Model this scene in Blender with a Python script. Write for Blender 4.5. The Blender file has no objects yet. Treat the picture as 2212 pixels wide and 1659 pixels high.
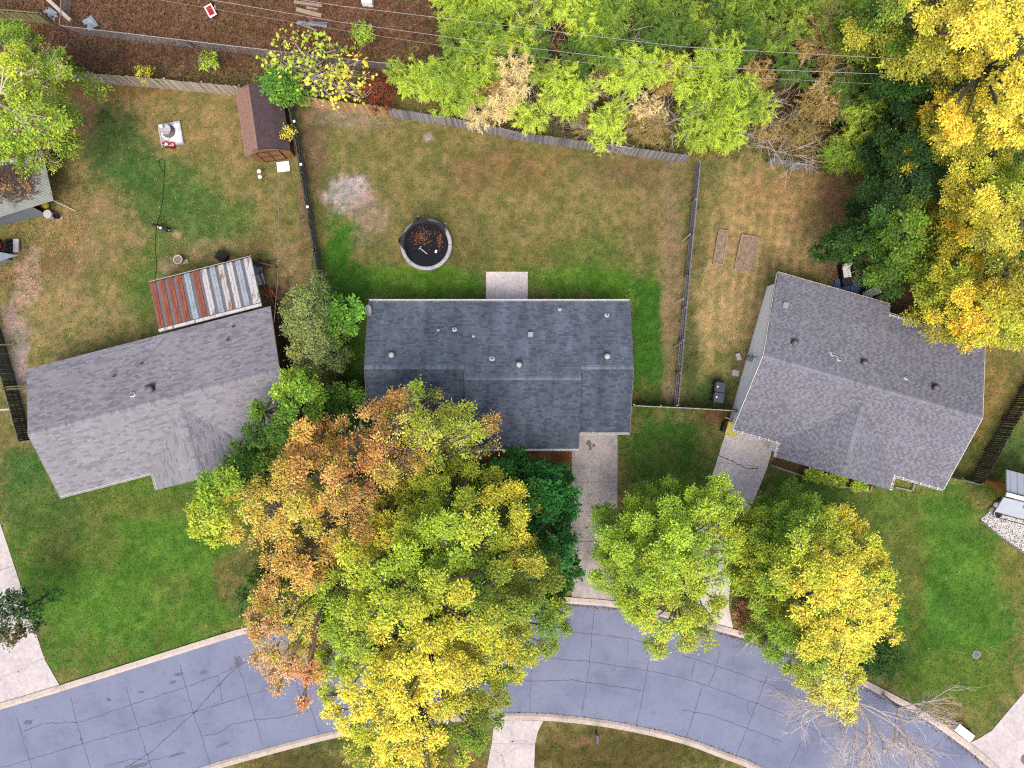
import bpy, math, random
import numpy as np
from mathutils import Vector, Matrix

sc = bpy.context.scene
col = sc.collection
random.seed(7)
RNG = np.random.default_rng(11)

# ------------------------------------------------------------------ camera, light, exposure
H = 52.0                 # camera height in metres
S = 29.8                 # ground pixels per metre in a 2212 px wide picture
CU, CV = 1106.0, 829.5
cam = bpy.data.objects.new('camera', bpy.data.cameras.new('camera'))
col.objects.link(cam)
cam.location = (0, 0, H)
cam.rotation_euler = (0, 0, 0)
cam.data.sensor_width = 36
cam.data.lens = 36 * S * H / 2212
cam.data.clip_end = 2000
sc.camera = cam

SUN_EL = math.radians(61)
SUN_AZ = math.radians(7)      # light comes from the street side, a little from the left
world = bpy.data.worlds.new('World')
sc.world = world
world.use_nodes = True
wn = world.node_tree.nodes
wl = world.node_tree.links
wn.clear()
sky = wn.new('ShaderNodeTexSky')
sky.sky_type = 'NISHITA'
sky.sun_disc = False
sky.sun_elevation = SUN_EL
sky.sun_rotation = math.pi + SUN_AZ
sky.air_density = 1.0
sky.dust_density = 8.0
sky.ozone_density = 1.0
bg = wn.new('ShaderNodeBackground')
bg.inputs['Strength'].default_value = 0.15
wo = wn.new('ShaderNodeOutputWorld')
wl.new(sky.outputs[0], bg.inputs[0])
wl.new(bg.outputs[0], wo.inputs[0])
sun = bpy.data.objects.new('sun', bpy.data.lights.new('sun', 'SUN'))
col.objects.link(sun)
sun.data.energy = 0.95
sun.data.angle = math.radians(36)
sun.data.color = (1.0, 0.95, 0.86)
sun.rotation_euler = (math.pi / 2 - SUN_EL, 0, -SUN_AZ)
sun.location = (0, -40, 60)
sc.view_settings.view_transform = 'Standard'
sc.view_settings.look = 'None'
sc.view_settings.gamma = 1
sc.view_settings.use_curve_mapping = False
sc.view_settings.exposure = 0.92
sc.render.engine = 'CYCLES'
sc.cycles.max_bounces = 5
sc.cycles.diffuse_bounces = 3
sc.cycles.transparent_max_bounces = 8
sc.cycles.use_denoising = False
sc.cycles.pixel_filter_type = 'BLACKMAN_HARRIS'
sc.cycles.filter_width = 1.2

# ------------------------------------------------------------------ helpers
KA = 0.385
KF = 0.95 / KA        # foliage is drawn at its own, brighter scale
KG = (1.62, 1.68, 1.95)
def lin(c):
    c = c / 255.0
    return c / 12.92 if c <= 0.04045 else ((c + 0.055) / 1.055) ** 2.4
def C(r, g, b, k=KA):
    return (lin(r) * k, lin(g) * k, lin(b) * k)

def P(u, v, z=0.0):
    k = (H - z) / (S * H)
    return Vector(((u - CU) * k, (CV - v) * k, z))
def PX(pts, z=0.0):
    return [P(u, v, z) for u, v in pts]

ORG = {}
def _org(parent):
    return ORG.get(parent.name, Vector((0, 0, 0))) if parent is not None else Vector((0, 0, 0))

def tag(o, label=None, cat=None, group=None, kind=None):
    if label: o['label'] = label
    if cat: o['category'] = cat
    if group: o['group'] = group
    if kind: o['kind'] = kind
    return o

def thing(name, loc, label, cat, group=None):
    o = bpy.data.objects.new(name, None)
    o.empty_display_size = 0.3
    col.objects.link(o)
    o.location = loc
    ORG[o.name] = Vector(loc)
    return tag(o, label, cat, group)

def link_mesh(name, me, mat, parent=None, origin=None):
    o = bpy.data.objects.new(name, me)
    col.objects.link(o)
    if mat is not None and len(me.materials) == 0:
        me.materials.append(mat)
    if parent is not None:
        o.parent = parent
        ORG[o.name] = _org(parent)
    else:
        o.location = origin if origin is not None else (0, 0, 0)
        ORG[o.name] = Vector(o.location)
    return o

class MB:
    def __init__(self):
        self.v = []
        self.f = []
    def face(self, pts):
        n = len(self.v)
        self.v += [tuple(p) for p in pts]
        self.f.append(tuple(range(n, n + len(pts))))
        return self
    def prism(self, pts, z0, z1):
        n = len(self.v); k = len(pts)
        self.v += [(p[0], p[1], z0) for p in pts] + [(p[0], p[1], z1) for p in pts]
        self.f.append(tuple(range(n + k - 1, n - 1, -1)))
        self.f.append(tuple(range(n + k, n + 2 * k)))
        for i in range(k):
            j = (i + 1) % k
            self.f.append((n + i, n + j, n + k + j, n + k + i))
        return self
    def hexa(self, p):        # 8 points: bottom 4, top 4
        n = len(self.v)
        self.v += [tuple(q) for q in p]
        for f in ((3, 2, 1, 0), (4, 5, 6, 7), (0, 1, 5, 4), (1, 2, 6, 5), (2, 3, 7, 6), (3, 0, 4, 7)):
            self.f.append(tuple(n + i for i in f))
        return self
    def box(self, c, s, rz=0.0, taper=1.0, M=None):
        hx, hy, hz = s[0] / 2, s[1] / 2, s[2] / 2
        ca, sa = math.cos(rz), math.sin(rz)
        p = []
        for z, t in ((-hz, 1.0), (hz, taper)):
            for x, y in ((-hx, -hy), (hx, -hy), (hx, hy), (-hx, hy)):
                x *= t; y *= t
                q = Vector((x, y, z))
                q = (M @ q) if M is not None else Vector((x * ca - y * sa, x * sa + y * ca, z))
                p.append(q + Vector(c))
        return self.hexa(p)
    def beam(self, a, b, w, h):
        a = Vector(a); b = Vector(b)
        d = (b - a).normalized()
        up = Vector((0, 0, 1)) if abs(d.z) < 0.95 else Vector((1, 0, 0))
        s = d.cross(up).normalized(); t = s.cross(d).normalized()
        p = []
        for q in (a, b):
            p += [q - s * w / 2 - t * h / 2, q + s * w / 2 - t * h / 2, q + s * w / 2 + t * h / 2, q - s * w / 2 + t * h / 2]
        return self.hexa(p)
    def tube(self, pts, r, n=6, cap=True):
        pts = [Vector(p) for p in pts]
        m = len(pts)
        if not hasattr(r, '__len__'): r = [r] * m
        base = len(self.v)
        for i, p in enumerate(pts):
            d = (pts[min(i + 1, m - 1)] - pts[max(i - 1, 0)])
            d = d.normalized() if d.length > 1e-9 else Vector((0, 0, 1))
            up = Vector((0, 0, 1)) if abs(d.z) < 0.9 else Vector((1, 0, 0))
            s = d.cross(up).normalized(); t = s.cross(d)
            for k in range(n):
                a = 2 * math.pi * k / n
                self.v.append(tuple(p + s * (math.cos(a) * r[i]) + t * (math.sin(a) * r[i])))
        for i in range(m - 1):
            for k in range(n):
                k2 = (k + 1) % n
                self.f.append((base + i * n + k, base + i * n + k2, base + (i + 1) * n + k2, base + (i + 1) * n + k))
        if cap:
            self.f.append(tuple(base + k for k in range(n - 1, -1, -1)))
            self.f.append(tuple(base + (m - 1) * n + k for k in range(n)))
        return self
    def lathe(self, c, prof, n=20, M=None):
        base = len(self.v); c = Vector(c)
        for r, z in prof:
            for k in range(n):
                a = 2 * math.pi * k / n
                q = Vector((r * math.cos(a), r * math.sin(a), z))
                if M is not None: q = M @ q
                self.v.append(tuple(c + q))
        m = len(prof)
        for i in range(m - 1):
            for k in range(n):
                k2 = (k + 1) % n
                self.f.append((base + i * n + k, base + i * n + k2, base + (i + 1) * n + k2, base + (i + 1) * n + k))
        self.f.append(tuple(base + k for k in range(n - 1, -1, -1)))
        self.f.append(tuple(base + (m - 1) * n + k for k in range(n)))
        return self
    def build(self, name, mat, parent=None, origin=None, smooth=False, bevel=0.0):
        o0 = _org(parent) if parent is not None else Vector(origin if origin is not None else (0, 0, 0))
        me = bpy.data.meshes.new(name)
        me.from_pydata([(x - o0.x, y - o0.y, z - o0.z) for x, y, z in self.v], [], self.f)
        me.update()
        if smooth:
            for p in me.polygons: p.use_smooth = True
        o = link_mesh(name, me, mat, parent, origin)
        if bevel:
            b = o.modifiers.new('bevel', 'BEVEL'); b.width = bevel; b.segments = 2; b.limit_method = 'ANGLE'
        return o

def quads(name, V, cols, mat, parent=None, origin=None):
    """V (n,4,3) loose quads with a colour each"""
    n = len(V)
    o0 = _org(parent) if parent is not None else Vector(origin if origin is not None else (0, 0, 0))
    V = np.asarray(V, dtype=np.float32) - np.array(o0, dtype=np.float32)
    me = bpy.data.meshes.new(name)
    me.vertices.add(4 * n)
    me.vertices.foreach_set('co', V.reshape(-1))
    me.loops.add(4 * n)
    me.loops.foreach_set('vertex_index', np.arange(4 * n, dtype=np.int32))
    me.polygons.add(n)
    me.polygons.foreach_set('loop_start', np.arange(0, 4 * n, 4, dtype=np.int32))
    me.update(calc_edges=True)
    if cols is not None:
        at = me.color_attributes.new('Col', 'FLOAT_COLOR', 'POINT')
        cc = np.ones((n, 4, 4), dtype=np.float32)
        cc[:, :, :3] = np.clip(np.asarray(cols, dtype=np.float32), 0, 1)[:, None, :]
        at.data.foreach_set('color', cc.reshape(-1))
    return link_mesh(name, me, mat, parent, origin)

def unit(a):
    return a / np.maximum(np.linalg.norm(a, axis=-1, keepdims=True), 1e-9)

def leaf_quads(Cn, D, N, L, W, fold=0.15):
    D = unit(D)
    N = unit(N - D * np.sum(N * D, -1, keepdims=True))
    Sd = np.cross(N, D)
    L = L[:, None]; W = W[:, None]
    a = Cn - D * L * 0.5
    b = Cn + Sd * W * 0.5 + N * W * fold
    c = Cn + D * L * 0.5 - N * L * 0.12
    d = Cn - Sd * W * 0.5 + N * W * fold
    return np.stack([a, b, c, d], 1)

# value noise for colouring ground and crowns
_PERM = RNG.random((64, 64))
def vnoise(x, y):
    x = np.asarray(x, dtype=float); y = np.asarray(y, dtype=float)
    xi = np.floor(x).astype(int); yi = np.floor(y).astype(int)
    fx = x - xi; fy = y - yi
    fx = fx * fx * (3 - 2 * fx); fy = fy * fy * (3 - 2 * fy)
    g = lambda i, j: _PERM[i % 64, j % 64]
    return (g(xi, yi) * (1 - fx) + g(xi + 1, yi) * fx) * (1 - fy) + (g(xi, yi + 1) * (1 - fx) + g(xi + 1, yi + 1) * fx) * fy
def fbm(x, y, o=3):
    s = 0; a = 0.5; t = 0
    for i in range(o):
        s = s + a * vnoise(x * 2 ** i + 17 * i, y * 2 ** i + 5 * i); t += a; a *= 0.55
    return s / t

# ------------------------------------------------------------------ materials
def new_mat(name):
    m = bpy.data.materials.new(name)
    m.use_nodes = True
    nt = m.node_tree
    return m, nt, nt.nodes['Principled BSDF']
def nd(nt, t, **kw):
    n = nt.nodes.new(t)
    for k, v in kw.items(): setattr(n, k, v)
    return n
def noise(nt, scale, detail=4, rough=0.6, coord='Object', vec=None, scl=None):
    tc = nd(nt, 'ShaderNodeTexCoord')
    n = nd(nt, 'ShaderNodeTexNoise')
    n.inputs['Scale'].default_value = scale
    n.inputs['Detail'].default_value = detail
    n.inputs['Roughness'].default_value = rough
    if scl:
        mp = nd(nt, 'ShaderNodeMapping'); mp.inputs['Scale'].default_value = scl
        nt.links.new(tc.outputs[coord], mp.inputs[0]); nt.links.new(mp.outputs[0], n.inputs[0])
    else:
        nt.links.new(tc.outputs[coord], n.inputs[0])
    return n.outputs['Fac']
def ramp(nt, fac, stops):
    r = nd(nt, 'ShaderNodeValToRGB')
    el = r.color_ramp.elements
    el[0].position, el[0].color = stops[0][0], (*stops[0][1], 1)
    el[1].position, el[1].color = stops[-1][0], (*stops[-1][1], 1)
    for p, c in stops[1:-1]:
        e = el.new(p); e.color = (*c, 1)
    nt.links.new(fac, r.inputs[0])
    return r.outputs[0]
def mix(nt, a, b, fac=1.0, mode='MULTIPLY'):
    m = nd(nt, 'ShaderNodeMix', data_type='RGBA', blend_type=mode)
    for s, i in ((fac, 0), (a, 6), (b, 7)):
        if hasattr(s, 'default_value') or hasattr(s, 'is_output'):
            nt.links.new(s, m.inputs[i])
        elif i == 0: m.inputs[0].default_value = s
        else: m.inputs[i].default_value = (*s, 1)
    return m.outputs[2]
def bump(nt, h, strength=0.3, dist=0.02):
    b = nd(nt, 'ShaderNodeBump')
    b.inputs['Strength'].default_value = strength
    b.inputs['Distance'].default_value = dist
    nt.links.new(h, b.inputs['Height'])
    return b.outputs[0]
def grey(x): return (x, x, x)

def M_plain(name, c, rough=0.7, var=0.25, scale=6, bmp=0.2, metal=0.0, scl=None, rnd=0.0, spec=0.3):
    m, nt, b = new_mat(name)
    f = noise(nt, scale, 5, 0.65, scl=scl)
    out = mix(nt, c, ramp(nt, f, [(0.3, grey(1 - var)), (0.7, grey(1 + var))]))
    if rnd:
        oi = nd(nt, 'ShaderNodeObjectInfo')
        out = mix(nt, out, ramp(nt, oi.outputs['Random'], [(0.0, grey(1 - rnd)), (1.0, grey(1 + rnd))]))
    nt.links.new(out, b.inputs['Base Color'])
    b.inputs['Roughness'].default_value = rough
    b.inputs['Metallic'].default_value = metal
    b.inputs['Specular IOR Level'].default_value = spec
    if bmp: nt.links.new(bump(nt, f, bmp, 0.01), b.inputs['Normal'])
    return m

def M_attr(name, rough=0.8, var=0.2, scale=20, bmp=0.2, transl=0.0, base=None, rnd=0.0, big=None, spec=0.25):
    m, nt, b = new_mat(name)
    at = nd(nt, 'ShaderNodeAttribute', attribute_name='Col')
    c = at.outputs['Color']
    if base is not None: c = mix(nt, c, base)
    f = None
    if var:
        f = noise(nt, scale, 4, 0.65)
        c = mix(nt, c, ramp(nt, f, [(0.3, grey(1 - var)), (0.7, grey(1 + var))]))
    if big:
        g = noise(nt, big[0], 4, 0.6, scl=big[2] if len(big) > 2 else None)
        c = mix(nt, c, ramp(nt, g, [(0.35, grey(1 - big[1])), (0.65, grey(1 + big[1]))]))
    if rnd:
        oi = nd(nt, 'ShaderNodeObjectInfo')
        c = mix(nt, c, ramp(nt, oi.outputs['Random'], [(0.0, (1 - rnd, 1 - rnd * .8, 1 - rnd)), (1.0, (1 + rnd, 1 + rnd * .8, 1 + rnd * .6))]))
    nt.links.new(c, b.inputs['Base Color'])
    b.inputs['Roughness'].default_value = rough
    b.inputs['Specular IOR Level'].default_value = spec
    if bmp and f is not None: nt.links.new(bump(nt, f, bmp, 0.02), b.inputs['Normal'])
    if transl:
        tr = nd(nt, 'ShaderNodeBsdfTranslucent')
        nt.links.new(c, tr.inputs['Color'])
        mx = nd(nt, 'ShaderNodeMixShader'); mx.inputs[0].default_value = transl
        nt.links.new(b.outputs[0], mx.inputs[1]); nt.links.new(tr.outputs[0], mx.inputs[2])
        nt.links.new(mx.outputs[0], nt.nodes['Material Output'].inputs[0])
    return m

def M_concrete(name, c, stain=0.35, seed=0.0, warm=(0.75, 0.62, 0.58)):
    m, nt, b = new_mat(name)
    f1 = noise(nt, 0.55, 6, 0.62)
    f2 = noise(nt, 3.5, 6, 0.7)
    f3 = noise(nt, 45, 3, 0.7)
    o = mix(nt, c, ramp(nt, f1, [(0.32, (1 - stain, 1 - stain, 1 - stain * .85)), (0.5, (1, 1, 1)), (0.72, (1.12, 1.1, 1.08))]))
    o = mix(nt, o, ramp(nt, f2, [(0.3, grey(.8)), (0.62, grey(1.1))]))
    o = mix(nt, o, ramp(nt, f3, [(0.3, grey(.96)), (0.7, grey(1.04))]))
    nt.links.new(o, b.inputs['Base Color'])
    b.inputs['Roughness'].default_value = 0.9
    b.inputs['Specular IOR Level'].default_value = 0.2
    nt.links.new(bump(nt, f3, 0.3, 0.01), b.inputs['Normal'])
    return m

MAT = {}
MAT['leaf'] = M_attr('leaf', rough=0.65, var=0.0, transl=0.32, spec=0.15)
MAT['shingle'] = M_attr('shingle', base=(.98, 1.03, 1.04), rough=0.95, var=0.22, scale=30, bmp=0.25, big=(0.35, 0.06), spec=0.1)
MAT['shingle_dark'] = M_attr('shingle_stained', base=(.95, 1.03, 1.06), rough=0.95, var=0.25, scale=25, bmp=0.25, big=(0.9, 0.26, (1.0, 0.28, 0.28)), spec=0.1)
MAT['litter'] = M_attr('fallen_leaf', rough=0.8, var=0.0, transl=0.1)
MAT['grassblade'] = M_attr('grass_blade', rough=0.8, var=0.0, transl=0.2)
MAT['gravel'] = M_attr('gravel', rough=0.9, var=0.15, scale=20)
MAT['bark'] = M_plain('bark', C(128, 116, 104), 0.9, 0.4, 7, 0.5)
MAT['bark_pale'] = M_plain('bark_pale', C(200, 188, 182, 0.70), 0.9, 0.25, 7, 0.3)
MAT['bark_dark'] = M_plain('bark_dark', C(92, 80, 68), 0.9, 0.4, 7, 0.5)
MAT['bark_red'] = M_plain('bark_red', C(120, 72, 50), 0.9, 0.4, 7, 0.5)
MAT['bark_tan'] = M_plain('bark_tan', C(190, 158, 110, .55), 0.9, 0.25, 7, 0.3)
MAT['deck'] = M_plain('roof_deck', C(85, 82, 85), 0.95, 0.15)
MAT['wall_white'] = M_plain('white_siding', C(246, 247, 249, 0.92), 0.6, 0.05, 2, 0.05, scl=(1, 1, 12))
MAT['wall_brick'] = M_plain('brown_brick', C(120, 80, 62), 0.9, 0.3, 9, 0.3)
MAT['wall_tan'] = M_plain('tan_siding', C(170, 160, 150), 0.8, 0.12, 3, 0.1)
MAT['white_trim'] = M_plain('white_trim', C(240, 238, 236, 0.55), 0.5, 0.1, 5, 0.05)
MAT['gutter_dirty'] = M_plain('gutter_inside', C(170, 165, 158), 0.7, 0.4, 5, 0.1)
MAT['galv'] = M_plain('galvanised_metal', C(185, 190, 198), 0.45, 0.2, 8, 0.1, metal=0.3)
MAT['vent_grey'] = M_plain('grey_vent', C(140, 136, 136), 0.6, 0.25, 8, 0.1, metal=0.2)
MAT['vent_white'] = M_plain('pale_vent', C(222, 226, 230, 0.40), 0.5, 0.15, 8, 0.05)
MAT['black'] = M_plain('black_plastic', C(22, 22, 26), 0.5, 0.3, 8, 0.05)
MAT['charcoal'] = M_plain('charcoal_plastic', C(62, 64, 78), 0.5, 0.2, 8, 0.05)
MAT['navy_bin'] = M_plain('navy_bin_plastic', C(70, 78, 104), 0.45, 0.2, 5, 0.05)
MAT['rubber'] = M_plain('rubber', C(30, 29, 30), 0.8, 0.3, 12, 0.1)
MAT['red'] = M_plain('red_paint', C(205, 45, 48), 0.45, 0.2, 6, 0.05)
MAT['yellow'] = M_plain('yellow_plastic', C(236, 216, 40), 0.5, 0.12, 6, 0.05)
MAT['pale_yellow'] = M_plain('pale_yellow_plastic', C(238, 224, 110), 0.55, 0.08, 4, 0.05)
MAT['blue_plastic'] = M_plain('light_blue_plastic', C(140, 175, 200), 0.5, 0.2, 6, 0.05)
MAT['orange'] = M_plain('orange_plastic', C(222, 92, 38), 0.5, 0.25, 6, 0.05)
MAT['white'] = M_plain('white_paint', C(240, 240, 240, 0.70), 0.5, 0.12, 5, 0.05)
MAT['white_dirty'] = M_plain('dirty_white', C(222, 222, 226), 0.7, 0.25, 8, 0.1)
MAT['stone'] = M_plain('grey_stone', C(190, 188, 192, 0.55), 0.9, 0.25, 14, 0.3)
MAT['marble'] = M_plain('white_marble_chips', C(226, 226, 234, 0.62), 0.8, 0.65, 5, 0.4)
MAT['cord'] = M_plain('dark_hose', C(44, 52, 38), 0.6, 0.2, 4, 0.0)
MAT['wire'] = M_plain('aluminium_wire', C(205, 203, 200), 0.5, 0.2, 2, 0.0)
MAT['soil'] = M_plain('soil', C(150, 130, 112, .5), 0.95, 0.45, 5, 0.6)
MAT['mulch'] = M_plain('mulch', C(105, 75, 55), 0.95, 0.5, 9, 0.6)
MAT['dirt'] = M_plain('bare_dirt', C(165, 140, 122), 0.95, 0.2, 3, 0.3)
WSC = (1, 1, .12)
MAT['wood_grey'] = M_plain('weathered_grey_wood', C(142, 140, 146, 0.60), 0.9, 0.35, 14, 0.3, scl=WSC, rnd=0.35)
MAT['wood_silver'] = M_plain('silvered_wood', C(172, 163, 150, 0.62), 0.9, 0.3, 14, 0.3, scl=WSC, rnd=0.3)
MAT['wood_tan'] = M_plain('fresh_tan_wood', C(196, 160, 118, 0.60), 0.85, 0.3, 14, 0.3, scl=WSC, rnd=0.25)
MAT['wood_dark'] = M_plain('mossy_dark_wood', C(96, 98, 86, .6), 0.9, 0.4, 14, 0.3, scl=WSC, rnd=0.35)
MAT['wood_rail'] = M_plain('dark_rail_wood', C(112, 114, 106, .5), 0.9, 0.35, 10, 0.3)
MAT['wood_black'] = M_plain('charcoal_wood', C(76, 70, 68, .5), 0.9, 0.35, 14, 0.3, scl=WSC, rnd=0.4)
MAT['wood_orange'] = M_plain('new_cedar', C(205, 130, 55), 0.8, 0.3, 10, 0.3, scl=WSC, rnd=0.2)
MAT['wood_green'] = M_plain('pressure_treated_wood', C(170, 168, 118), 0.85, 0.25, 10, 0.3, rnd=0.2)
MAT['wood_brown'] = M_plain('brown_timber', C(118, 88, 70), 0.9, 0.3, 10, 0.3, rnd=0.2)
MAT['bed_wood'] = M_plain('bed_board', C(172, 152, 134, .5), 0.9, 0.3, 10, 0.3, rnd=0.15)
MAT['edging'] = M_plain('landscape_timber', C(176, 166, 156), 0.9, 0.25, 8, 0.3)
MAT['shed_wall'] = M_plain('tan_shed_wall', C(178, 128, 88), 0.8, 0.12, 4, 0.1)
MAT['shed_trim'] = M_plain('dark_brown_trim', C(85, 50, 36), 0.8, 0.2, 6, 0.1)
MAT['shed_roof_l'] = M_plain('pale_brown_shingle', C(178, 142, 128), 0.95, 0.25, 5, 0.3)  # paler tone for the first roof slope and the rake trim
MAT['shed_roof_d'] = M_plain('brown_shingle', C(98, 82, 88), 0.95, 0.3, 4, 0.3)
MAT['fascia_brown'] = M_plain('brown_fascia', C(92, 72, 62), 0.8, 0.3, 6, 0.1)
# special materials
def M_asphalt():
    m, nt, b = new_mat('worn_asphalt')
    f1 = noise(nt, 0.35, 5, 0.6); f2 = noise(nt, 2.2, 6, 0.7); f3 = noise(nt, 60, 2, 0.6)
    o = mix(nt, C(152, 161, 194), ramp(nt, f1, [(0.3, (.78, .78, .81)), (0.5, (1, 1, 1)), (0.68, (1.1, 1.1, 1.07))]))
    o = mix(nt, o, ramp(nt, f2, [(0.27, (.8, .8, .84)), (0.45, grey(1)), (0.7, grey(1.04))]))
    o = mix(nt, o, ramp(nt, f3, [(0.3, grey(.88)), (0.7, grey(1.1))]))
    nt.links.new(o, b.inputs['Base Color'])
    b.inputs['Roughness'].default_value = 0.9
    b.inputs['Specular IOR Level'].default_value = 0.25
    nt.links.new(bump(nt, f3, 0.25, 0.01), b.inputs['Normal'])
    return m
MAT['asphalt'] = M_asphalt()
MAT['tar'] = M_plain('tar_crack', C(110, 114, 134), 0.9, 0.35, 5, 0.1)
MAT['stain'] = M_plain('oil_stain', C(120, 124, 150), 0.8, 0.3, 3, 0.1)
MAT['concrete'] = M_concrete('driveway_concrete', C(216, 208, 208, .60), 0.15)
MAT['concrete_dark'] = M_concrete('old_concrete', C(190, 182, 182, .54), 0.32)
MAT['concrete_white'] = M_concrete('pale_concrete', C(224, 216, 218, .46), 0.18)
MAT['kerb'] = M_concrete('kerb_concrete', C(212, 200, 192, .5), 0.25)
MAT['sealer'] = M_plain('white_crack_sealer', C(222, 216, 222), 0.8, 0.2, 4, 0.1)
def M_patches(name, c1, c2, scale=1.2, lo=0.45, hi=0.55, c3=None, scl=None, rough=0.7, metal=0.0):
    m, nt, b = new_mat(name)
    f = noise(nt, scale, 7, 0.7, scl=scl); g = noise(nt, 9, 4, 0.7)
    st = [(lo, c1), (hi, c2)]
    if c3: st = [(lo, c1), ((lo + hi) / 2, c3), (hi, c2)]
    o = mix(nt, ramp(nt, f, st), ramp(nt, g, [(0.3, grey(.8)), (0.7, grey(1.15))]))
    nt.links.new(o, b.inputs['Base Color'])
    b.inputs['Roughness'].default_value = rough; b.inputs['Metallic'].default_value = metal
    return m
MAT['rust'] = M_patches('rusted_sheet', C(150, 74, 56), C(190, 104, 70), 1.5, 0.4, 0.62, C(165, 86, 62), (3, .6, 1))
MAT['peel'] = M_patches('peeling_white_sheet', C(232, 234, 238), C(165, 150, 135), 1.6, 0.52, 0.6, C(214, 212, 210), (3, .7, 1))
MAT['peel_rust'] = M_patches('rusty_white_sheet', C(228, 228, 230), C(176, 122, 96), 1.3, 0.47, 0.58, C(208, 190, 176), (3, .6, 1))
MAT['zinc'] = M_patches('pale_zinc_sheet', C(192, 208, 222), C(160, 170, 185), 1.2, 0.45, 0.65)
MAT['zinc_dark'] = M_plain('grey_zinc_groove', C(128, 130, 142), 0.6, 0.2, 5, 0.1)
MAT['corr_green'] = M_patches('green_corrugated_sheet', C(166, 176, 170), C(112, 96, 90), 0.45, 0.5, 0.62, C(150, 156, 150))
MAT['metal_blue'] = M_plain('blue_grey_sheet', C(158, 172, 188), 0.5, 0.12, 3, 0.05, metal=0.2)
MAT['roof_white'] = M_plain('pale_blue_metal_roof', C(200, 212, 230), 0.5, 0.06, 2, 0.05)
MAT['mat_black'] = M_plain('trampoline_mat', C(13, 17, 30), 0.9, 0.3, 3, 0.05)
MAT['pad'] = M_plain('pad_vinyl', C(206, 208, 216), 0.55, 0.08, 4, 0.05)
def M_net():
    m, nt, b = new_mat('dark_netting')
    b.inputs['Base Color'].default_value = (*C(46, 50, 60), 1)
    b.inputs['Roughness'].default_value = 0.7
    b.inputs['Alpha'].default_value = 0.86
    return m
MAT['net'] = M_net()
def M_rug():
    m, nt, b = new_mat('blue_patterned_cloth')
    tc = nd(nt, 'ShaderNodeTexCoord')
    v = nd(nt, 'ShaderNodeTexVoronoi'); v.inputs['Scale'].default_value = 4.2; v.inputs['Randomness'].default_value = 0.35
    nt.links.new(tc.outputs['Object'], v.inputs[0])
    c = ramp(nt, v.outputs['Distance'], [(0.12, C(30, 50, 110)), (0.22, C(60, 110, 185)), (0.36, C(160, 205, 240)), (0.46, C(70, 120, 200)), (0.6, C(120, 175, 230))])
    nt.links.new(c, b.inputs['Base Color']); b.inputs['Roughness'].default_value = 0.9
    return m
MAT['rug'] = M_rug()

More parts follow.
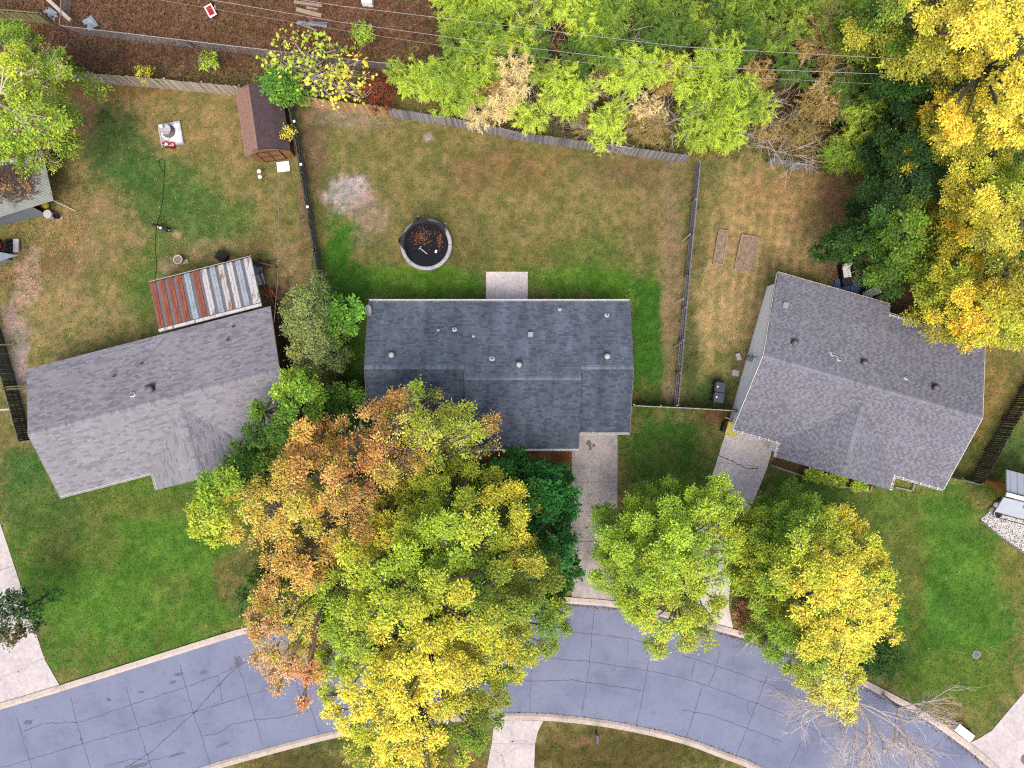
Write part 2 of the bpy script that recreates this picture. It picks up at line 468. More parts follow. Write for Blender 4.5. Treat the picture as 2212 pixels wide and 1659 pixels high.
# ------------------------------------------------------------------ ground colour map (what grows or lies where)
GREEN = (70, 104, 34); LUSH = (82, 118, 30); OLIVE = (116, 112, 58); TAN = (146, 126, 78); STRAW = (172, 148, 98)
BROWN = (104, 76, 50); RED = (116, 84, 62); PINK = (188, 164, 148); DRY = (128, 104, 60); DARKG = (48, 74, 30); DIRT = (112, 92, 74)
BLOBS = [  # u, v, ru, rv, colour, strength
    # back lot
    (450, -20, 640, 185, RED, 1), (300, 135, 330, 46, (92, 64, 48), .9), (520, 40, 120, 50, (104, 84, 48), .6), (760, 70, 190, 90, (118, 80, 58), .8),
    (1450, 60, 640, 190, (78, 62, 40), 1), (1980, 150, 260, 230, (52, 56, 30), 1), (2120, 450, 200, 250, (60, 56, 30), .9), (1990, 640, 120, 90, (86, 60, 40), .8),
    (60, 250, 110, 170, (112, 84, 56), .8), (30, 120, 170, 60, (96, 64, 44), .8),
    # left back yard
    (350, 330, 300, 200, (132, 116, 66), 1), (250, 330, 92, 100, (66, 94, 40), .9), (320, 420, 115, 85, (66, 100, 38), .9), (430, 470, 125, 70, (74, 104, 42), .85),
    (420, 380, 90, 60, (84, 108, 44), .6), (350, 500, 80, 40, (88, 106, 48), .6), (330, 580, 60, 60, (78, 108, 40), .6), (300, 650, 40, 50, (72, 108, 36), .7),
    (190, 500, 130, 90, (138, 118, 72), .8), (110, 610, 110, 80, (124, 100, 62), .8), (150, 690, 150, 90, (138, 124, 74), .7), (240, 180, 200, 34, (126, 100, 48), .8),
    (60, 600, 34, 60, (168, 142, 112), .7), (180, 250, 40, 80, (128, 100, 66), .7), (460, 290, 130, 90, (134, 116, 66), .5), (560, 300, 60, 120, (120, 110, 60), .5),
    (600, 520, 60, 130, (122, 110, 62), .8), (630, 590, 60, 70, (134, 116, 74), .7), (470, 535, 70, 30, (140, 118, 80), .5), (366, 575, 26, 22, (150, 128, 90), .7),
    (610, 760, 50, 160, (80, 58, 46), .95), (630, 690, 60, 80, (98, 78, 54), .6), (700, 880, 60, 60, (112, 74, 56), .9), (706, 870, 22, 40, (172, 138, 116), .8),
    (42, 800, 20, 90, (158, 142, 132), .9), (28, 690, 20, 50, (140, 122, 110), .7), (35, 740, 34, 90, (150, 130, 112), .5),
    (385, 507, 14, 10, (176, 142, 108), .8),
    # middle back yard
    (1080, 430, 420, 190, (118, 110, 58), 1), (1100, 360, 140, 60, (120, 96, 54), .6), (1010, 380, 70, 50, (122, 96, 56), .4), (1380, 380, 110, 50, (112, 86, 58), .6), (1230, 440, 150, 70, (130, 118, 66), .5),
    (960, 290, 260, 30, (124, 112, 60), .5), (688, 300, 26, 130, (112, 90, 66), .75), (750, 250, 90, 22, (150, 130, 108), .6), (800, 268, 60, 16, (140, 122, 92), .5),
    (755, 425, 44, 48, (172, 158, 146), .95), (790, 470, 44, 52, (150, 128, 102), .75), (925, 298, 12, 12, (168, 150, 134), .9), (660, 420, 16, 160, (110, 86, 66), .7),
    (900, 610, 200, 42, LUSH, 1), (1300, 610, 170, 46, LUSH, 1), (735, 560, 36, 110, (68, 112, 28), 1), (760, 700, 46, 180, (58, 98, 26), 1), (1400, 720, 52, 170, (58, 100, 26), 1),
    (1300, 545, 130, 40, (88, 104, 40), .7), (1080, 560, 80, 30, (104, 104, 48), .6), (1020, 540, 60, 50, (96, 94, 44), .6), (1400, 480, 70, 110, (120, 104, 60), .6), (1450, 600, 26, 260, (132, 112, 78), .8),
    (1000, 800, 280, 180, (60, 90, 30), .6), (1150, 985, 90, 14, (160, 102, 62), .9), (1420, 860, 40, 24, (80, 92, 40), .7), (1445, 850, 18, 30, (150, 126, 100), .8),
    # right back yard
    (1640, 560, 150, 230, (150, 128, 78), 1), (1700, 430, 130, 70, (150, 122, 74), .8), (1560, 700, 80, 110, (158, 138, 86), .8), (1540, 620, 60, 80, (160, 138, 88), .7), (1500, 500, 24, 160, (106, 100, 56), .7),
    (1800, 420, 40, 60, (128, 92, 62), .8), (1530, 850, 60, 40, (62, 84, 36), .9), (1490, 760, 20, 130, (74, 84, 44), .8), (1570, 790, 36, 60, (112, 110, 56), .7),
    (1830, 580, 60, 50, (120, 92, 72), .9), (2140, 860, 60, 120, (122, 104, 52), .9), (2090, 980, 40, 60, (76, 84, 36), .8), (2180, 960, 40, 90, (74, 100, 42), .9),
    # front gardens
    (280, 1230, 330, 260, (78, 114, 34), 1), (110, 1080, 130, 110, (78, 102, 40), .9), (330, 1095, 170, 30, (106, 106, 48), .5), (130, 1180, 50, 50, (102, 106, 48), .6), (400, 1180, 120, 60, (80, 118, 34), .7),
    (360, 1280, 46, 46, (110, 112, 52), .5), (520, 1250, 60, 60, (108, 98, 50), .8), (210, 1150, 50, 90, (98, 108, 46), .6), (240, 1320, 160, 90, (86, 124, 36), .6), (30, 960, 40, 60, (110, 104, 54), .7), (60, 1010, 60, 50, (64, 100, 40), .8),
    (860, 1150, 330, 220, (76, 84, 36), .9), (1440, 990, 100, 110, (64, 104, 32), 1), (1430, 1000, 50, 60, (96, 110, 44), .5), (1540, 900, 40, 16, (110, 74, 48), .8), (1480, 1100, 120, 120, (76, 100, 38), .8),
    (1740, 1110, 130, 110, (68, 98, 34), 1), (1700, 1010, 60, 20, (110, 98, 54), .6), (1900, 1110, 150, 80, (88, 106, 38), .8), (2040, 1290, 180, 270, (74, 114, 32), 1), (1960, 1190, 50, 100, (108, 106, 46), .55), (1975, 1310, 22, 120, (106, 100, 46), .4),
    (2100, 1240, 60, 100, (84, 120, 36), .7), (2190, 1230, 50, 60, (116, 112, 50), .7), (2080, 1480, 110, 80, (88, 112, 36), .7), (2050, 1540, 50, 40, (124, 106, 54), .7), (1930, 1410, 50, 60, (66, 92, 36), .7), (2170, 1060, 60, 40, (96, 110, 42), .7),
    (1640, 1290, 70, 60, (104, 84, 50), .9), (1620, 1330, 36, 26, (140, 104, 70), .9), (1680, 1360, 60, 36, (84, 96, 40), .7),
    (1320, 1625, 220, 66, (84, 78, 36), 1), (1240, 1600, 60, 16, (120, 98, 58), .7), (960, 1640, 110, 50, (108, 92, 46), .9), (640, 1650, 130, 44, (88, 82, 40), 1), (700, 1600, 60, 20, (78, 86, 40), .7),
]
def ground_col(u, v):
    u = np.asarray(u, float); v = np.asarray(v, float)
    base = np.array([lin(x) for x in OLIVE]) * KA
    out = np.ones(u.shape + (3,)) * base
    wx = (fbm(u / 60, v / 60) - 0.5); wy = (fbm(u / 60 + 31, v / 60 + 9) - 0.5)
    wf = fbm(u / 17 + 3, v / 17 + 8, 3) - 0.5 + 0.7 * (vnoise(u / 5.1 + 3, v / 5.3) - .5)
    for (bu, bv, ru, rv, c, s) in BLOBS:
        dd0 = np.sqrt(((u - bu + wx * min(ru, 90) * .9) / ru) ** 2 + ((v - bv + wy * min(rv, 90) * .9) / rv) ** 2) + wf * 0.6
        d = dd0
        t = np.clip((1.2 - d) / 0.62, 0, 1)
        a = (t * t * (3 - 2 * t) * s)[..., None]
        cc = np.array([lin(x) for x in c]) * KA
        out = out * (1 - a) + cc * a
    # mown straw stripes behind the grey roofed house
    m = np.clip(1.15 - np.sqrt(((u - 1640) / 170) ** 2 + ((v - 580) / 260) ** 2), 0, 1)[..., None] * 1.2
    m = np.clip(m, 0, 1)
    st = (0.5 + 0.5 * np.sin((u + 0.13 * v) / 21 * 2 * np.pi + wx * 4)) ** 2
    st2 = (0.5 + 0.5 * np.sin((v - 0.12 * u) / 23 * 2 * np.pi + wy * 4)) ** 2
    k = (0.84 + 0.42 * st * vnoise(u / 24, v / 60) + 0.34 * st2 * (v < 560) * (u > 1560) * vnoise(u / 46 + 7, v / 30))[..., None]
    out = out * (1 - m) + out * k * m
    # mower lines on the right front lawn
    m2 = np.clip(1.1 - np.sqrt(((u - 2060) / 150) ** 2 + ((v - 1310) / 220) ** 2), 0, 1)[..., None]
    st3 = 0.5 + 0.5 * np.sin((u * .6 - v * .8) / 19 + wx * 6)
    out = out * (1 + m2 * (0.3 * st3[..., None] - 0.15))
    cl = fbm(u / 13 + 40, v / 13 + 11, 3)[..., None]; ct = np.clip((cl - .32) / .36, 0, 1)
    out = out * (np.array([.76, .88, .78]) * (1 - ct) + np.array([1.26, 1.14, 1.24]) * ct)
    big = (0.80 + 0.42 * fbm(u / 26, v / 26, 4))[..., None]
    o2 = out * big * np.array(KG)
    lum = o2.mean(-1, keepdims=True)
    return o2 * .95 + lum * .05

def build_ground():
    xs = np.concatenate([[-600, -200, -90, -55], np.arange(-39, 39.01, 0.17), [55, 90, 200, 600]])
    ys = np.concatenate([[-600, -200, -90, -45], np.arange(-29.5, 29.51, 0.17), [45, 90, 200, 600]])
    X, Y = np.meshgrid(xs, ys)
    nx, ny = len(xs), len(ys)
    Z = np.zeros_like(X)
    me = bpy.data.meshes.new('ground')
    co = np.stack([X, Y, Z], -1).reshape(-1, 3)
    me.vertices.add(nx * ny); me.vertices.foreach_set('co', co.reshape(-1).astype(np.float32))
    i = np.arange(nx * ny).reshape(ny, nx)
    q = np.stack([i[:-1, :-1], i[:-1, 1:], i[1:, 1:], i[1:, :-1]], -1).reshape(-1)
    n = len(q) // 4
    me.loops.add(4 * n); me.loops.foreach_set('vertex_index', q.astype(np.int32))
    me.polygons.add(n); me.polygons.foreach_set('loop_start', np.arange(0, 4 * n, 4, dtype=np.int32))
    me.update(calc_edges=True)
    c = ground_col(X * S + CU, CV - Y * S)
    at = me.color_attributes.new('Col', 'FLOAT_COLOR', 'POINT')
    cc = np.ones((nx * ny, 4), np.float32); cc[:, :3] = c.reshape(-1, 3)
    at.data.foreach_set('color', cc.reshape(-1))
    m, nt, b = new_mat('lawn_and_soil')
    a = nd(nt, 'ShaderNodeAttribute', attribute_name='Col')
    f1 = noise(nt, 2.6, 5, 0.7); f2 = noise(nt, 11, 5, 0.75); f3 = noise(nt, 40, 3, 0.7)
    o = mix(nt, a.outputs['Color'], ramp(nt, f1, [(0.3, (.70, .78, .80)), (0.5, grey(.98)), (0.7, (1.3, 1.2, 1.2))]))
    o = mix(nt, o, ramp(nt, f2, [(0.3, (.58, .64, .66)), (0.5, grey(.98)), (0.7, (1.42, 1.34, 1.3))]))
    o = mix(nt, o, ramp(nt, f3, [(0.3, grey(.62)), (0.7, grey(1.4))]))
    nt.links.new(o, b.inputs['Base Color']); b.inputs['Roughness'].default_value = 0.95
    b.inputs['Specular IOR Level'].default_value = 0.1
    nt.links.new(bump(nt, f2, 0.6, 0.06), b.inputs['Normal'])
    return tag(link_mesh('ground', me, m), kind='structure')
build_ground()

def catmull(pts, n=8):
    P_ = [np.array(p, float) for p in pts]
    P_ = [2 * P_[0] - P_[1]] + P_ + [2 * P_[-1] - P_[-2]]
    out = []
    for i in range(1, len(P_) - 2):
        for t in np.linspace(0, 1, n, endpoint=False):
            a, b, c, d = P_[i - 1:i + 3]
            out.append(0.5 * ((2 * b) + (-a + c) * t + (2 * a - 5 * b + 4 * c - d) * t * t + (-a + 3 * b - 3 * c + d) * t ** 3))
    out.append(P_[-2])
    return np.array(out)
def resample(pl, n):
    pl = np.asarray(pl); d = np.concatenate([[0], np.cumsum(np.linalg.norm(np.diff(pl, axis=0), axis=1))])
    t = np.linspace(0, d[-1], n)
    return np.stack([np.interp(t, d, pl[:, 0]), np.interp(t, d, pl[:, 1])], 1)

UP = catmull([(-260, 1610), (0, 1533), (133, 1493), (333, 1430), (533, 1368), (700, 1326), (850, 1304), (1000, 1295), (1120, 1296), (1237, 1304), (1354, 1316), (1515, 1354), (1641, 1390), (1790, 1446), (1900, 1500), (1985, 1546), (2075, 1608), (2141, 1662), (2260, 1770)])
LO = catmull([(-260, 1880), (0, 1800), (250, 1710), (427, 1659), (500, 1637), (700, 1584), (850, 1556), (960, 1545), (1071, 1541), (1171, 1541), (1320, 1557), (1471, 1590), (1560, 1622), (1641, 1654), (1800, 1740), (1960, 1860)])
def road():
    a = resample(UP, 120); b = resample(LO, 120)
    m = MB()
    for i in range(119):
        m.face([P(*b[i]) + Vector((0, 0, .008)), P(*b[i + 1]) + Vector((0, 0, .008)), P(*a[i + 1]) + Vector((0, 0, .008)), P(*a[i]) + Vector((0, 0, .008))])
    return tag(m.build('road', MAT['asphalt']), kind='structure')
ROAD = road()
def ribbon(pts, w, z, parent, name, mat, jit=0.0, n=None):
    pl = resample(np.array(pts, float), n or max(2, int(sum(np.hypot(*(np.array(pts[i + 1]) - np.array(pts[i]))) for i in range(len(pts) - 1)) / 6)))
    pl = pl + RNG.normal(0, jit, pl.shape)
    m = MB(); W = []
    for i in range(len(pl)):
        d = pl[min(i + 1, len(pl) - 1)] - pl[max(i - 1, 0)]; d = d / max(np.hypot(*d), 1e-6)
        nrm = np.array([-d[1], d[0]]); ww = w * RNG.uniform(.6, 1.35) / 2
        W.append((P(*(pl[i] + nrm * ww), z), P(*(pl[i] - nrm * ww), z)))
    for i in range(len(W) - 1):
        m.face([W[i][0], W[i][1], W[i + 1][1], W[i + 1][0]])
    return m.build(name, mat, parent)
def t7(x, y): return (x / 3, 1106 + y / 3)
def t8(x, y): return (737.3 + x / 3, 1106 + y / 3)
def t9(x, y): return (1474.7 + x / 3, 1106 + y / 3)
CR = [[t7(*p) for p in l] for l in [
    [(110, 1330), (150, 1480), (215, 1690)], [(460, 1200), (490, 1340), (525, 1470), (590, 1660)], [(815, 1130), (860, 1290), (930, 1500), (980, 1660)],
    [(1165, 990), (1240, 1260), (1310, 1470), (1360, 1630)], [(1520, 930), (1590, 1130), (1650, 1330), (1700, 1500)], [(2000, 1230), (2065, 1430)],
    [(-100, 1690), (540, 1500), (1250, 1300), (1760, 1140)], [(150, 1425), (280, 1370), (520, 1362), (850, 1250), (1200, 1135), (1420, 1055), (1560, 985)],
    [(1310, 1450), (1400, 1440), (1500, 1380), (1650, 1345), (1800, 1335), (2000, 1290)], [(680, 1650), (850, 1600), (980, 1610), (1200, 1560)],
    [(1410, 1060), (1440, 1230)], [(760, 1690), (960, 1570), (1250, 1310), (1400, 1140), (1540, 1000), (1670, 940)]]]
CR += [[t8(*p) for p in l] for l in [
    [(1235, 940), (1228, 1100), (1220, 1290)], [(1640, 620), (1615, 900), (1590, 1100), (1560, 1310)], [(1995, 950), (1960, 1150), (1910, 1390)], [(1315, 880), (1310, 940)],
    [(1100, 930), (1250, 940), (1600, 970), (2000, 1030), (2212, 1075)], [(1080, 1100), (1500, 1090), (1950, 1155)], [(1430, 770), (1640, 795), (1830, 815), (1990, 850), (2212, 905)], [(1860, 830), (1850, 920)]]]
CR += [[t9(*p) for p in l] for l in [
    [(240, 900), (210, 1030), (170, 1120)], [(130, 1120), (80, 1280), (25, 1460)], [(550, 1060), (480, 1240), (420, 1400), (350, 1570)], [(770, 1490), (690, 1660)], [(1160, 1520), (1065, 1640)],
    [(1670, 1480), (1550, 1640)], [(0, 1080), (140, 1120), (480, 1240), (700, 1330), (900, 1440), (1080, 1640)], [(0, 1285), (190, 1320), (410, 1400), (650, 1490)], [(0, 930), (230, 1000), (550, 1110), (900, 1270), (1200, 1450)], [(80, 960), (55, 1070)], [(425, 1230), (420, 1290), (450, 1330)]]]
for i, l in enumerate(CR):
    ribbon(l, 1.9 if i == 11 else 1.15, .013, ROAD, 'crack', MAT['tar'], 0.7)
for (u, v, ru, rv, a) in [(372, 1474, 10, 4, -.3), (440, 1452, 10, 5, -.3), (305, 1495, 8, 3, 0), (515, 1428, 9, 12, .1), (176, 1597, 4, 4, 0), (385, 1456, 14, 4, -.2), (303, 1653, 26, 5, -.3), (478, 1610, 16, 3, -.3), (380, 1630, 18, 3, -.3), (235, 1512, 7, 4, 0), (60, 1560, 14, 5, -.3)]:
    m = MB(); pts = []
    for k in range(14):
        t = 2 * math.pi * k / 14; r = random.uniform(.6, 1.2)
        x, y = ru * r * math.cos(t), rv * r * math.sin(t)
        pts.append(P(u + x * math.cos(a) - y * math.sin(a), v + x * math.sin(a) + y * math.cos(a), .012))
    m.face(pts).build('oil_stain', MAT['stain'], ROAD)

def kerb(path, side, name, skip=()):
    """side: +1 the lawn lies above the line in the picture"""
    d = np.linalg.norm(np.diff(path, axis=0), axis=1).sum()
    n = int(d / 90)
    pl = resample(path, n * 6 + 1)
    nr = []
    for i in range(len(pl)):
        t = pl[min(i + 1, len(pl) - 1)] - pl[max(i - 1, 0)]; t /= np.hypot(*t)
        nr.append(np.array([t[1], -t[0]]) * side)
    root = thing(name, P(*pl[len(pl) // 2]), None, None)
    root['kind'] = 'structure'
    for k in range(n):
        m = MB()
        idx = list(range(k * 6, k * 6 + 7))
        A = [pl[i] for i in idx]; B = [pl[i] + nr[i] * 14 for i in idx]
        if k: A[0] = A[0] * .985 + A[1] * .015; B[0] = B[0] * .985 + B[1] * .015
        hgt = .11
        for i in range(6):
            lo = [P(*A[i]), P(*A[i + 1]), P(*B[i + 1]), P(*B[i])]
            tp = []
            for q, f in ((A[i], .25), (A[i + 1], .25), (B[i + 1], 0), (B[i], 0)):
                z = hgt if f == 0 else .03
                tp.append(P(*q) + Vector((0, 0, z)))
            mid = [P(*(A[i] * .62 + B[i] * .38)) + Vector((0, 0, hgt)), P(*(A[i + 1] * .62 + B[i + 1] * .38)) + Vector((0, 0, hgt))]
            m.face([tp[0], tp[1], mid[1], mid[0]]); m.face([mid[0], mid[1], tp[2], tp[3]])
            m.face([lo[0], lo[1], tp[1], tp[0]]); m.face([tp[3], tp[2], lo[2], lo[3]])
            if i == 0: m.face([lo[0], tp[0], mid[0], tp[3], lo[3]])
            if i == 5: m.face([lo[1], tp[1], mid[1], tp[2], lo[2]])
        m.build('kerb_segment', MAT['kerb'], root)
    return root
kerb(UP, 1, 'kerb'); kerb(LO, -1, 'kerb')

def slabs(name, rows, mat, z=0.05, seps=None):
    """rows: list of polygons in pixels, one per slab"""
    c = P(*np.mean(np.array([p for r in rows for p in r]), axis=0))
    root = thing(name, c, None, None); root['kind'] = 'structure'
    for r in rows:
        ctr = np.mean(np.array(r), axis=0)
        pts = [P(*(np.array(p) * .994 + ctr * .006)) for p in r]
        MB().prism(pts, 0.0, z).build('slab', mat, root)
    return root
D1 = slabs('driveway', [[(1236, 925), (1334, 925), (1334, 1041), (1234, 1041)], [(1234, 1041), (1334, 1041), (1333, 1169), (1232, 1169)],
                   [(1232, 1169), (1333, 1169), (1333, 1270), (1356, 1304), (1237, 1294), (1230, 1260)]], MAT['concrete_dark'])
D2 = slabs('driveway', [[(1572, 920), (1676, 945), (1657, 1010), (1547, 998)], [(1547, 998), (1657, 1010), (1628, 1082), (1528, 1057)],
                   [(1528, 1057), (1628, 1082), (1597, 1170), (1500, 1150)], [(1500, 1150), (1597, 1170), (1578, 1240), (1574, 1310), (1584, 1360), (1478, 1333), (1480, 1240)]], MAT['concrete'])
D3 = slabs('driveway', [[(-90, 1140), (0, 1126), (32, 1222), (-70, 1252)], [(-70, 1252), (32, 1222), (72, 1346), (-50, 1380)],
                   [(-50, 1380), (72, 1346), (97, 1423), (130, 1480), (0, 1522), (-10, 1525), (2, 1465), (-20, 1430)]], MAT['concrete_white'])
D4 = slabs('driveway', [[(1068, 1554), (1174, 1556), (1162, 1580), (1156, 1606), (1062, 1606)], [(1062, 1606), (1156, 1606), (1152, 1720), (1040, 1720)]], MAT['concrete_white'])
D5 = slabs('driveway', [[(2090, 1606), (2118, 1592), (2142, 1577), (2166, 1548), (2212, 1494), (2330, 1400), (2330, 1760), (2250, 1750), (2150, 1660)]], MAT['concrete_white'])
for l in [[(1110, 1554), (1104, 1580), (1106, 1606), (1083, 1630), (1058, 1618)], [(1083, 1630), (1092, 1659), (1100, 1690)], [(1104, 1602), (1130, 1600), (1150, 1612)]]:
    ribbon(l, 4.5, .056, D4, 'sealed_crack', MAT['sealer'], .6)
for l in [[(40, 1452), (97, 1420)], [(0, 1464), (40, 1450)]]:
    ribbon(l, 3.5, .056, D3, 'sealed_crack', MAT['sealer'], .6)
for l in [[(1266, 1000), (1264, 1120)], [(1309, 990), (1307, 1075)]]:
    ribbon(l, 1.6, .056, D1, 'sealed_crack', MAT['sealer'], .4)
for l in [[(1552, 985), (1590, 1000), (1612, 1012), (1637, 1012)], [(1500, 1150), (1550, 1164), (1597, 1170)]]:
    ribbon(l, 1.6, .056, D2, 'crack', MAT['black'], .6)
OILM = M_plain('dark_oil', C(140, 130, 132, .42), .9, .35, 5, .1)
for (u, v, r) in [(1272, 958, 7), (1276, 968, 5), (1282, 962, 4), (1280, 1095, 4), (1268, 1140, 3), (1290, 1200, 4)]:
    MB().face([P(u + r * random.uniform(.5, 1.2) * math.cos(a), v + r * random.uniform(.5, 1.2) * math.sin(a), .056) for a in np.linspace(0, 2 * np.pi, 13)[:-1]]).build('oil_stain', OILM, D1)
slabs('patio', [[(1050, 587), (1071, 587), (1071, 657), (1050, 657)], [(1071, 587), (1098, 587), (1098, 599), (1071, 599)], [(1098, 587), (1121, 587), (1121, 599), (1098, 599)],
                [(1071, 599), (1121, 599), (1121, 657), (1071, 657)], [(1121, 587), (1140, 587), (1140, 657), (1121, 657)]], MAT['concrete'])
# ------------------------------------------------------------------ houses
ZE = 2.6
def shingle_plane(O, es, et, poly, palette, tabw=0.30, row=0.143, quadsV=None, quadsC=None, mode='random'):
    """poly: convex polygon in (s,t) on the roof plane"""
    nrm = es.cross(et).normalized()
    if nrm.z < 0: nrm = -nrm
    poly = [Vector(p) for p in poly]
    tmax = max(p.y for p in poly); tmin = min(p.y for p in poly)
    nrow = int(math.ceil((tmax - tmin) / row))
    pal = palette
    for i in range(nrow):
        t0 = tmin + i * row; t1 = min(t0 + row, tmax); tm = (t0 + t1) / 2
        xs = []
        for a, b in zip(poly, poly[1:] + poly[:1]):
            if (a.y - tm) * (b.y - tm) < 0:
                xs.append(a.x + (b.x - a.x) * (tm - a.y) / (b.y - a.y))
        if len(xs) < 2: continue
        s0, s1 = min(xs), max(xs)
        off = (i % 2) * tabw * .5 + random.uniform(-.04, .04)
        s = s0 - off % tabw
        run = 0; cur = None
        k = 0
        while s < s1:
            a, b = max(s, s0), min(s + tabw * .985, s1)
            if b - a > .02:
                if run <= 0:
                    cur, run = pal(i, k)
                run -= 1
                c = np.array(cur) * random.uniform(.92, 1.08)
                lift = random.uniform(.012, .02)
                p0 = O + es * a + et * (t0 - .012) + nrm * lift
                p1 = O + es * b + et * (t0 - .012) + nrm * lift
                p2 = O + es * b + et * (t1 + .03) + nrm * .002
                p3 = O + es * a + et * (t1 + .03) + nrm * .002
                quadsV.append((p0, p1, p2, p3)); quadsC.append(c)
                q0 = p0 - nrm * .015; q1 = p1 - nrm * .015
                quadsV.append((q0, q1, p1, p0)); quadsC.append(c * .8)
            s += tabw; k += 1

class House:
    def __init__(self, name, label, TL, ex, cat='house'):
        self.TL = Vector((TL.x, TL.y, 0)); self.ex = Vector((ex.x, ex.y, 0)).normalized()
        self.ey = Vector((self.ex.y, -self.ex.x, 0))
        self.root = thing(name, self.TL, label, cat)
        self.deck = MB(); self.qv = []; self.qc = []
        self.planes = []
    def w(self, s, w, z): return self.TL + self.ex * s + self.ey * w + Vector((0, 0, z))
    def sw(self, u, v, z):
        d = P(u, v, z) - self.TL
        return d.dot(self.ex), d.dot(self.ey)
    def plane(self, E0, E1, R, palette, trap=None, **kw):
        """E0,E1 eave points (s,w,z); R a point (s,w,z) straight up-slope from E0"""
        O = self.w(*E0); es = self.w(*E1) - O; Ln = es.length; es.normalize()
        et = self.w(*R) - O; T = et.length; et.normalize()
        poly = [(0, 0), (Ln, 0), (Ln, T), (0, T)] if trap is None else trap(Ln, T)
        shingle_plane(O, es, et, poly, palette, quadsV=self.qv, quadsC=self.qc, **kw)
        n = es.cross(et); n = -n if n.z < 0 else n
        c = [O + es * p[0] + et * p[1] for p in poly]
        self.deck.hexa([q - n * .14 for q in c] + [q - n * .004 for q in c]) if len(c) == 4 else None
    def cap(self, A, B, palette, w=.16):
        """ridge cap pieces from A to B in local coordinates"""
        a = self.w(*A); b = self.w(*B); d = (b - a); L = d.length; d.normalize()
        s = d.cross(Vector((0, 0, 1))).normalized()
        k = 0.0
        while k < L:
            e = min(k + .2, L)
            c = np.array(palette(0, 0)[0]) * random.uniform(.95, 1.1)
            for sg in (1, -1):
                self.qv.append((a + d * k + Vector((0, 0, .03)), a + d * e + Vector((0, 0, .02)), a + d * e + s * sg * w + Vector((0, 0, -.035)), a + d * k + s * sg * w + Vector((0, 0, -.025))))
                self.qc.append(c)
            k += .195
    def finish(self, shmat):
        self.roof = self.deck.build('roof', MAT['deck'], self.root)
        sh = quads('shingles', np.array([[tuple(p) for p in q] for q in self.qv]), np.array(self.qc), shmat, self.roof)
        sh['kind'] = 'stuff'
        return self.roof
    def onroof(self, u, v):
        z = 3.5
        for _ in range(5):
            s, w = self.sw(u, v, z); z = self.zf(s, w)
        return self.w(s, w, z)

def pal_blotch(light, mid, dark, pd):
    def f(i, k):
        r = random.random()
        if r < pd: return dark, random.choice((1, 1, 2))
        if r < pd + .3: return mid, random.choice((1, 1, 2))
        return light, random.choice((1, 1, 2))
    return f

def dome_vent(h, u, v, r, mat, name='turbine_vent'):
    p = h.onroof(u, v)
    m = MB().lathe(p, [(r * .62, -.15), (r * .62, .16), (r, .17), (r * 1.02, .24), (r * .9, .33), (r * .55, .40), (r * .1, .42)], 20)
    o = m.build(name, mat, h.roof, smooth=True)
    MB().box(p + Vector((0, 0, .06)), (r * 2.3, r * 2.3, .03), math.atan2(h.ex.y, h.ex.x), M=Matrix.Rotation(math.atan2(h.ex.y, h.ex.x), 3, 'Z')).build('vent_flashing', MAT['charcoal'], h.roof)
def pipe_vent(h, u, v, r=.05, ht=.35, mat=None, flash=True):
    p = h.onroof(u, v)
    mat = mat or MAT['vent_white']
    m = MB().lathe(p, [(r * 2.6, -.05), (r * 2.3, .05), (r, .1), (r, ht), (r * .8, ht), (r * .75, ht - .03)], 10)
    m.build('vent_pipe', mat, h.roof)
    if r > .045:
        MB().lathe(p + Vector((0, 0, ht + .002)), [(r * .7, -.02), (r * .7, 0.004)], 10).build('pipe_opening', MAT['black'], h.roof)
def box_vent(h, u, v, s, mat):
    p = h.onroof(u, v)
    R = Matrix.Rotation(math.atan2(h.ex.y, h.ex.x), 3, 'Z')
    MB().box(p + Vector((0, 0, .08)), (s, s, .22), 0, .85, M=R).build('box_vent', mat, h.roof)
    MB().box(p + Vector((0, 0, .21)), (s * 1.08, s * 1.08, .03), 0, 1, M=R).build('vent_cap', MAT['galv'], h.roof)
def gutter(h, A, B, mat=None, brackets=0):
    """white channel along the eave from A to B, local coordinates, on the outside (left of A->B)"""
    mat = mat or MAT['white_trim']
    a = h.w(*A); b = h.w(*B); d = (b - a).normalized()
    out = Vector((d.y, -d.x, 0))
    m = MB()
    a2 = a + out * .02; b2 = b + out * .02
    W = .11; Dp = .1
    for off, wd, z0, z1 in ((0, .012, -Dp, .01), (W, .018, -Dp, .03)):
        p = [a2 + out * off, b2 + out * off, b2 + out * (off + wd), a2 + out * (off + wd)]
        m.hexa([q + Vector((0, 0, z0)) for q in p] + [q + Vector((0, 0, z1)) for q in p])
    g = m.build('gutter', mat, h.roof)
    p = [a2 + out * .012, b2 + out * .012, b2 + out * W, a2 + out * W]
    MB().hexa([q + Vector((0, 0, -Dp)) for q in p] + [q + Vector((0, 0, -.055)) for q in p]).build('gutter_trough', MAT['white_dirty'], h.roof)
    if brackets:
        L = (b - a).length; n = int(L / brackets)
        for i in range(n + 1):
            q = a + d * min(L - .03, .05 + i * brackets)
            MB().beam(q - out * .05 + Vector((0, 0, .04)), q + out * (W + .05) + Vector((0, 0, .035)), .05, .015).build('gutter_bracket', mat, h.roof)
def fascia(h, pts, mat, th=.03, hgt=.17):
    for A, B in zip(pts[:-1], pts[1:]):
        a = h.w(*A) - Vector((0, 0, .07)); b = h.w(*B) - Vector((0, 0, .07))
        MB().beam(a, b, th, hgt).build('rake_board', mat, h.roof)
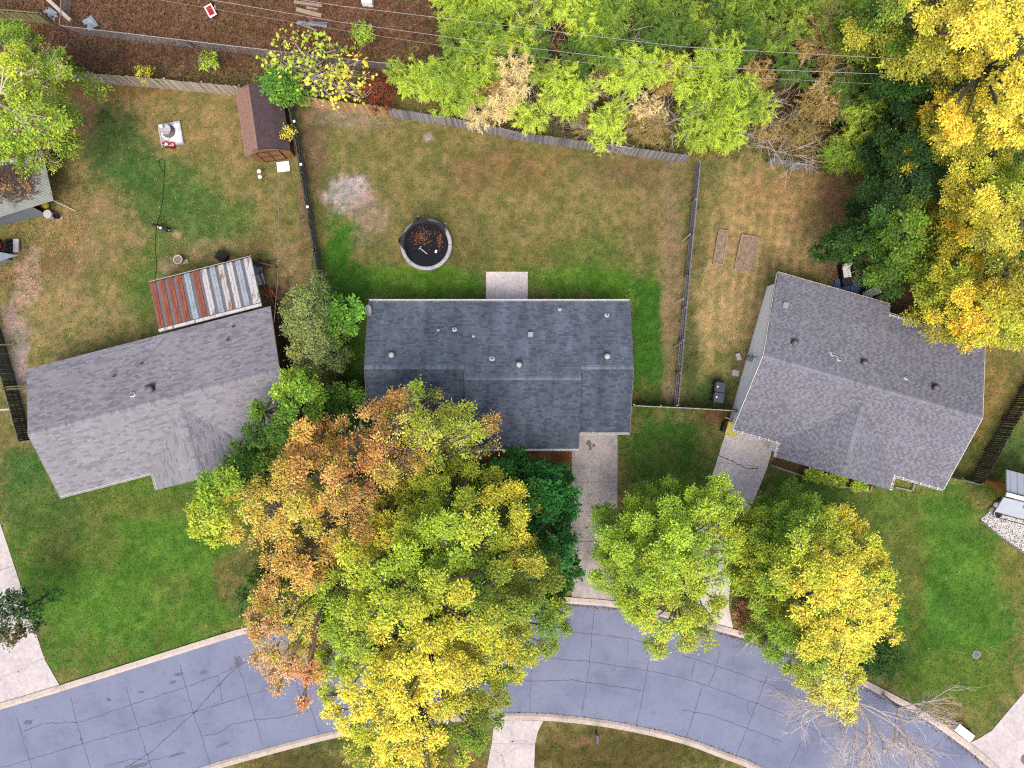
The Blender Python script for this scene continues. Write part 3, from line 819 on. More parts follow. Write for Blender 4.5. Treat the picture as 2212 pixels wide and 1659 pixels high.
def walls(h, s0, s1, w0, w1, wr, ztop, zr, mat, zb=0.0):
    m = MB()
    m.face([h.w(s0, w0, zb), h.w(s1, w0, zb), h.w(s1, w0, ztop), h.w(s0, w0, ztop)])
    m.face([h.w(s0, w1, zb), h.w(s1, w1, zb), h.w(s1, w1, ztop), h.w(s0, w1, ztop)])
    for s in (s0, s1):
        m.face([h.w(s, w0, zb), h.w(s, w0, ztop), h.w(s, wr, zr), h.w(s, w1, ztop), h.w(s, w1, zb)])
    return m.build('wall', mat, h.root)

# ---- left house
TLw = P(58, 798, ZE)
hl = House('bungalow', 'lavender grey shingled bungalow with lighter front slope beside the rusty striped patio cover', TLw, P(583, 662, ZE) - TLw)
Lh, Dh, ZR = 17.3, 9.04, 4.15
wr = Dh / 2
PAL_L = pal_blotch(C(178, 173, 183), C(172, 167, 177), C(157, 153, 163), .22)
PAL_LD = pal_blotch(C(176, 172, 184), C(168, 164, 176), C(152, 149, 161), .26)  # back slope and right gable face: their shade put into the shingle tone
hl.zf = lambda s, w: ZE + (ZR - ZE) * (1 - abs(w - wr) / wr)
hl.plane((0, 0, ZE), (Lh, 0, ZE), (0, wr, ZR), PAL_LD)
hl.plane((0, Dh, ZE), (Lh, Dh, ZE), (0, wr, ZR), PAL_L)
hl.cap((0, wr, ZR), (Lh, wr, ZR), PAL_L)
zg = 3.88
sa, wa = hl.sw(392, 881, zg); sb, wb = hl.sw(428, 1033, zg); sk, wk = hl.sw(340, 1058, ZE)
sm = (sa + sb) / 2; hw = sm - sk
hl.plane((sm - hw, wk, ZE), (sm - hw, wa - .3, ZE), (sm, wk, zg), PAL_L)
hl.plane((sm + hw, wk, ZE), (sm + hw, wa - .3, ZE), (sm, wk, zg), PAL_LD)
hl.cap((sm, wa - .2, zg), (sm, wk, zg), PAL_L)
hl.finish(MAT['shingle'])
walls(hl, .35, Lh - .35, .4, Dh - .4, wr, ZE - .05, ZR - .2, MAT['wall_brick'])
m = MB(); m.face([hl.w(sm - hw + .3, wk - .4, 0), hl.w(sm + hw - .3, wk - .4, 0), hl.w(sm + hw - .3, wk - .4, ZE), hl.w(sm, wk - .4, zg - .2), hl.w(sm - hw + .3, wk - .4, ZE)])
for s in (sm - hw + .3, sm + hw - .3): m.face([hl.w(s, wk - .4, 0), hl.w(s, Dh - .4, 0), hl.w(s, Dh - .4, ZE), hl.w(s, wk - .4, ZE)])
m.build('wall', MAT['wall_brick'], hl.root)
gutter(hl, (0, Dh, ZE), (sm - hw, Dh, ZE))
gutter(hl, (sm - hw, Dh, ZE), (sm - hw, wk, ZE))
fascia(hl, [(-.02, 0, ZE), (-.02, wr, ZR), (-.02, Dh, ZE)], MAT['wall_tan']); fascia(hl, [(Lh + .02, 0, ZE), (Lh + .02, wr, ZR), (Lh + .02, Dh, ZE)], MAT['wall_tan'])
dome_vent(hl, 326, 841, .27, MAT['vent_grey']); pipe_vent(hl, 287, 853, .09, .3, MAT['vent_white'])
for q in [(307, 786), (248, 813), (505, 706), (493, 735)]: pipe_vent(hl, *q, .05, .3, MAT['vent_grey'])

# ---- middle house
TLm = Vector((-9.85, 5.69, 0))
hm = House('ranch_house', 'dark blue grey shingled ranch house with raised middle ridge behind the tall yellowing tree', TLm, Vector((1, 0, 0)))
Lm = 17.95; pit = .33
w_side, w_mid, w_eS, w_eM = 4.56, 5.27, 9.02, 10.14
z_side = ZE + w_side * pit; z_mid = ZE + w_mid * pit
c0, c1 = 6.68, 14.45
PAL_M = pal_blotch(C(122, 130, 146), C(115, 123, 139), C(103, 110, 127), .24)
def zm(s, w):
    a = ZE + w * pit
    b = z_mid - (w - w_mid) * (z_mid - ZE) / (w_eM - w_mid) if c0 < s < c1 else z_side - (w - w_side) * (z_side - ZE) / (w_eS - w_side)
    return min(a, b)
hm.zf = zm
kw = dict(tabw=.23, row=.143)
hm.plane((0, 0, ZE), (Lm, 0, ZE), (0, w_side, z_side), PAL_M, **kw)
dz = .012
hm.plane((c0, w_side, z_side + dz), (c1, w_side, z_side + dz), (c0, w_mid, z_mid + dz), PAL_M, **kw)
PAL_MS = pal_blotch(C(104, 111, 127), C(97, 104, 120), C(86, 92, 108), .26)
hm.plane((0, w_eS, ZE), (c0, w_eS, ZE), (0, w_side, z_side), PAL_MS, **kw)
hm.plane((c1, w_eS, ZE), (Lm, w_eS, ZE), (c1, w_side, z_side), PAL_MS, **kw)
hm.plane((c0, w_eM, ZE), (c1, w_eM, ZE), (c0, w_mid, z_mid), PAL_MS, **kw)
PAL_MC = pal_blotch(C(130, 140, 154), C(124, 134, 148), C(118, 128, 142), .2)
hm.cap((0, w_side, z_side), (c0, w_side, z_side), PAL_MC, .15); hm.cap((c1, w_side, z_side), (Lm, w_side, z_side), PAL_MC); hm.cap((c0, w_mid, z_mid), (c1, w_mid, z_mid), PAL_MC, .16)
hm.finish(MAT['shingle_dark'])
walls(hm, .35, Lm - .35, .45, w_eS - .45, w_side, ZE - .05, z_side - .2, MAT['wall_tan'])
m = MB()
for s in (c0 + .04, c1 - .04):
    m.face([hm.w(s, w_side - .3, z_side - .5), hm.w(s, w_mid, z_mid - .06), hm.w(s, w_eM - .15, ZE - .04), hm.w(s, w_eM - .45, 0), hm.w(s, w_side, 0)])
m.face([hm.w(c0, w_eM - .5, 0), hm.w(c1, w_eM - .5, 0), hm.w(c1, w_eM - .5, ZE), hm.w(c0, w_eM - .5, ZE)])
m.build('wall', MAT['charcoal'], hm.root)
gutter(hm, (Lm, 0, ZE), (0, 0, ZE)); gutter(hm, (0, w_eS, ZE), (c0, w_eS, ZE)); gutter(hm, (c1, w_eS, ZE), (Lm, w_eS, ZE)); gutter(hm, (c0, w_eM, ZE), (c1, w_eM, ZE))
for s in (-.02, Lm + .02): fascia(hm, [(s, 0, ZE), (s, w_side, z_side), (s, w_eS, ZE)], MAT['vent_grey'])
for q in [(847, 767), (1121, 788), (1311, 770)]: dome_vent(hm, *q, .2, MAT['vent_white'])
box_vent(hm, 1146, 723, .32, MAT['vent_grey'])
for u, v, r in [(982, 712, .07), (1023, 726, .05), (1063, 775, .08), (1209, 668, .06), (1311, 681, .07), (947, 713, .04)]: pipe_vent(hm, u, v, r, .3)
# satellite dish on the gable end
dp = hm.onroof(799, 672)
dish = thing('satellite_dish', dp, 'small pale satellite dish bolted to the back corner of the dark shingled roof', 'satellite dish')
Rd = Matrix.Rotation(math.radians(70), 3, 'Y') @ Matrix.Rotation(math.radians(0), 3, 'X')
MB().lathe(dp + Vector((-.1, 0, .45)), [(.0, 0), (.2, .02), (.33, .07), (.40, .12), (.40, .14), (.33, .09), (.2, .04), (.01, .02)], 20, Rd).build('reflector', MAT['stone'], dish, smooth=True)
MB().tube([dp + Vector((0, 0, -.05)), dp + Vector((-.05, 0, .3)), dp + Vector((-.12, 0, .45))], .025, 6).build('mast', MAT['galv'], dish)
MB().tube([dp + Vector((-.1, 0, .2)), dp + Vector((-.5, .12, .35))], .018, 5).build('feed_arm', MAT['galv'], dish)
MB().box(dp + Vector((-.52, .13, .38)), (.09, .07, .07)).build('receiver', MAT['stone'], dish)

# ---- right house
TLr = P(1679, 591, ZE)
hr = House('gabled_house', 'grey brown shingled house with white gable wall and bracketed white gutters beside the yellow bin', TLr, P(1921, 660, ZE) - TLr)
def q2(u, v, z): return hr.sw(u, v, z)
s_end = (q2(2130, 743, ZE)[0] + q2(2035, 1058, ZE)[0]) / 2
wF = (q2(1583, 925, ZE)[1] + q2(2035, 1058, ZE)[1]) / 2
s_st = q2(1921, 660, ZE)[0]
wB2 = q2(2130, 743, ZE)[1]
wRr = (wB2 + wF) / 2
pr = .37
zRr = ZE + (wF - wRr) * pr
def PAL_R(i, k):
    d = (k + i) % 2
    r = random.random()
    if r < .2: return C(152, 150, 164), 1
    return (C(138, 136, 151) if (d if r < .9 else 1 - d) else C(162, 160, 174)), 1
hr.zf = lambda s, w: (zRr - (w - wRr) * pr) if w > wRr else (zRr - (wRr - w) * (zRr - ZE) / (wRr if s < s_st else wRr - wB2))
hr.plane((0, 0, ZE + .16), (s_st, 0, ZE + .16), (0, wRr, zRr), PAL_R, tabw=.2)
hr.plane((s_st, wB2, ZE), (s_end, wB2, ZE), (s_st, wRr, zRr), PAL_R, tabw=.2)
hr.plane((0, wF, ZE), (s_end, wF, ZE), (0, wRr, zRr), PAL_R, tabw=.2)
hr.cap((0, wRr, zRr), (s_end, wRr, zRr), PAL_R)
g0, gw0 = q2(1676, 986, ZE); g1, gw1 = q2(1921, 1060, ZE)
wG = (gw0 + gw1) / 2; gm = (g0 + g1) / 2; ghw = (g1 - g0) / 2
zG = ZE + ghw * .38
wGa = wF - (zG - ZE) / pr - .3
hr.plane((g0, wG, ZE), (g0, wGa, ZE), (gm, wG, zG), PAL_R, tabw=.2)
hr.plane((g1, wG, ZE), (g1, wGa, ZE), (gm, wG, zG), PAL_R, tabw=.2)
hr.cap((gm, wGa + .1, zG), (gm, wG, zG), PAL_R)
hr.finish(MAT['shingle'])
walls(hr, .36, s_end - .4, .45, wF - .4, wRr, ZE - .04, zRr - .2, MAT['wall_white'])
m = MB(); m.face([hr.w(g0 + .3, wG - .4, 0), hr.w(g1 - .3, wG - .4, 0), hr.w(g1 - .3, wG - .4, ZE), hr.w(gm, wG - .4, zG - .2), hr.w(g0 + .3, wG - .4, ZE)])
for s in (g0 + .3, g1 - .3): m.face([hr.w(s, wG - .4, 0), hr.w(s, wF - .4, 0), hr.w(s, wF - .4, ZE), hr.w(s, wG - .4, ZE)])
m.build('wall', MAT['wall_white'], hr.root)
gutter(hr, (s_st, 0, ZE), (0, 0, ZE), brackets=.62)
gutter(hr, (s_end, wB2, ZE), (s_st + .02, wB2, ZE), brackets=.62)
gutter(hr, (0, wF, ZE), (g0, wF, ZE), brackets=.62)
gutter(hr, (g1, wF, ZE), (s_end, wF, ZE), brackets=.62)
gutter(hr, (g0, wF, ZE), (g0, wG, ZE), brackets=.4)
gutter(hr, (g1, wG, ZE), (g1, wF, ZE), brackets=.4)
for s in (-.02, s_end + .02): fascia(hr, [(s, 0 if s < 0 else wB2, ZE), (s, wRr, zRr), (s, wF, ZE)], MAT['white_trim'])
for q in [(1715, 741), (1865, 784), (2019, 837)]: dome_vent(hr, *q, .21, MAT['vent_grey'])
box_vent(hr, 1695, 660, .36, MAT['vent_grey'])
for u, v, r in [(1757, 630, .06), (1798, 766, .08), (1812, 777, .08), (1985, 717, .05), (1957, 817, .06)]: pipe_vent(hr, u, v, r, .28)
# patches of bare metal flashing by two pipes
for u, v in [(1791, 763), (1805, 772)]:
    p = hr.onroof(u, v); MB().box(p + Vector((0, 0, .03)), (.28, .1, .02), .5, M=Matrix.Rotation(.4, 3, 'Z')).build('vent_flashing', MAT['vent_white'], hr.roof)
# meter and cable on the white wall
mt = P(1606, 770, .9)
el = thing('electric_meter', mt, 'grey electric meter box with mast on the white gable wall', 'meter')
sM, wM = hr.sw(1606, 770, 0.9)
pm = hr.w(.2, wM, 0)
MB().box(pm + Vector((0, 0, 1.3)), (.28, .4, .5), math.atan2(hr.ex.y, hr.ex.x)).build('meter_box', MAT['galv'], el)
MB().lathe(pm + Vector((-.15, -.05, 1.35)), [(.09, -.06), (.09, .06)], 12, Matrix.Rotation(math.pi / 2, 3, 'Y')).build('dial', MAT['vent_white'], el)
MB().tube([pm + Vector((0, 0, 0)), pm + Vector((0, 0, 2.9))], .035, 8).build('conduit', MAT['galv'], el)
MB().box(pm + Vector((-.5, .1, .15)), (.3, .5, .3), .3).build('junction_box', MAT['stone'], el)

# ---- neighbour at the right edge
PN = P(2173, 1075, ZE)
hn = House('metal_roofed_house', 'house with pale blue white metal roof and white fascia beside the white gravel bed', P(2188, 1018, ZE), P(2300, 1047, ZE) - P(2188, 1018, ZE))
m = MB()
def npl(a, b, z0, z1, s0=0, s1=9):
    o = [hn.w(s0, a, z0), hn.w(s1, a, z0), hn.w(s1, b, z1), hn.w(s0, b, z1)]
    m.hexa([q - Vector((0, 0, .12)) for q in o] + o)
npl(0, 1.55, ZE, 3.2, -.45)
npl(1.9, 3.0, 3.1, ZE, -.5)
hn.roof = m.build('roof', MAT['roof_white'], hn.root)
for i in range(18):
    MB().beam(hn.w(-.2 + i * .5, .02, ZE + .02), hn.w(-.2 + i * .5, 1.5, 3.2), .04, .04).build('roof_seam', MAT['roof_white'], hn.roof)
MB().beam(hn.w(-.5, 1.66, 3.22), hn.w(9, 1.66, 3.22), .28, .1).build('fascia', MAT['white_trim'], hn.roof)
MB().beam(hn.w(-.5, 1.5, 3.25), hn.w(9, 1.5, 3.25), .05, .05).build('flashing', MAT['black'], hn.roof)
MB().beam(hn.w(-.35, 3.06, ZE), hn.w(9, 3.06, ZE), .07, .09).build('gutter', MAT['charcoal'], hn.roof)
MB().beam(hn.w(-.3, 3.36, ZE - .3), hn.w(9, 3.36, ZE - .3), .06, .09).build('gutter', MAT['charcoal'], hn.roof)
MB().lathe(hn.w(1.2, 2.2, 3.05), [(.15, -.1), (.15, .1), (.2, .12), (.05, .2)], 14).build('vent_cap', MAT['stone'], hn.roof)
MB().prism([hn.w(2.4, .3, 0), hn.w(9, .3, 0), hn.w(9, 2.9, 0), hn.w(2.4, 2.9, 0)], 0, ZE - .1).build('wall', MAT['wall_white'], hn.root)

# ---- striped patio cover behind the left house
pc = [P(323, 613, 2.3), P(543, 557, 2.3), P(566, 662, 2.75), P(345, 717, 2.75)]
cover = thing('patio_cover', P(445, 640), 'lean-to patio cover of rusty and peeling white metal strips behind the lavender grey bungalow', 'patio cover')
e1 = (pc[1] - pc[0]); Lc = e1.length; e1.normalize(); e2 = ((pc[3] - pc[0]) + (pc[2] - pc[1])) / 2; Wc = e2.length; e2.normalize()
nn = e1.cross(e2).normalized(); nn = -nn if nn.z < 0 else nn
o = [pc[0], pc[0] + e1 * Lc, pc[0] + e1 * Lc + e2 * Wc, pc[0] + e2 * Wc]
MB().hexa([q - nn * .05 for q in o] + [q for q in o]).build('base_sheet', MAT['zinc_dark'], cover)
seq = ['rust', 'rust', 'rust', 'rust', 'zinc', 'rust', 'peel', 'zinc', 'peel_rust', 'peel', 'zinc', 'peel']
pw = Lc / 12
for i, k in enumerate(seq):
    a = i * pw + .03; b = (i + 1) * pw - (.16 if i != 11 else .02)
    m = MB()
    prof = [(a, .005), (a + .03, .05), ((a + b) / 2 - .02, .05), ((a + b) / 2, .075), ((a + b) / 2 + .02, .05), (b - .03, .05), (b, .005)]
    for (x0, z0), (x1, z1) in zip(prof[:-1], prof[1:]):
        m.face([pc[0] + e1 * x0 + nn * z0 - e2 * .04, pc[0] + e1 * x1 + nn * z1 - e2 * .04, pc[0] + e1 * x1 + nn * z1 + e2 * (Wc - .28), pc[0] + e1 * x0 + nn * z0 + e2 * (Wc - .28)])
    m.build('roof_strip', MAT['zinc'] if k == 'zinc' else MAT[k], cover)
MB().beam(pc[0] + e2 * (Wc - .12) + nn * .04, pc[0] + e1 * Lc + e2 * (Wc - .12) + nn * .04, .2, .06).build('flashing', MAT['peel'], cover)
MB().beam(pc[0] - e2 * .08, pc[0] + e1 * Lc - e2 * .08, .06, .14).build('front_beam', MAT['fascia_brown'], cover)
MB().beam(pc[0] - e2 * .13 + nn * .05, pc[0] + e1 * Lc - e2 * .13 + nn * .05, .035, .06).build('drip_edge', MAT['white_dirty'], cover)
for t in (.01, .33, .66, .99):
    p = pc[0] + e1 * (Lc * t) + e2 * .1
    MB().box((p.x, p.y, 1.1), (.1, .1, 2.2)).build('post', MAT['wood_brown'], cover)
# ------------------------------------------------------------------ fences
PICK = {}
def picket_mesh(h, w, matname, var):
    key = (round(h, 2), w, matname, var)
    if key not in PICK:
        m = MB(); t = .02; hh = h * (1 + [0, -.012, .015, -.025][var]); e = w * .22
        pts = [(-w / 2, 0), (w / 2, 0), (w / 2, hh - e), (w / 2 - e, hh), (-w / 2 + e, hh), (-w / 2, hh - e)]
        n = len(pts)
        m.v = [(x, -t / 2, z) for x, z in pts] + [(x, t / 2, z) for x, z in pts]
        m.f = [tuple(range(n - 1, -1, -1)), tuple(range(n, 2 * n))] + [(i, (i + 1) % n, n + (i + 1) % n, n + i) for i in range(n)]
        me = bpy.data.meshes.new('picket'); me.from_pydata(m.v, [], m.f); me.update(); me.materials.append(MAT[matname])
        PICK[key] = me
    return PICK[key]
def fence(name, label, path, h, mat, rail_side=-1, w=.135, gap=.008, railmat='wood_rail', rails=(.3, .9, 1.5), post_every=2.4, posth=None, group=None, caps=False, railh=.09, skip=None, boards=True, cat='fence', alt=None):
    pts = PX(path)
    root = thing(name, pts[0], label, cat, group)
    o0 = pts[0]
    for a, b in zip(pts[:-1], pts[1:]):
        d = (b - a); L = d.length; d.normalize()
        ang = math.atan2(d.y, d.x); nr = Vector((-d.y, d.x, 0)) * rail_side
        n = int(L / (w + gap))
        if boards:
            for i in range(n):
                if skip and random.random() < skip: continue
                o = bpy.data.objects.new('picket', picket_mesh(h, w, alt if alt and i % 2 else mat, random.choice((0, 0, 1, 2, 3))))
                col.objects.link(o); o.parent = root
                o.location = a + d * ((i + .5) * L / n) - o0 + Vector((0, 0, random.uniform(-.01, .02)))
                o.rotation_euler = (random.gauss(0, .012), random.gauss(0, .008), ang + random.gauss(0, .02))
        for z in rails:
            MB().beam(a + nr * .035 + Vector((0, 0, z)), b + nr * .035 + Vector((0, 0, z)), .045, railh).build('rail', MAT[railmat], root)
        k = max(1, int(round(L / post_every)))
        for i in range(k + 1):
            p = a + d * (L * i / k) + nr * .105
            ph = posth or h * .98
            MB().box(p + Vector((0, 0, ph / 2)), (.095, .095, ph), ang).build('post', MAT[railmat], root)
    return root
fence('board_fence', 'silvery tan board fence between the leafy brown strip and the yard with the dog', [(-40, 148), (140, 174), (300, 187), (535, 208)], 1.75, 'wood_silver', rail_side=1, railmat='wood_silver')
fence('board_fence', 'short stretch of fresh tan board fence running from the brown shed toward the bamboo', [(636, 226), (738, 240), (844, 253)], 1.85, 'wood_tan', rail_side=1, railmat='wood_tan')
fence('board_fence', 'weathered grey board fence under the bamboo behind the trampoline yard', [(845, 253), (985, 274), (1131, 305), (1300, 328), (1478, 352)], 1.7, 'wood_grey', rail_side=1, railmat='wood_grey')
fence('board_fence', 'mossy dark board fence with white capped posts between brown shed and trampoline yard', [(634, 226), (662, 385), (690, 553), (722, 720), (740, 842)], 1.7, 'wood_dark', rail_side=1, rails=(.25, .85, 1.55), posth=1.75)
fence('rail_fence', 'grey board fence with three rails between the trampoline yard and the straw lawn', [(1503, 362), (1480, 600), (1456, 875)], 1.5, 'wood_grey', rail_side=-1, rails=(.25, .8, 1.4), railmat='wood_grey', railh=.1)
fence('board_fence', 'grey board fence joining the dark roofed ranch house to the white gable wall', [(1362, 876), (1475, 881), (1580, 887)], 1.5, 'wood_grey', rail_side=1, railmat='wood_silver', rails=(.3, 1.46))
fence('board_fence', 'charcoal board fence with wide gaps on the side of the grey brown house', [(2240, 775), (2166, 905), (2092, 1040)], 1.65, 'wood_black', rail_side=-1, w=.14, gap=.03, railmat='wood_black', rails=(.3, 1.3), alt='wood_brown')
fence('board_fence', 'low grey board fence closing the gap between the grey brown house and charcoal fence', [(2050, 1030), (2092, 1042)], 1.6, 'wood_grey', rail_side=1)
fence('board_fence', 'bright orange new cedar fence beside the pale metal roof', [(2127, 1036), (2158, 1060)], 1.5, 'wood_orange', rail_side=1, railmat='wood_orange')
fence('board_fence', 'dark greenish board fence along the pinkish dirt path beside the bungalow', [(-10, 680), (8, 729), (40, 840), (70, 950)], 1.45, 'wood_dark', rail_side=-1, rails=(.2, .75, 1.4), railh=.14)
fence('board_fence', 'grey timber fence end joining the bungalow corner to the dark greenish fence', [(70, 952), (118, 946)], 1.2, 'wood_silver', rail_side=1)
fence('board_fence', 'plank fence with mossy boards under the leafy branches by the two scraps of white plastic', [(-40, 42), (55, 47), (112, 52)], 1.3, 'wood_green', rail_side=1, railmat='wood_green')
fence('board_fence', 'dark plank fence remnant behind the patch of grey dead brush by the straw lawn', [(1655, 352), (1755, 372)], 1.2, 'wood_grey', rail_side=1)
capf = bpy.data.objects[[o.name for o in bpy.data.objects if o.get('label', '').startswith('mossy dark')][0]]
for u, v in ((635.5, 262), (650, 355), (664, 447)):
    MB().box(P(u, v, 1.8), (.16, .16, .06), .17).build('post_cap', MAT['white'], capf)
# leaning props on the rail fence
for (u, v, du, dv) in [(1497, 420, 16, -12), (1482, 512, 15, -14), (1466, 648, 18, -6), (1462, 742, 16, -4)]:
    a = P(u - du * .5, v + 8, 0.02); b = P(u + du * .6, v + dv * .4, 1.3)
    tag(MB().beam(a, b, .09, .05).build('fence_prop', MAT['wood_silver'], origin=a), 'silvery plank propped against the three rail fence of the straw lawn', 'plank', 'planks propped against the rail fence')
# pale beams laid over the dark greenish fence
for (a, b) in [((-12, 745), (33, 744)), ((12, 836), (64, 833)), ((14, 841), (64, 838))]:
    p, q = P(*a, 1.3), P(*b, .1)
    tag(MB().beam(p, q, .09, .06).build('timber', MAT['wood_green'], origin=q), 'pale greenish timber leaning on the dark fence by the dirt path', 'timber', 'timbers leaning by the dirt path')
q = P(0, 893, .6); tag(MB().beam(P(-40, 888, .9), P(26, 884, .9), .12, .09).build('timber', MAT['stone'], origin=q), 'pale grey timber ending at the dark greenish fence near the bungalow corner', 'timber')

def chain_fence(label, path, h=1.15):
    pts = PX(path)
    root = thing('chain_link_fence', pts[0], label, 'fence')
    wires = MB()
    for a, b in zip(pts[:-1], pts[1:]):
        d = b - a; L = d.length; d.normalize()
        MB().tube([a + Vector((0, 0, h)), b + Vector((0, 0, h))], .028, 6).build('top_rail', MAT['wire'], root)
        n = max(1, int(L / 3))
        for i in range(n + 1):
            p = a + d * (L * i / n)
            MB().tube([p, p + Vector((0, 0, h + .06))], .03, 6).build('post', MAT['wire'], root)
        k = int(L / .13)
        for i in range(k):
            p = a + d * (i * L / k)
            for sg in (1, -1):
                wires.tube([p + Vector((0, 0, 0.03 if sg > 0 else h)), p + d * min(h, L - i * L / k) + Vector((0, 0, h if sg > 0 else .03))], .005, 3, False)
    o = wires.build('wire_mesh', MAT['galv'], root); o['kind'] = 'stuff'
chain_fence('chain link fence with thin pale top rail crossing the brown leafy lot', [(150, 72), (420, 104), (700, 137), (990, 168)])
chain_fence('short chain link fence running off from the corner by the white plastic', [(150, 72), (157, -40)])
tb = P(115, 30, .5)
tag(MB().beam(P(85, -18, 1.0), P(152, 44, 1.0), .25, .08).build('timber', MAT['wood_silver'], origin=tb), 'long tan plank lying on the fence corner at the brown lot', 'plank')

# ------------------------------------------------------------------ overhead wires
def cable(label, pts, r=.018, mat='wire', group=None):
    p = [P(u, v, z) for u, v, z in pts]
    o = MB().tube(p, r, 5).build('power_line', MAT[mat], origin=p[0])
    tag(o, label, 'cable', group)
cable('upper power line crossing above the bamboo and brown lot', [(560, -15, 9.2), (737, 13, 9.1), (1100, 56, 9), (1475, 101, 9), (2045, 133, 9.1), (2300, 145, 9.3)], .014)
cable('twisted middle power line crossing above the bamboo and brown lot', [(400, -10, 8.2), (737, 48, 8.1), (1100, 98, 8), (1475, 143, 8), (2078, 167, 8.1), (2300, 176, 8.3)], .014)
cable('lower thin power line crossing above the brown lot toward the bamboo', [(250, -22, 7.2), (363, 3, 7.1), (737, 65, 7), (971, 101, 7), (1475, 160, 7), (2100, 192, 7.1), (2300, 200, 7.2)], .008)
cable('thin dropping wire from the brown shed over the yard to the bungalow', [(612, 345, 2.3), (603, 372, 2.35), (601, 500, 2.6), (600, 600, 2.75), (590, 720, 2.9)], .009)

# ------------------------------------------------------------------ brown shed
sh = {k: P(*v) for k, v in dict(bl=(551, 352, 2.1), br=(630, 340, 2.1)).items()}
ax = P(551, 345, 0); bx_ = P(641, 335, 0)
shed = thing('garden_shed', P(590, 270), 'brown barn roofed garden shed with tan double doors at the fence corner', 'shed')
f0 = P(555, 351, 0.0); f1 = P(638, 339, 0.0)
exs = (f1 - f0).normalized(); Ws = (f1 - f0).length; eys = Vector((-exs.y, exs.x, 0)); Ds = 4.4
def ls(s, d, z): return f0 + exs * s + eys * d + Vector((0, 0, z))
prof = [(-.12, 1.75), (Ws * .16, 2.35), (Ws * .55, 2.85), (Ws * .84, 2.35), (Ws + .12, 1.75)]
prof = [(-.2, 1.85), (Ws * .34, 2.45), (Ws * .52, 2.62), (Ws * .8, 2.3), (Ws + .15, 1.7)]
for i, mt_ in enumerate(['shed_roof_l', 'shed_roof_d', 'shed_roof_d', 'shed_roof_d']):
    (s0, z0), (s1, z1) = prof[i], prof[i + 1]
    m = MB()
    nro = 5
    for r in range(nro):
        a, b = r / nro, (r + 1) / nro
        A = [ls(s0 + (s1 - s0) * a, -.15, z0 + (z1 - z0) * a + .012), ls(s0 + (s1 - s0) * a, Ds + .15, z0 + (z1 - z0) * a + .012), ls(s0 + (s1 - s0) * b, Ds + .15, z0 + (z1 - z0) * b + .03), ls(s0 + (s1 - s0) * b, -.15, z0 + (z1 - z0) * b + .03)]
        m.hexa([q - Vector((0, 0, .05)) for q in A] + A)
    m.build('roof_slope', MAT[mt_], shed)
wm = MB()
for d in (0, Ds):
    wm.face([ls(0, d, 0), ls(Ws, d, 0), ls(Ws, d, 1.75), ls(Ws * .8, d, 2.38), ls(Ws * .5, d, 2.68), ls(Ws * .2, d, 2.38), ls(0, d, 1.75)])
for s in (0, Ws): wm.face([ls(s, 0, 0), ls(s, Ds, 0), ls(s, Ds, 1.8), ls(s, 0, 1.8)])
wm.build('wall', MAT['shed_wall'], shed)
for s0, s1 in ((.22, .5), (.5, .78)):
    d_ = MB(); d_.box(ls(Ws * (s0 + s1) / 2, -.03, .98), (Ws * (s1 - s0) - .03, .04, 1.9), math.atan2(exs.y, exs.x)); dr = d_.build('door', MAT['shed_wall'], shed)
    for s in (s0, s1): MB().beam(ls(Ws * s, -.06, .03), ls(Ws * s, -.06, 1.95), .05, .03).build('door_trim', MAT['shed_trim'], dr)
    for z in (.05, 1.0, 1.93): MB().beam(ls(Ws * s0, -.065, z), ls(Ws * s1, -.065, z), .03, .05).build('door_trim', MAT['shed_trim'], dr)
MB().beam(ls(-.1, -.17, 1.68), ls(Ws * .2, -.17, 2.4), .03, .1).build('rake_trim', MAT['shed_roof_l'], shed)
MB().beam(ls(Ws * .8, -.17, 2.4), ls(Ws + .1, -.17, 1.68), .03, .1).build('rake_trim', MAT['shed_roof_l'], shed)
MB().beam(ls(Ws * .2, -.17, 2.4), ls(Ws * .5, -.17, 2.7), .03, .1).build('rake_trim', MAT['shed_roof_l'], shed)
MB().beam(ls(Ws * .5, -.17, 2.7), ls(Ws * .8, -.17, 2.4), .03, .1).build('rake_trim', MAT['shed_roof_l'], shed)
ramp_ = thing('door_step', P(612, 361), 'white square step board on the grass before the brown shed doors', 'step')
MB().box(P(612, 360, .1) , (.9, .72, .05), math.radians(7)).build('board', MAT['white'], ramp_)
for dx in (-.35, .35): MB().box(P(612, 360, 0) + Vector((dx, 0, .04)), (.08, .6, .08), math.radians(7)).build('support', MAT['wood_brown'], ramp_)

def pole_lamp(u, v, label):
    p = P(u, v)
    t = thing('garden_light', p, label, 'garden light', 'white globe lights near the shed')
    MB().tube([p, p + Vector((0, 0, .5))], .015, 6).build('stem', MAT['charcoal'], t)
    MB().lathe(p + Vector((0, 0, .5)), [(.03, 0), (.13, .04), (.16, .1), (.13, .16), (.04, .2)], 14).build('globe', MAT['white'], t, smooth=True)
    MB().tube([p + Vector((0, 0, .3)), p + Vector((.2, .12, .34)), p + Vector((.34, .22, .3))], .015, 5).build('arm', MAT['charcoal'], t)
for q in ((566, 375), (568, 387)): pole_lamp(*q, 'small white globe garden light on the grass near the brown shed')

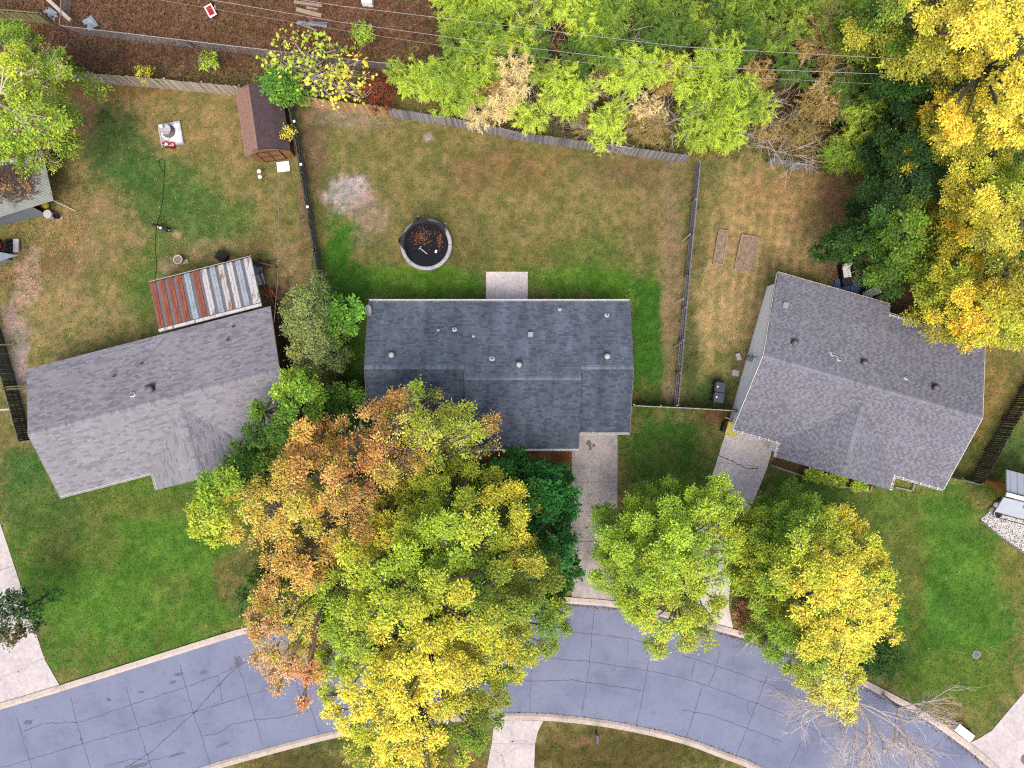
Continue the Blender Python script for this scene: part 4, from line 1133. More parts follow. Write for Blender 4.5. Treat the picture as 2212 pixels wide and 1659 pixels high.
# ------------------------------------------------------------------ bird bath on the marble square
bp = P(371, 291)
pl = thing('plinth', bp, 'square white marble chip plinth holding the grey fountain in the yard', 'plinth')
rz = math.radians(10)
MB().box(bp + Vector((0, 0, .06)), (1.5, 1.55, .12), rz).build('slab', MAT['marble'], pl)
R2 = Matrix.Rotation(rz, 3, 'Z')
for x, y, sx, sy in ((0, .78, 1.6, .1), (0, -.78, 1.6, .1), (.76, 0, .1, 1.5), (-.76, 0, .1, 1.5)):
    MB().box(bp + R2 @ Vector((x, y, .09)), (sx, sy, .18), rz).build('border', MAT['stone'], pl)
fp = P(371, 291) + Vector((-.15, .18, .12))
fo = thing('fountain', fp, 'tiered grey stone fountain with round bowls on the white plinth', 'fountain')
MB().lathe(fp, [(.46, 0), (.46, .1), (.4, .12), (.38, .32), (.2, .34)], 24).build('lower_bowl', MAT['vent_grey'], fo, smooth=True)
MB().lathe(fp + Vector((0, 0, .3)), [(.2, 0), (.36, .16), (.38, .24), (.33, .25), (.24, .18), (.1, .14)], 24).build('upper_bowl', MAT['stone'], fo, smooth=True)
MB().lathe(fp + Vector((-.2, .14, .5)), [(.08, -.1), (.07, .1), (.13, .18), (.15, .28), (.09, .36), (.02, .4)], 16).build('finial', MAT['white'], fo, smooth=True)
for k, (u, v) in enumerate(((361, 314), (374, 316))):
    p = P(u, v)
    t = thing('toy_wagon', p, ('small red toy with white handle on the grass below the marble plinth', 'low red toy beside the handled red one below the plinth')[k], 'toy')
    MB().lathe(p + Vector((0, 0, .0)), [(.18, .02), (.25, .12), (.24, .3), (.2, .28), (.17, .1)], 14).build('tub', MAT['red'], t)
    MB().tube([p + Vector((-.22, 0, .25)), p + Vector((0, -.12, .42)), p + Vector((.22, 0, .25))], .02, 6).build('handle', MAT['white'], t)
    for sx in (-.17, .17): MB().lathe(p + Vector((sx, -.14, .07)), [(.07, -.02), (.07, .02)], 10, Matrix.Rotation(math.pi / 2, 3, 'Y')).build('wheel', MAT['rubber'], t)

# ------------------------------------------------------------------ hose and dog
hose = [(355, 372), (349, 366), (343, 352), (344, 346), (349, 343.5), (354, 347), (356, 354), (355, 375), (353, 400), (351, 430), (347, 458), (341, 478), (338, 492), (336, 515), (335.5, 540), (338, 562), (338, 580), (335, 598), (334, 612)]
hp = [P(u, v, .03) for u, v in catmull(hose, 5)]
tag(MB().tube(hp, .022, 6).build('garden_hose', MAT['cord'], origin=hp[0]), 'dark hose with a looped end snaking down the yard past the dog', 'hose')
def skin_body(name, mat, parent, chains, radii, edges):
    pass
dp0 = P(357, 495)
dogT = thing('dog', dp0, 'black dog with white patches standing on the grass beside the dark hose', 'dog')
dd = (P(338, 488) - P(380, 503)); dd.z = 0; dd.normalize(); ds_ = Vector((-dd.y, dd.x, 0))
def dv(f, s, z): return dp0 + dd * f + ds_ * s + Vector((0, 0, z))
me = bpy.data.meshes.new('body')
V = [dv(-.36, 0, .56), dv(-.12, 0, .56), dv(.14, 0, .55), dv(.32, 0, .58), dv(.46, 0, .70), dv(.56, 0, .74), dv(.66, 0, .70), dv(.74, 0, .68),          # spine 0-7
     dv(-.52, .0, .58), dv(-.72, .02, .55), dv(-.92, .05, .50)]                                             # tail 8-10
R = [.13, .115, .14, .15, .085, .095, .065, .04, .045, .04, .028]
E = [(0, 1), (1, 2), (2, 3), (3, 4), (4, 5), (5, 6), (6, 7), (0, 8), (8, 9), (9, 10)]
for sg in (1, -1):
    n = len(V); V += [dv(.26, .1 * sg, .40), dv(.25, .11 * sg, .2), dv(.27, .11 * sg, .03), dv(.33, .11 * sg, .02)]; R += [.065, .035, .03, .03]; E += [(3, n), (n, n + 1), (n + 1, n + 2), (n + 2, n + 3)]
    n = len(V); V += [dv(-.3, .11 * sg, .38), dv(-.44, .11 * sg, .2), dv(-.40, .11 * sg, .03), dv(-.34, .11 * sg, .02)]; R += [.08, .038, .03, .03]; E += [(0, n), (n, n + 1), (n + 1, n + 2), (n + 2, n + 3)]
    n = len(V); V += [dv(.53, .07 * sg, .82), dv(.50, .12 * sg, .80)]; R += [.03, .018]; E += [(5, n), (n, n + 1)]
me.from_pydata([tuple(v - dp0) for v in V], E, [])
me.update()
body = bpy.data.objects.new('body', me); col.objects.link(body); body.parent = dogT; ORG['body'] = dp0
sk_ = body.modifiers.new('skin', 'SKIN')
for i, sv in enumerate(me.skin_vertices[0].data):
    sv.radius = (R[i], R[i]); sv.use_root = (i == 1)
sbs = body.modifiers.new('sub', 'SUBSURF'); sbs.levels = 2; sbs.render_levels = 2
def M_dog():
    m, nt, b = new_mat('black_and_white_fur')
    f = noise(nt, 3.1, 2, .4)
    c = ramp(nt, f, [(0.0, C(16, 16, 18)), (0.615, C(22, 21, 22)), (0.635, C(225, 222, 215))])
    nt.links.new(c, b.inputs['Base Color']); b.inputs['Roughness'].default_value = .8
    return m
me.materials.append(M_dog())
MB().lathe(dv(.0, .05, .685), [(.02, -.03), (.1, -.02), (.09, .0), (.02, .012)], 12).build('white_patch', MAT['white'], dogT, smooth=True)
MB().tube([dv(.41, -.1, .66), dv(.43, -.06, .75), dv(.43, .06, .75), dv(.41, .1, .66)], .015, 6).build('collar', MAT['red'], dogT)

# ------------------------------------------------------------------ pots and bins near the patio cover
pp = P(391, 563)
pot = thing('planter', pp, 'round pale rimmed planter pot beside a brick on the worn grass', 'planter')
MB().lathe(pp, [(.22, 0), (.3, .4), (.34, .46), (.34, .52), (.27, .52), (.26, .45)], 20).build('pot', MAT['stone'], pot, smooth=False)
MB().lathe(pp + Vector((0, 0, .4)), [(.25, 0), (.24, .06), (.02, .07)], 16).build('soil', MAT['soil'], pot)
bk = P(402, 566); tag(MB().box(bk + Vector((0, 0, .08)), (.45, .3, .16), .2).build('brick_block', MAT['bed_wood'], origin=bk), 'pinkish block lying against the round planter pot', 'block')
bb = P(484, 556)
bx2 = thing('storage_bin', bb, 'black square bin tipped at an angle by the striped patio cover', 'bin')
MB().box(bb + Vector((0, 0, .25)), (.66, .6, .5), math.radians(-32), 1.1).build('tub', MAT['black'], bx2)
MB().box(bb + Vector((0, 0, .52)), (.78, .7, .05), math.radians(-32)).build('lid', MAT['rubber'], bx2)

# ------------------------------------------------------------------ clutter beside the bungalow
def stick_pile(u, v, n, label, ln=.9):
    p = P(u, v); m = MB()
    t = thing('stick_pile', p, label, 'sticks')
    for i in range(n):
        a = random.gauss(0, .5); q = p + Vector((random.gauss(0, .25), random.gauss(0, .25), .05 + .03 * i))
        d = Vector((math.cos(a), math.sin(a), random.uniform(-.05, .1))) * ln * random.uniform(.4, .7)
        MB().tube([q - d, q + d], [.035, .025], 5).build('stick', MAT[random.choice(('bark', 'bark_red', 'bark_dark'))], t)
stick_pile(566, 572, 14, 'heap of loose sticks at the end of the striped patio cover')
cp = P(568, 606)
cool = thing('cooler', cp, 'light blue cooler standing by the end of the striped patio cover', 'cooler')
MB().box(cp + Vector((0, 0, .25)), (.5, .75, .5), math.radians(12), .95).build('box', MAT['blue_plastic'], cool, bevel=.03)
MB().box(cp + Vector((0, 0, .54)), (.54, .8, .08), math.radians(12)).build('lid', MAT['white_dirty'], cool, bevel=.02)
MB().beam(cp + Vector((-.2, -.4, .4)), cp + Vector((.2, -.4, .4)), .04, .04).build('handle', MAT['navy_bin'], cool)
tp = P(556, 589)
tm = MB(); nx_ = 7
g = [[tp + Vector(((i - 3) * .16 + random.gauss(0, .02), (j - 3) * .14, .18 + random.uniform(0, .22))) for j in range(nx_)] for i in range(nx_)]
for i in range(nx_ - 1):
    for j in range(nx_ - 1): tm.face([g[i][j], g[i + 1][j], g[i + 1][j + 1], g[i][j + 1]])
tag(tm.build('tarp', MAT['metal_blue'], origin=tp, smooth=True), 'crumpled grey blue tarp by the end of the striped patio cover', 'tarp')
oc = P(588, 636)
och = thing('plastic_chair', oc, 'orange slatted plastic chair tipped over beside the striped patio cover', 'chair')
for i in range(5): MB().box(oc + Vector((-.2 + i * .11, .05 * (i % 2), .35)), (.08, .6, .03), .5).build('slat', MAT['orange'], och)
for sx, sy in ((-.25, -.25), (.25, -.25), (-.25, .25), (.25, .25)): MB().beam(oc + Vector((sx, sy, 0)), oc + Vector((sx * .8, sy * .8, .36)), .05, .05).build('leg', MAT['orange'], och)
MB().box(oc + Vector((-.35, .12, .5)), (.07, .6, .4), .5).build('backrest', MAT['red'], och)
for k, (a, b, lab) in enumerate([((560, 588), (590, 672), 'long brown rail running along the clutter beside the striped patio cover'), ((585, 640), (604, 700), 'dark brown rail between the bungalow and the grey green tree'), ((556, 566), (592, 575), 'short brown rail across the sticks at the patio cover end')]):
    p, q = P(*a, .8), P(*b, .8)
    rr = thing('wood_railing', P(*a), lab, 'railing')
    MB().beam(p, q, .1, .06).build('rail', MAT['wood_brown'], rr); MB().beam(p - Vector((0, 0, .5)), q - Vector((0, 0, .5)), .06, .06).build('rail', MAT['wood_brown'], rr)
    for t in (0, .5, 1): MB().box(p.lerp(q, t) - Vector((0, 0, .4)), (.09, .09, .8)).build('post', MAT['wood_brown'], rr)
ac = P(608, 716)
acu = thing('air_conditioner', ac, 'grey air conditioner unit in the dark strip beside the bungalow', 'air conditioner')
MB().box(ac + Vector((0, 0, .35)), (.7, .7, .7), .1).build('housing', MAT['vent_grey'], acu, bevel=.03)
MB().lathe(ac + Vector((0, 0, .705)), [(.28, 0), (.28, .02), (.1, .03)], 18).build('fan_grille', MAT['black'], acu)
for k in range(4): MB().beam(ac + Vector((-.28, -.28 + k * .187, .735)), ac + Vector((.28, -.28 + k * .187, .735)), .02, .01).build('grille_bar', MAT['galv'], acu)
pb = P(608, 752)
dk = thing('plank_walk', P(608, 790), 'dark brown plank walk along the side of the bungalow', 'deck')
for i in range(14):
    q = P(604 + i * .9, 735 + i * 10, .08); MB().box(q, (1.0, .3, .05), .14).build('plank', MAT['wood_brown'], dk)
pk = P(619, 768); tag(MB().beam(P(615, 748, .2), P(622, 790, .2), .12, .05).build('board', MAT['wood_silver'], origin=pk), 'single pale board lying on the dark plank walk', 'board')
wb_ = thing('white_bucket', P(610, 736), 'small white bucket by the air conditioner', 'bucket')
MB().lathe(P(610, 736), [(.1, 0), (.13, .25), (.11, .25), (.09, .05)], 12).build('pail', MAT['white'], wb_)

# ------------------------------------------------------------------ left edge lean-to
lt = thing('lean_to_shed', P(20, 430), 'green corrugated lean-to shed with leaf covered roof and blue grey sheet side', 'shed')
a0, a1, a2, a3 = P(-60, 361, 2.5), P(92, 326, 2.5), P(116, 433, 2.1), P(-60, 487, 2.1)
m = MB(); n = 34
for i in range(n):
    t0, t1, t2 = i / n, (i + .5) / n, (i + 1) / n
    L = lambda t: a0.lerp(a3, t); Rr = lambda t: a1.lerp(a2, t)
    up = Vector((0, 0, .035))
    m.face([L(t0), Rr(t0), Rr(t1) + up, L(t1) + up]); m.face([L(t1) + up, Rr(t1) + up, Rr(t2), L(t2)])
m.build('roof', MAT['corr_green'], lt)
m = MB(); m.face([P(-60, 505), P(100, 463), P(70, 447, 2.05), P(-60, 486, 2.05)]); m.build('side_sheet', MAT['metal_blue'], lt)
m = MB(); m.face([P(-60, 380), P(90, 345), P(90, 345, 2.4), P(-60, 380, 2.4)]); m.face([P(-60, 380), P(-60, 487), P(-60, 487, 2.1), P(-60, 380, 2.4)]); m.build('back_wall', MAT['wood_brown'], lt)
for p in ((118, 437), (98, 345)):
    MB().box(P(*p) + Vector((0, 0, 1.05)), (.1, .1, 2.1)).build('post', MAT['wood_brown'], lt)
def onlean(u, v):
    z = 2.3
    for _ in range(4):
        p = P(u, v, z); t = ((p - a0).dot((a3 - a0).normalized())) / (a3 - a0).length; z = 2.5 - .4 * t + .05
    return P(u, v, z)
UU = np.concatenate([RNG.normal(14, 8, 60), RNG.normal(52, 9, 60), RNG.normal(20, 34, 1500)]); VV = np.concatenate([RNG.normal(404, 6, 60), RNG.normal(397, 13, 60), RNG.normal(385, 26, 1500)])
ok = (UU > -40) & (UU < 84) & (VV > 352) & (VV < 440 - .15 * (UU - 20)); UU, VV = UU[ok], VV[ok]; kk = np.arange(len(ok))[ok]; n = len(UU)
Cn = np.array([tuple(onlean(u, v)) for u, v in zip(UU, VV)])
Dd = np.stack([RNG.normal(size=n), RNG.normal(size=n), RNG.normal(0, .2, n)], 1); Nn = np.stack([RNG.normal(0, .3, n), RNG.normal(0, .3, n), np.ones(n)], 1)
cc = np.array([C(*((226, 178, 120) if k < 120 else random.choice([(104, 86, 78), (92, 76, 68), (124, 104, 92)]))) for k in kk])
tag(quads('leaf_pile', leaf_quads(Cn, Dd, Nn, RNG.uniform(.12, .24, n), RNG.uniform(.08, .14, n)), cc, MAT['litter'], origin=P(20, 400, 2.3)), 'brown and tan dead leaves lying on the corrugated lean-to roof', 'leaves', kind='stuff')
yk = P(101, 443)
yt = thing('ride_on_toy', yk, 'red and yellow plastic ride-on toy under the lean-to edge', 'toy')
MB().lathe(yk + Vector((.05, -.05, .3)), [(.05, -.25), (.26, -.2), (.3, 0), (.26, .2), (.05, .27)], 16, Matrix.Rotation(1.2, 3, 'Y')).build('body', MAT['yellow'], yt, smooth=True)
MB().lathe(yk + Vector((-.28, .05, .4)), [(.05, -.2), (.24, -.15), (.26, .1), (.1, .2)], 16, Matrix.Rotation(1.2, 3, 'Y')).build('cab', MAT['red'], yt, smooth=True)
for sx, sy in ((-.25, -.22), (.2, -.22), (-.25, .22), (.2, .22)): MB().lathe(yk + Vector((sx, sy, .1)), [(.1, -.04), (.1, .04)], 12, Matrix.Rotation(math.pi / 2, 3, 'X')).build('wheel', MAT['rubber'], yt)
wbk = P(113, 466)
bu = thing('bucket', wbk, 'white lidded bucket beside a dark pot at the lean-to', 'bucket')
MB().lathe(wbk, [(.24, 0), (.28, .5), (.3, .52), (.3, .56), (.02, .57)], 22).build('pail', MAT['white_dirty'], bu); MB().tube([wbk + Vector((-.29, 0, .5)), wbk + Vector((0, -.3, .44)), wbk + Vector((.29, 0, .5))], .012, 5).build('handle', MAT['galv'], bu)
dk2 = P(127, 469)
dpot = thing('plant_pot', dk2, 'dark pot on a square tile next to the white lidded bucket', 'pot')
MB().box(dk2 + Vector((0, 0, .02)), (.5, .5, .04), .5).build('tile', MAT['bed_wood'], dpot); MB().lathe(dk2 + Vector((0, 0, .04)), [(.15, 0), (.2, .3), (.17, .3), (.14, .2)], 16).build('pot', MAT['black'], dpot)
q = P(135, 440); tag(MB().beam(P(108, 430, .5), P(164, 456, .05), .06, .06).build('pole', MAT['stone'], origin=q), 'thin grey pole slanting to the ground from the lean-to corner', 'pole')
q = P(132, 338); bt = thing('rubbish_bin', q, 'dark navy bin under the leafy branches by the lean-to', 'bin')
MB().box(q + Vector((0, 0, .35)), (.5, .5, .7), .1, 1.1).build('body', MAT['charcoal'], bt); MB().box(q + Vector((0, 0, .73)), (.58, .58, .06), .1).build('lid', MAT['black'], bt)
# mower and second roof
q = P(14, 533)
mw = thing('riding_mower', q, 'red riding mower with black wheels and grey deck half hidden at the shed mouth', 'mower')
MB().box(q + Vector((-.25, 0, .55)), (.9, .5, .35), 0, .8).build('hood', MAT['red'], mw, bevel=.05)
MB().box(q + Vector((.35, 0, .35)), (.5, .45, .2)).build('chassis', MAT['charcoal'], mw)
MB().box(q + Vector((.35, 0, .6)), (.35, .4, .12)).build('seat', MAT['black'], mw, bevel=.03); MB().box(q + Vector((.53, 0, .78)), (.1, .4, .35)).build('backrest', MAT['black'], mw, bevel=.03)
for sx, r in ((-.5, .18), (.38, .27)):
    for sy in (-.4, .4):
        MB().lathe(q + Vector((sx, sy, r)), [(r * .5, -.09), (r, -.07), (r, .07), (r * .5, .09)], 18, Matrix.Rotation(math.pi / 2, 3, 'X')).build('wheel', MAT['rubber'], mw)
MB().box(q + Vector((.85, .05, .2)), (.4, .95, .12)).build('deck', MAT['stone'], mw)
MB().lathe(q + Vector((.05, 0, .85)), [(.16, 0), (.18, .015), (.14, .03)], 16).build('steering_wheel', MAT['black'], mw)
so = thing('tin_shed', P(0, 560), 'white metal shed corner beside the red riding mower', 'shed')
MB().hexa([P(-80, 540, 1.9), P(2, 545, 1.9), P(38, 552, 1.9), P(-80, 590, 1.9), P(-80, 540, 2.0), P(2, 545, 2.0), P(38, 552, 2.0), P(-80, 590, 2.0)]).build('roof', MAT['metal_blue'], so)
MB().prism([P(-80, 555), P(2, 558), P(28, 563), P(-80, 600)], 0, 1.9).build('wall', MAT['metal_blue'], so)

# ------------------------------------------------------------------ trampoline
tc = P(920.5, 528, .9)
tr = thing('trampoline', Vector((tc.x, tc.y, 0)), 'round trampoline with white pad ring black mat and sagging dark net', 'trampoline')
Ro, Ri = 1.84, 1.58
m = MB(); N_ = 40
m.face([tc + Vector((Ri * 1.03 * math.cos(2 * math.pi * k / N_), Ri * 1.03 * math.sin(2 * math.pi * k / N_), -.04)) for k in range(N_)])
tmat = m.build('jumping_mat', MAT['mat_black'], tr)
for k in range(10):                      # pad sections
    m = MB()
    for j in range(4):
        a0_, a1_ = 2 * math.pi * (k * 4 + j) / 40 + (.006 if j == 0 else 0), 2 * math.pi * (k * 4 + j + 1) / 40 - (.006 if j == 3 else 0)
        def rp(r, a, z): return tc + Vector((r * math.cos(a), r * math.sin(a), z))
        for (r0, z0), (r1, z1) in zip([(Ri, 0), (Ri + .05, .035), (Ro - .05, .035), (Ro, 0), (Ro, -.05)][:-1], [(Ri, 0), (Ri + .05, .035), (Ro - .05, .035), (Ro, 0), (Ro, -.05)][1:]):
            m.face([rp(r0, a0_, z0), rp(r0, a1_, z0), rp(r1, a1_, z1), rp(r1, a0_, z1)])
    m.build('pad', MAT['pad'], tr)
MB().tube([tc + Vector(((Ro - .03) * math.cos(2 * math.pi * k / 40), (Ro - .03) * math.sin(2 * math.pi * k / 40), -.07)) for k in range(41)], .03, 6, False).build('frame_ring', MAT['galv'], tr)
polepx = [(903, 467, 1), (962, 483, 1), (858, 519, 1), (878, 575, 0), (932, 583, 0), (975, 552, 0)]
tops = {}
for k, (u, v, upr) in enumerate(polepx):
    a = math.atan2(-(v - 527), u - 920)
    b0 = Vector((tc.x + 1.75 * math.cos(a), tc.y + 1.75 * math.sin(a), 0))
    b1 = b0 + Vector((0, 0, .9))
    top = P(u, v, 2.1) if upr else b1 + Vector((.06 * math.cos(a), .06 * math.sin(a), .35))
    MB().tube([b0, b1, top], .024, 7).build('net_pole', MAT['charcoal'], tr)
    MB().lathe(top, [(.02, -.03), (.045, 0), (.03, .04)], 10).build('pole_cap', MAT['white_dirty'], tr)
    tops[k] = top
    b2 = b0 * 1.0
    MB().tube([b0 + Vector((.25 * math.sin(a), -.25 * math.cos(a), .86)), b0 + Vector((.2 * math.sin(a), -.2 * math.cos(a), .03)), b0 + Vector((-.2 * math.sin(a), .2 * math.cos(a), .03)), b0 + Vector((-.25 * math.sin(a), .25 * math.cos(a), .86))], .025, 6).build('leg', MAT['galv'], tr)
def net(t0, t1, ang0, ang1, sag):
    m = MB(); nn_ = 10; nv = 6
    g = []
    for i in range(nn_ + 1):
        f = i / nn_; a = ang0 + (ang1 - ang0) * f
        lo = tc + Vector((1.5 * math.cos(a), 1.5 * math.sin(a), .02)); hi = t0.lerp(t1, f) - Vector((0, 0, sag * 4 * f * (1 - f)))
        inw = Vector((math.cos(a), math.sin(a), 0))
        hi = hi - inw * (.1 * 4 * f * (1 - f) * sag)
        g.append([lo.lerp(hi, j / nv) + inw * (random.gauss(0, .02)) for j in range(nv + 1)])
    for i in range(nn_):
        for j in range(nv): m.face([g[i][j], g[i + 1][j], g[i + 1][j + 1], g[i][j + 1]])
    m.build('safety_net', MAT['net'], tr, smooth=True)
def ang(k): u, v, _ = polepx[k]; return math.atan2(-(v - 527), u - 920)
net(tops[0], tops[1], ang(0), ang(1), .2); net(tops[2], tops[0], ang(2), ang(0), .12)
lowp = tc + Vector((1.62 * math.cos(ang(3)), 1.62 * math.sin(ang(3)), .25)); a3_ = ang(3)
net(tops[2], lowp, ang(2), a3_ + (2 * math.pi if a3_ < 0 else 0), .15)
lowq = tc + Vector((1.55 * math.cos(.45), 1.55 * math.sin(.45), .15)); net(tops[1], lowq, ang(1), .45, .2)
# leaves on the mat
n = 540
rr_ = np.concatenate([np.abs(RNG.normal(0, .42, 380)), np.abs(RNG.normal(0, .2, 160))])
th = RNG.uniform(0, 2 * np.pi, n)
cx = np.where(np.arange(n) < 380, tc.x - .35, tc.x + .95); cy = np.where(np.arange(n) < 380, tc.y + .55, tc.y + .3)
X = cx + rr_ * np.cos(th) * np.where(np.arange(n) < 380, 1.25, .5); Y = cy + rr_ * np.sin(th) * np.where(np.arange(n) < 380, 1, 1.7)
ok = np.hypot(X - tc.x, Y - tc.y) < 1.4
X, Y = X[ok], Y[ok]; n = len(X)
Cn = np.stack([X, Y, np.full(n, .9) + RNG.uniform(-.02, .05, n)], 1)
D = np.stack([RNG.normal(size=n), RNG.normal(size=n), RNG.normal(0, .2, n)], 1); Nn = np.stack([RNG.normal(0, .3, n), RNG.normal(0, .3, n), np.ones(n)], 1)
colr = np.array([C(*random.choice([(132, 84, 62), (112, 66, 50), (150, 104, 78), (178, 140, 104), (90, 54, 42)])) for _ in range(n)])
o = quads('leaf_pile', leaf_quads(Cn, D, Nn, RNG.uniform(.09, .16, n), RNG.uniform(.05, .09, n)), colr, MAT['litter'], origin=tc)
tag(o, 'drift of brown fallen leaves on the trampoline mat', 'leaves', kind='stuff')
bA, bB = P(908, 536.5, .93), P(923, 548.5, .93)
br = thing('broom', bB, 'broom with white stick and blue head lying on the trampoline mat', 'broom')
MB().tube([bA, bB], .018, 6).build('stick', MAT['white'], br)
MB().box(bA + Vector((-.02, .03, .0)), (.3, .08, .06), math.radians(50)).build('head', MAT['blue_plastic'], br)
bt_ = P(942, 543.5, .93); tag(MB().box(bt_ + Vector((0, 0, .04)), (.14, .2, .07), -.4).build('paper_box', MAT['white'], origin=bt_), 'small white carton on the trampoline mat near the pad ring', 'carton')

# ------------------------------------------------------------------ raised garden beds
def bed(u0, v0, u1, v1, u2, v2, u3, v3, label):
    q = [P(u0, v0), P(u1, v1), P(u2, v2), P(u3, v3)]
    t = thing('garden_bed', (q[0] + q[2]) / 2, label, 'garden bed', None)
    for a, b in zip(q, q[1:] + q[:1]): MB().beam(a + Vector((0, 0, .1)), b + Vector((0, 0, .1)), .06, .2).build('board', MAT['bed_wood'], t)
    c = (q[0] + q[2]) / 2
    m = MB(); g = []
    for i in range(9):
        g.append([q[0].lerp(q[1], j / 6).lerp(q[3].lerp(q[2], j / 6), i / 8) + Vector((0, 0, .13 + random.uniform(-.02, .04))) for j in range(7)])
    for i in range(8):
        for j in range(6): m.face([g[i][j], g[i][j + 1], g[i + 1][j + 1], g[i + 1][j]])
    m.build('soil', MAT['soil'], t, smooth=True)
bed(1552, 497, 1572, 500, 1560, 572, 1539, 570, 'narrow empty wooden garden bed on the straw lawn')
bed(1601, 508, 1638, 514, 1622, 588, 1585, 580, 'wide empty wooden garden bed on the straw lawn')

# ------------------------------------------------------------------ wheelie bins, yellow bin
def bin_(u, v, label, mat, grp=None, h=1.05):
    p = P(u, v); rz = math.radians(-8)
    t = thing('wheelie_bin', p, label, 'bin', grp)
    R_ = Matrix.Rotation(rz, 3, 'Z')
    MB().box(p + Vector((0, 0, h * .45)), (.56, .6, h * .9), rz, 1.15).build('body', mat, t)
    MB().box(p + Vector((0, 0, h * .94)), (.72, .7, .07), rz).build('lid', mat, t, bevel=.03)
    MB().beam(p + R_ @ Vector((-.4, -.25, h * .9)), p + R_ @ Vector((-.4, .25, h * .9)), .04, .04).build('handle', MAT['black'], t)
    MB().box(p + R_ @ Vector((-.2, 0, h * .99)), (.1, .1, .02), rz).build('sticker', MAT['white'], t)
    for sy in (-.25, .25): MB().lathe(p + R_ @ Vector((-.3, sy, .12)), [(.12, -.03), (.12, .03)], 14, Matrix.Rotation(math.pi / 2, 3, 'X')).build('wheel', MAT['rubber'], t)
bin_(1547.5, 836, 'navy wheelie bin beside the white gable wall', MAT['navy_bin'], 'pair of navy wheelie bins')
bin_(1545, 858, 'navy wheelie bin beside the white gable wall', MAT['navy_bin'], 'pair of navy wheelie bins')
cb = P(1551, 825); tag(MB().box(cb + Vector((0, 0, .3)), (.55, .25, .6), -.1, .9).build('storage_crate', MAT['charcoal'], origin=cb), 'small charcoal crate set against the navy wheelie bins', 'crate')
yb = P(1572.5, 925)
ybt = thing('recycling_cart', yb, 'pale yellow lidded cart at the corner of the house by the driveway', 'cart')
MB().box(yb + Vector((0, 0, .45)), (.68, .8, .9), math.radians(-16), 1.1).build('body', MAT['pale_yellow'], ybt)
MB().box(yb + Vector((0.02, -.02, .95)), (.84, .98, .1), math.radians(-16)).build('lid', MAT['pale_yellow'], ybt, bevel=.04)
MB().beam(yb + Vector((-.5, .05, .85)), yb + Vector((-.42, .4, .85)), .05, .05).build('handle', MAT['black'], ybt)
MB().box(yb + Vector((-.47, .12, .35)), (.14, .6, .7), math.radians(-16)).build('back_panel', MAT['black'], ybt)
pv = P(1583, 905, .9); tag(MB().beam(P(1566, 902, .9), P(1592, 909, .9), .1, .08).build('handrail', MAT['edging'], origin=pv), 'short pale beam jutting from the white gable wall above the yellow cart', 'beam')
sp = P(1589, 806); tag(MB().box(sp + Vector((0, 0, .02)), (.5, .42, .05), -.2).build('paving_stone', MAT['stone'], origin=sp), 'single square paving stone in the grass by the white wall', 'paving stone')

# ------------------------------------------------------------------ patio furniture behind the right house
def recliner(u, v, rz, label, cushion, full=True, grp=None):
    p = P(u, v); R_ = Matrix.Rotation(rz, 3, 'Z')
    def L(x, y, z): return p + R_ @ Vector((x, y, z))
    t = thing('lounge_chair', p, label, 'chair', grp)
    MB().box(L(0, 0, .2), (.7, .9, .3), rz).build('base', MAT['black'], t)
    for sx in (-.4, .4): MB().box(L(sx, .05, .35), (.1, .95, .55), rz).build('armrest', MAT['black'], t)
    Rb = R_ @ Matrix.Rotation(math.radians(-28), 3, 'X')
    MB().box(L(0, .5, .65), (.85, .12, .7), M=Rb).build('backrest', MAT['black'], t)
    for i in range(3): MB().box(L(-.2 + i * .2, -.02, .4), (.195, .85, .12), rz).build('seat_cushion', cushion, t, bevel=.04)
    for i in range(3): MB().box(L(-.2 + i * .2, .42, .68), (.195, .13, .6), M=Rb).build('back_cushion', cushion, t, bevel=.04)
recliner(1823, 589, math.radians(10), 'black lounge chair with white striped cushion beside the blue patterned table', MAT['white'])
fo_ = P(1825, 610); ft = thing('footstool', fo_, 'black cube footstool in front of the white cushioned lounge chair', 'footstool')
MB().box(fo_ + Vector((0, 0, .22)), (.72, .62, .4), math.radians(8)).build('frame', MAT['black'], ft, bevel=.03); MB().box(fo_ + Vector((0, 0, .45)), (.68, .58, .06), math.radians(8)).build('top', MAT['charcoal'], ft, bevel=.02)
rg = P(1829, 622)
m = MB()
pts = [P(*q) for q in ((1802, 604), (1812, 603), (1856, 615), (1859, 642), (1830, 645), (1800, 625))]
tag(m.prism([q for q in pts], .02, .04).build('patterned_rug', MAT['rug'], origin=rg), 'blue and white patterned rug on the dirt behind the grey brown house', 'rug')
recliner(1872, 606, math.radians(-58), 'black chair with white cushion half hidden under the dark tree by the patio', MAT['white_dirty'])
recliner(1872, 636, math.radians(-60), 'black chair with grey cushion near the house wall by the patterned rug', MAT['stone'])

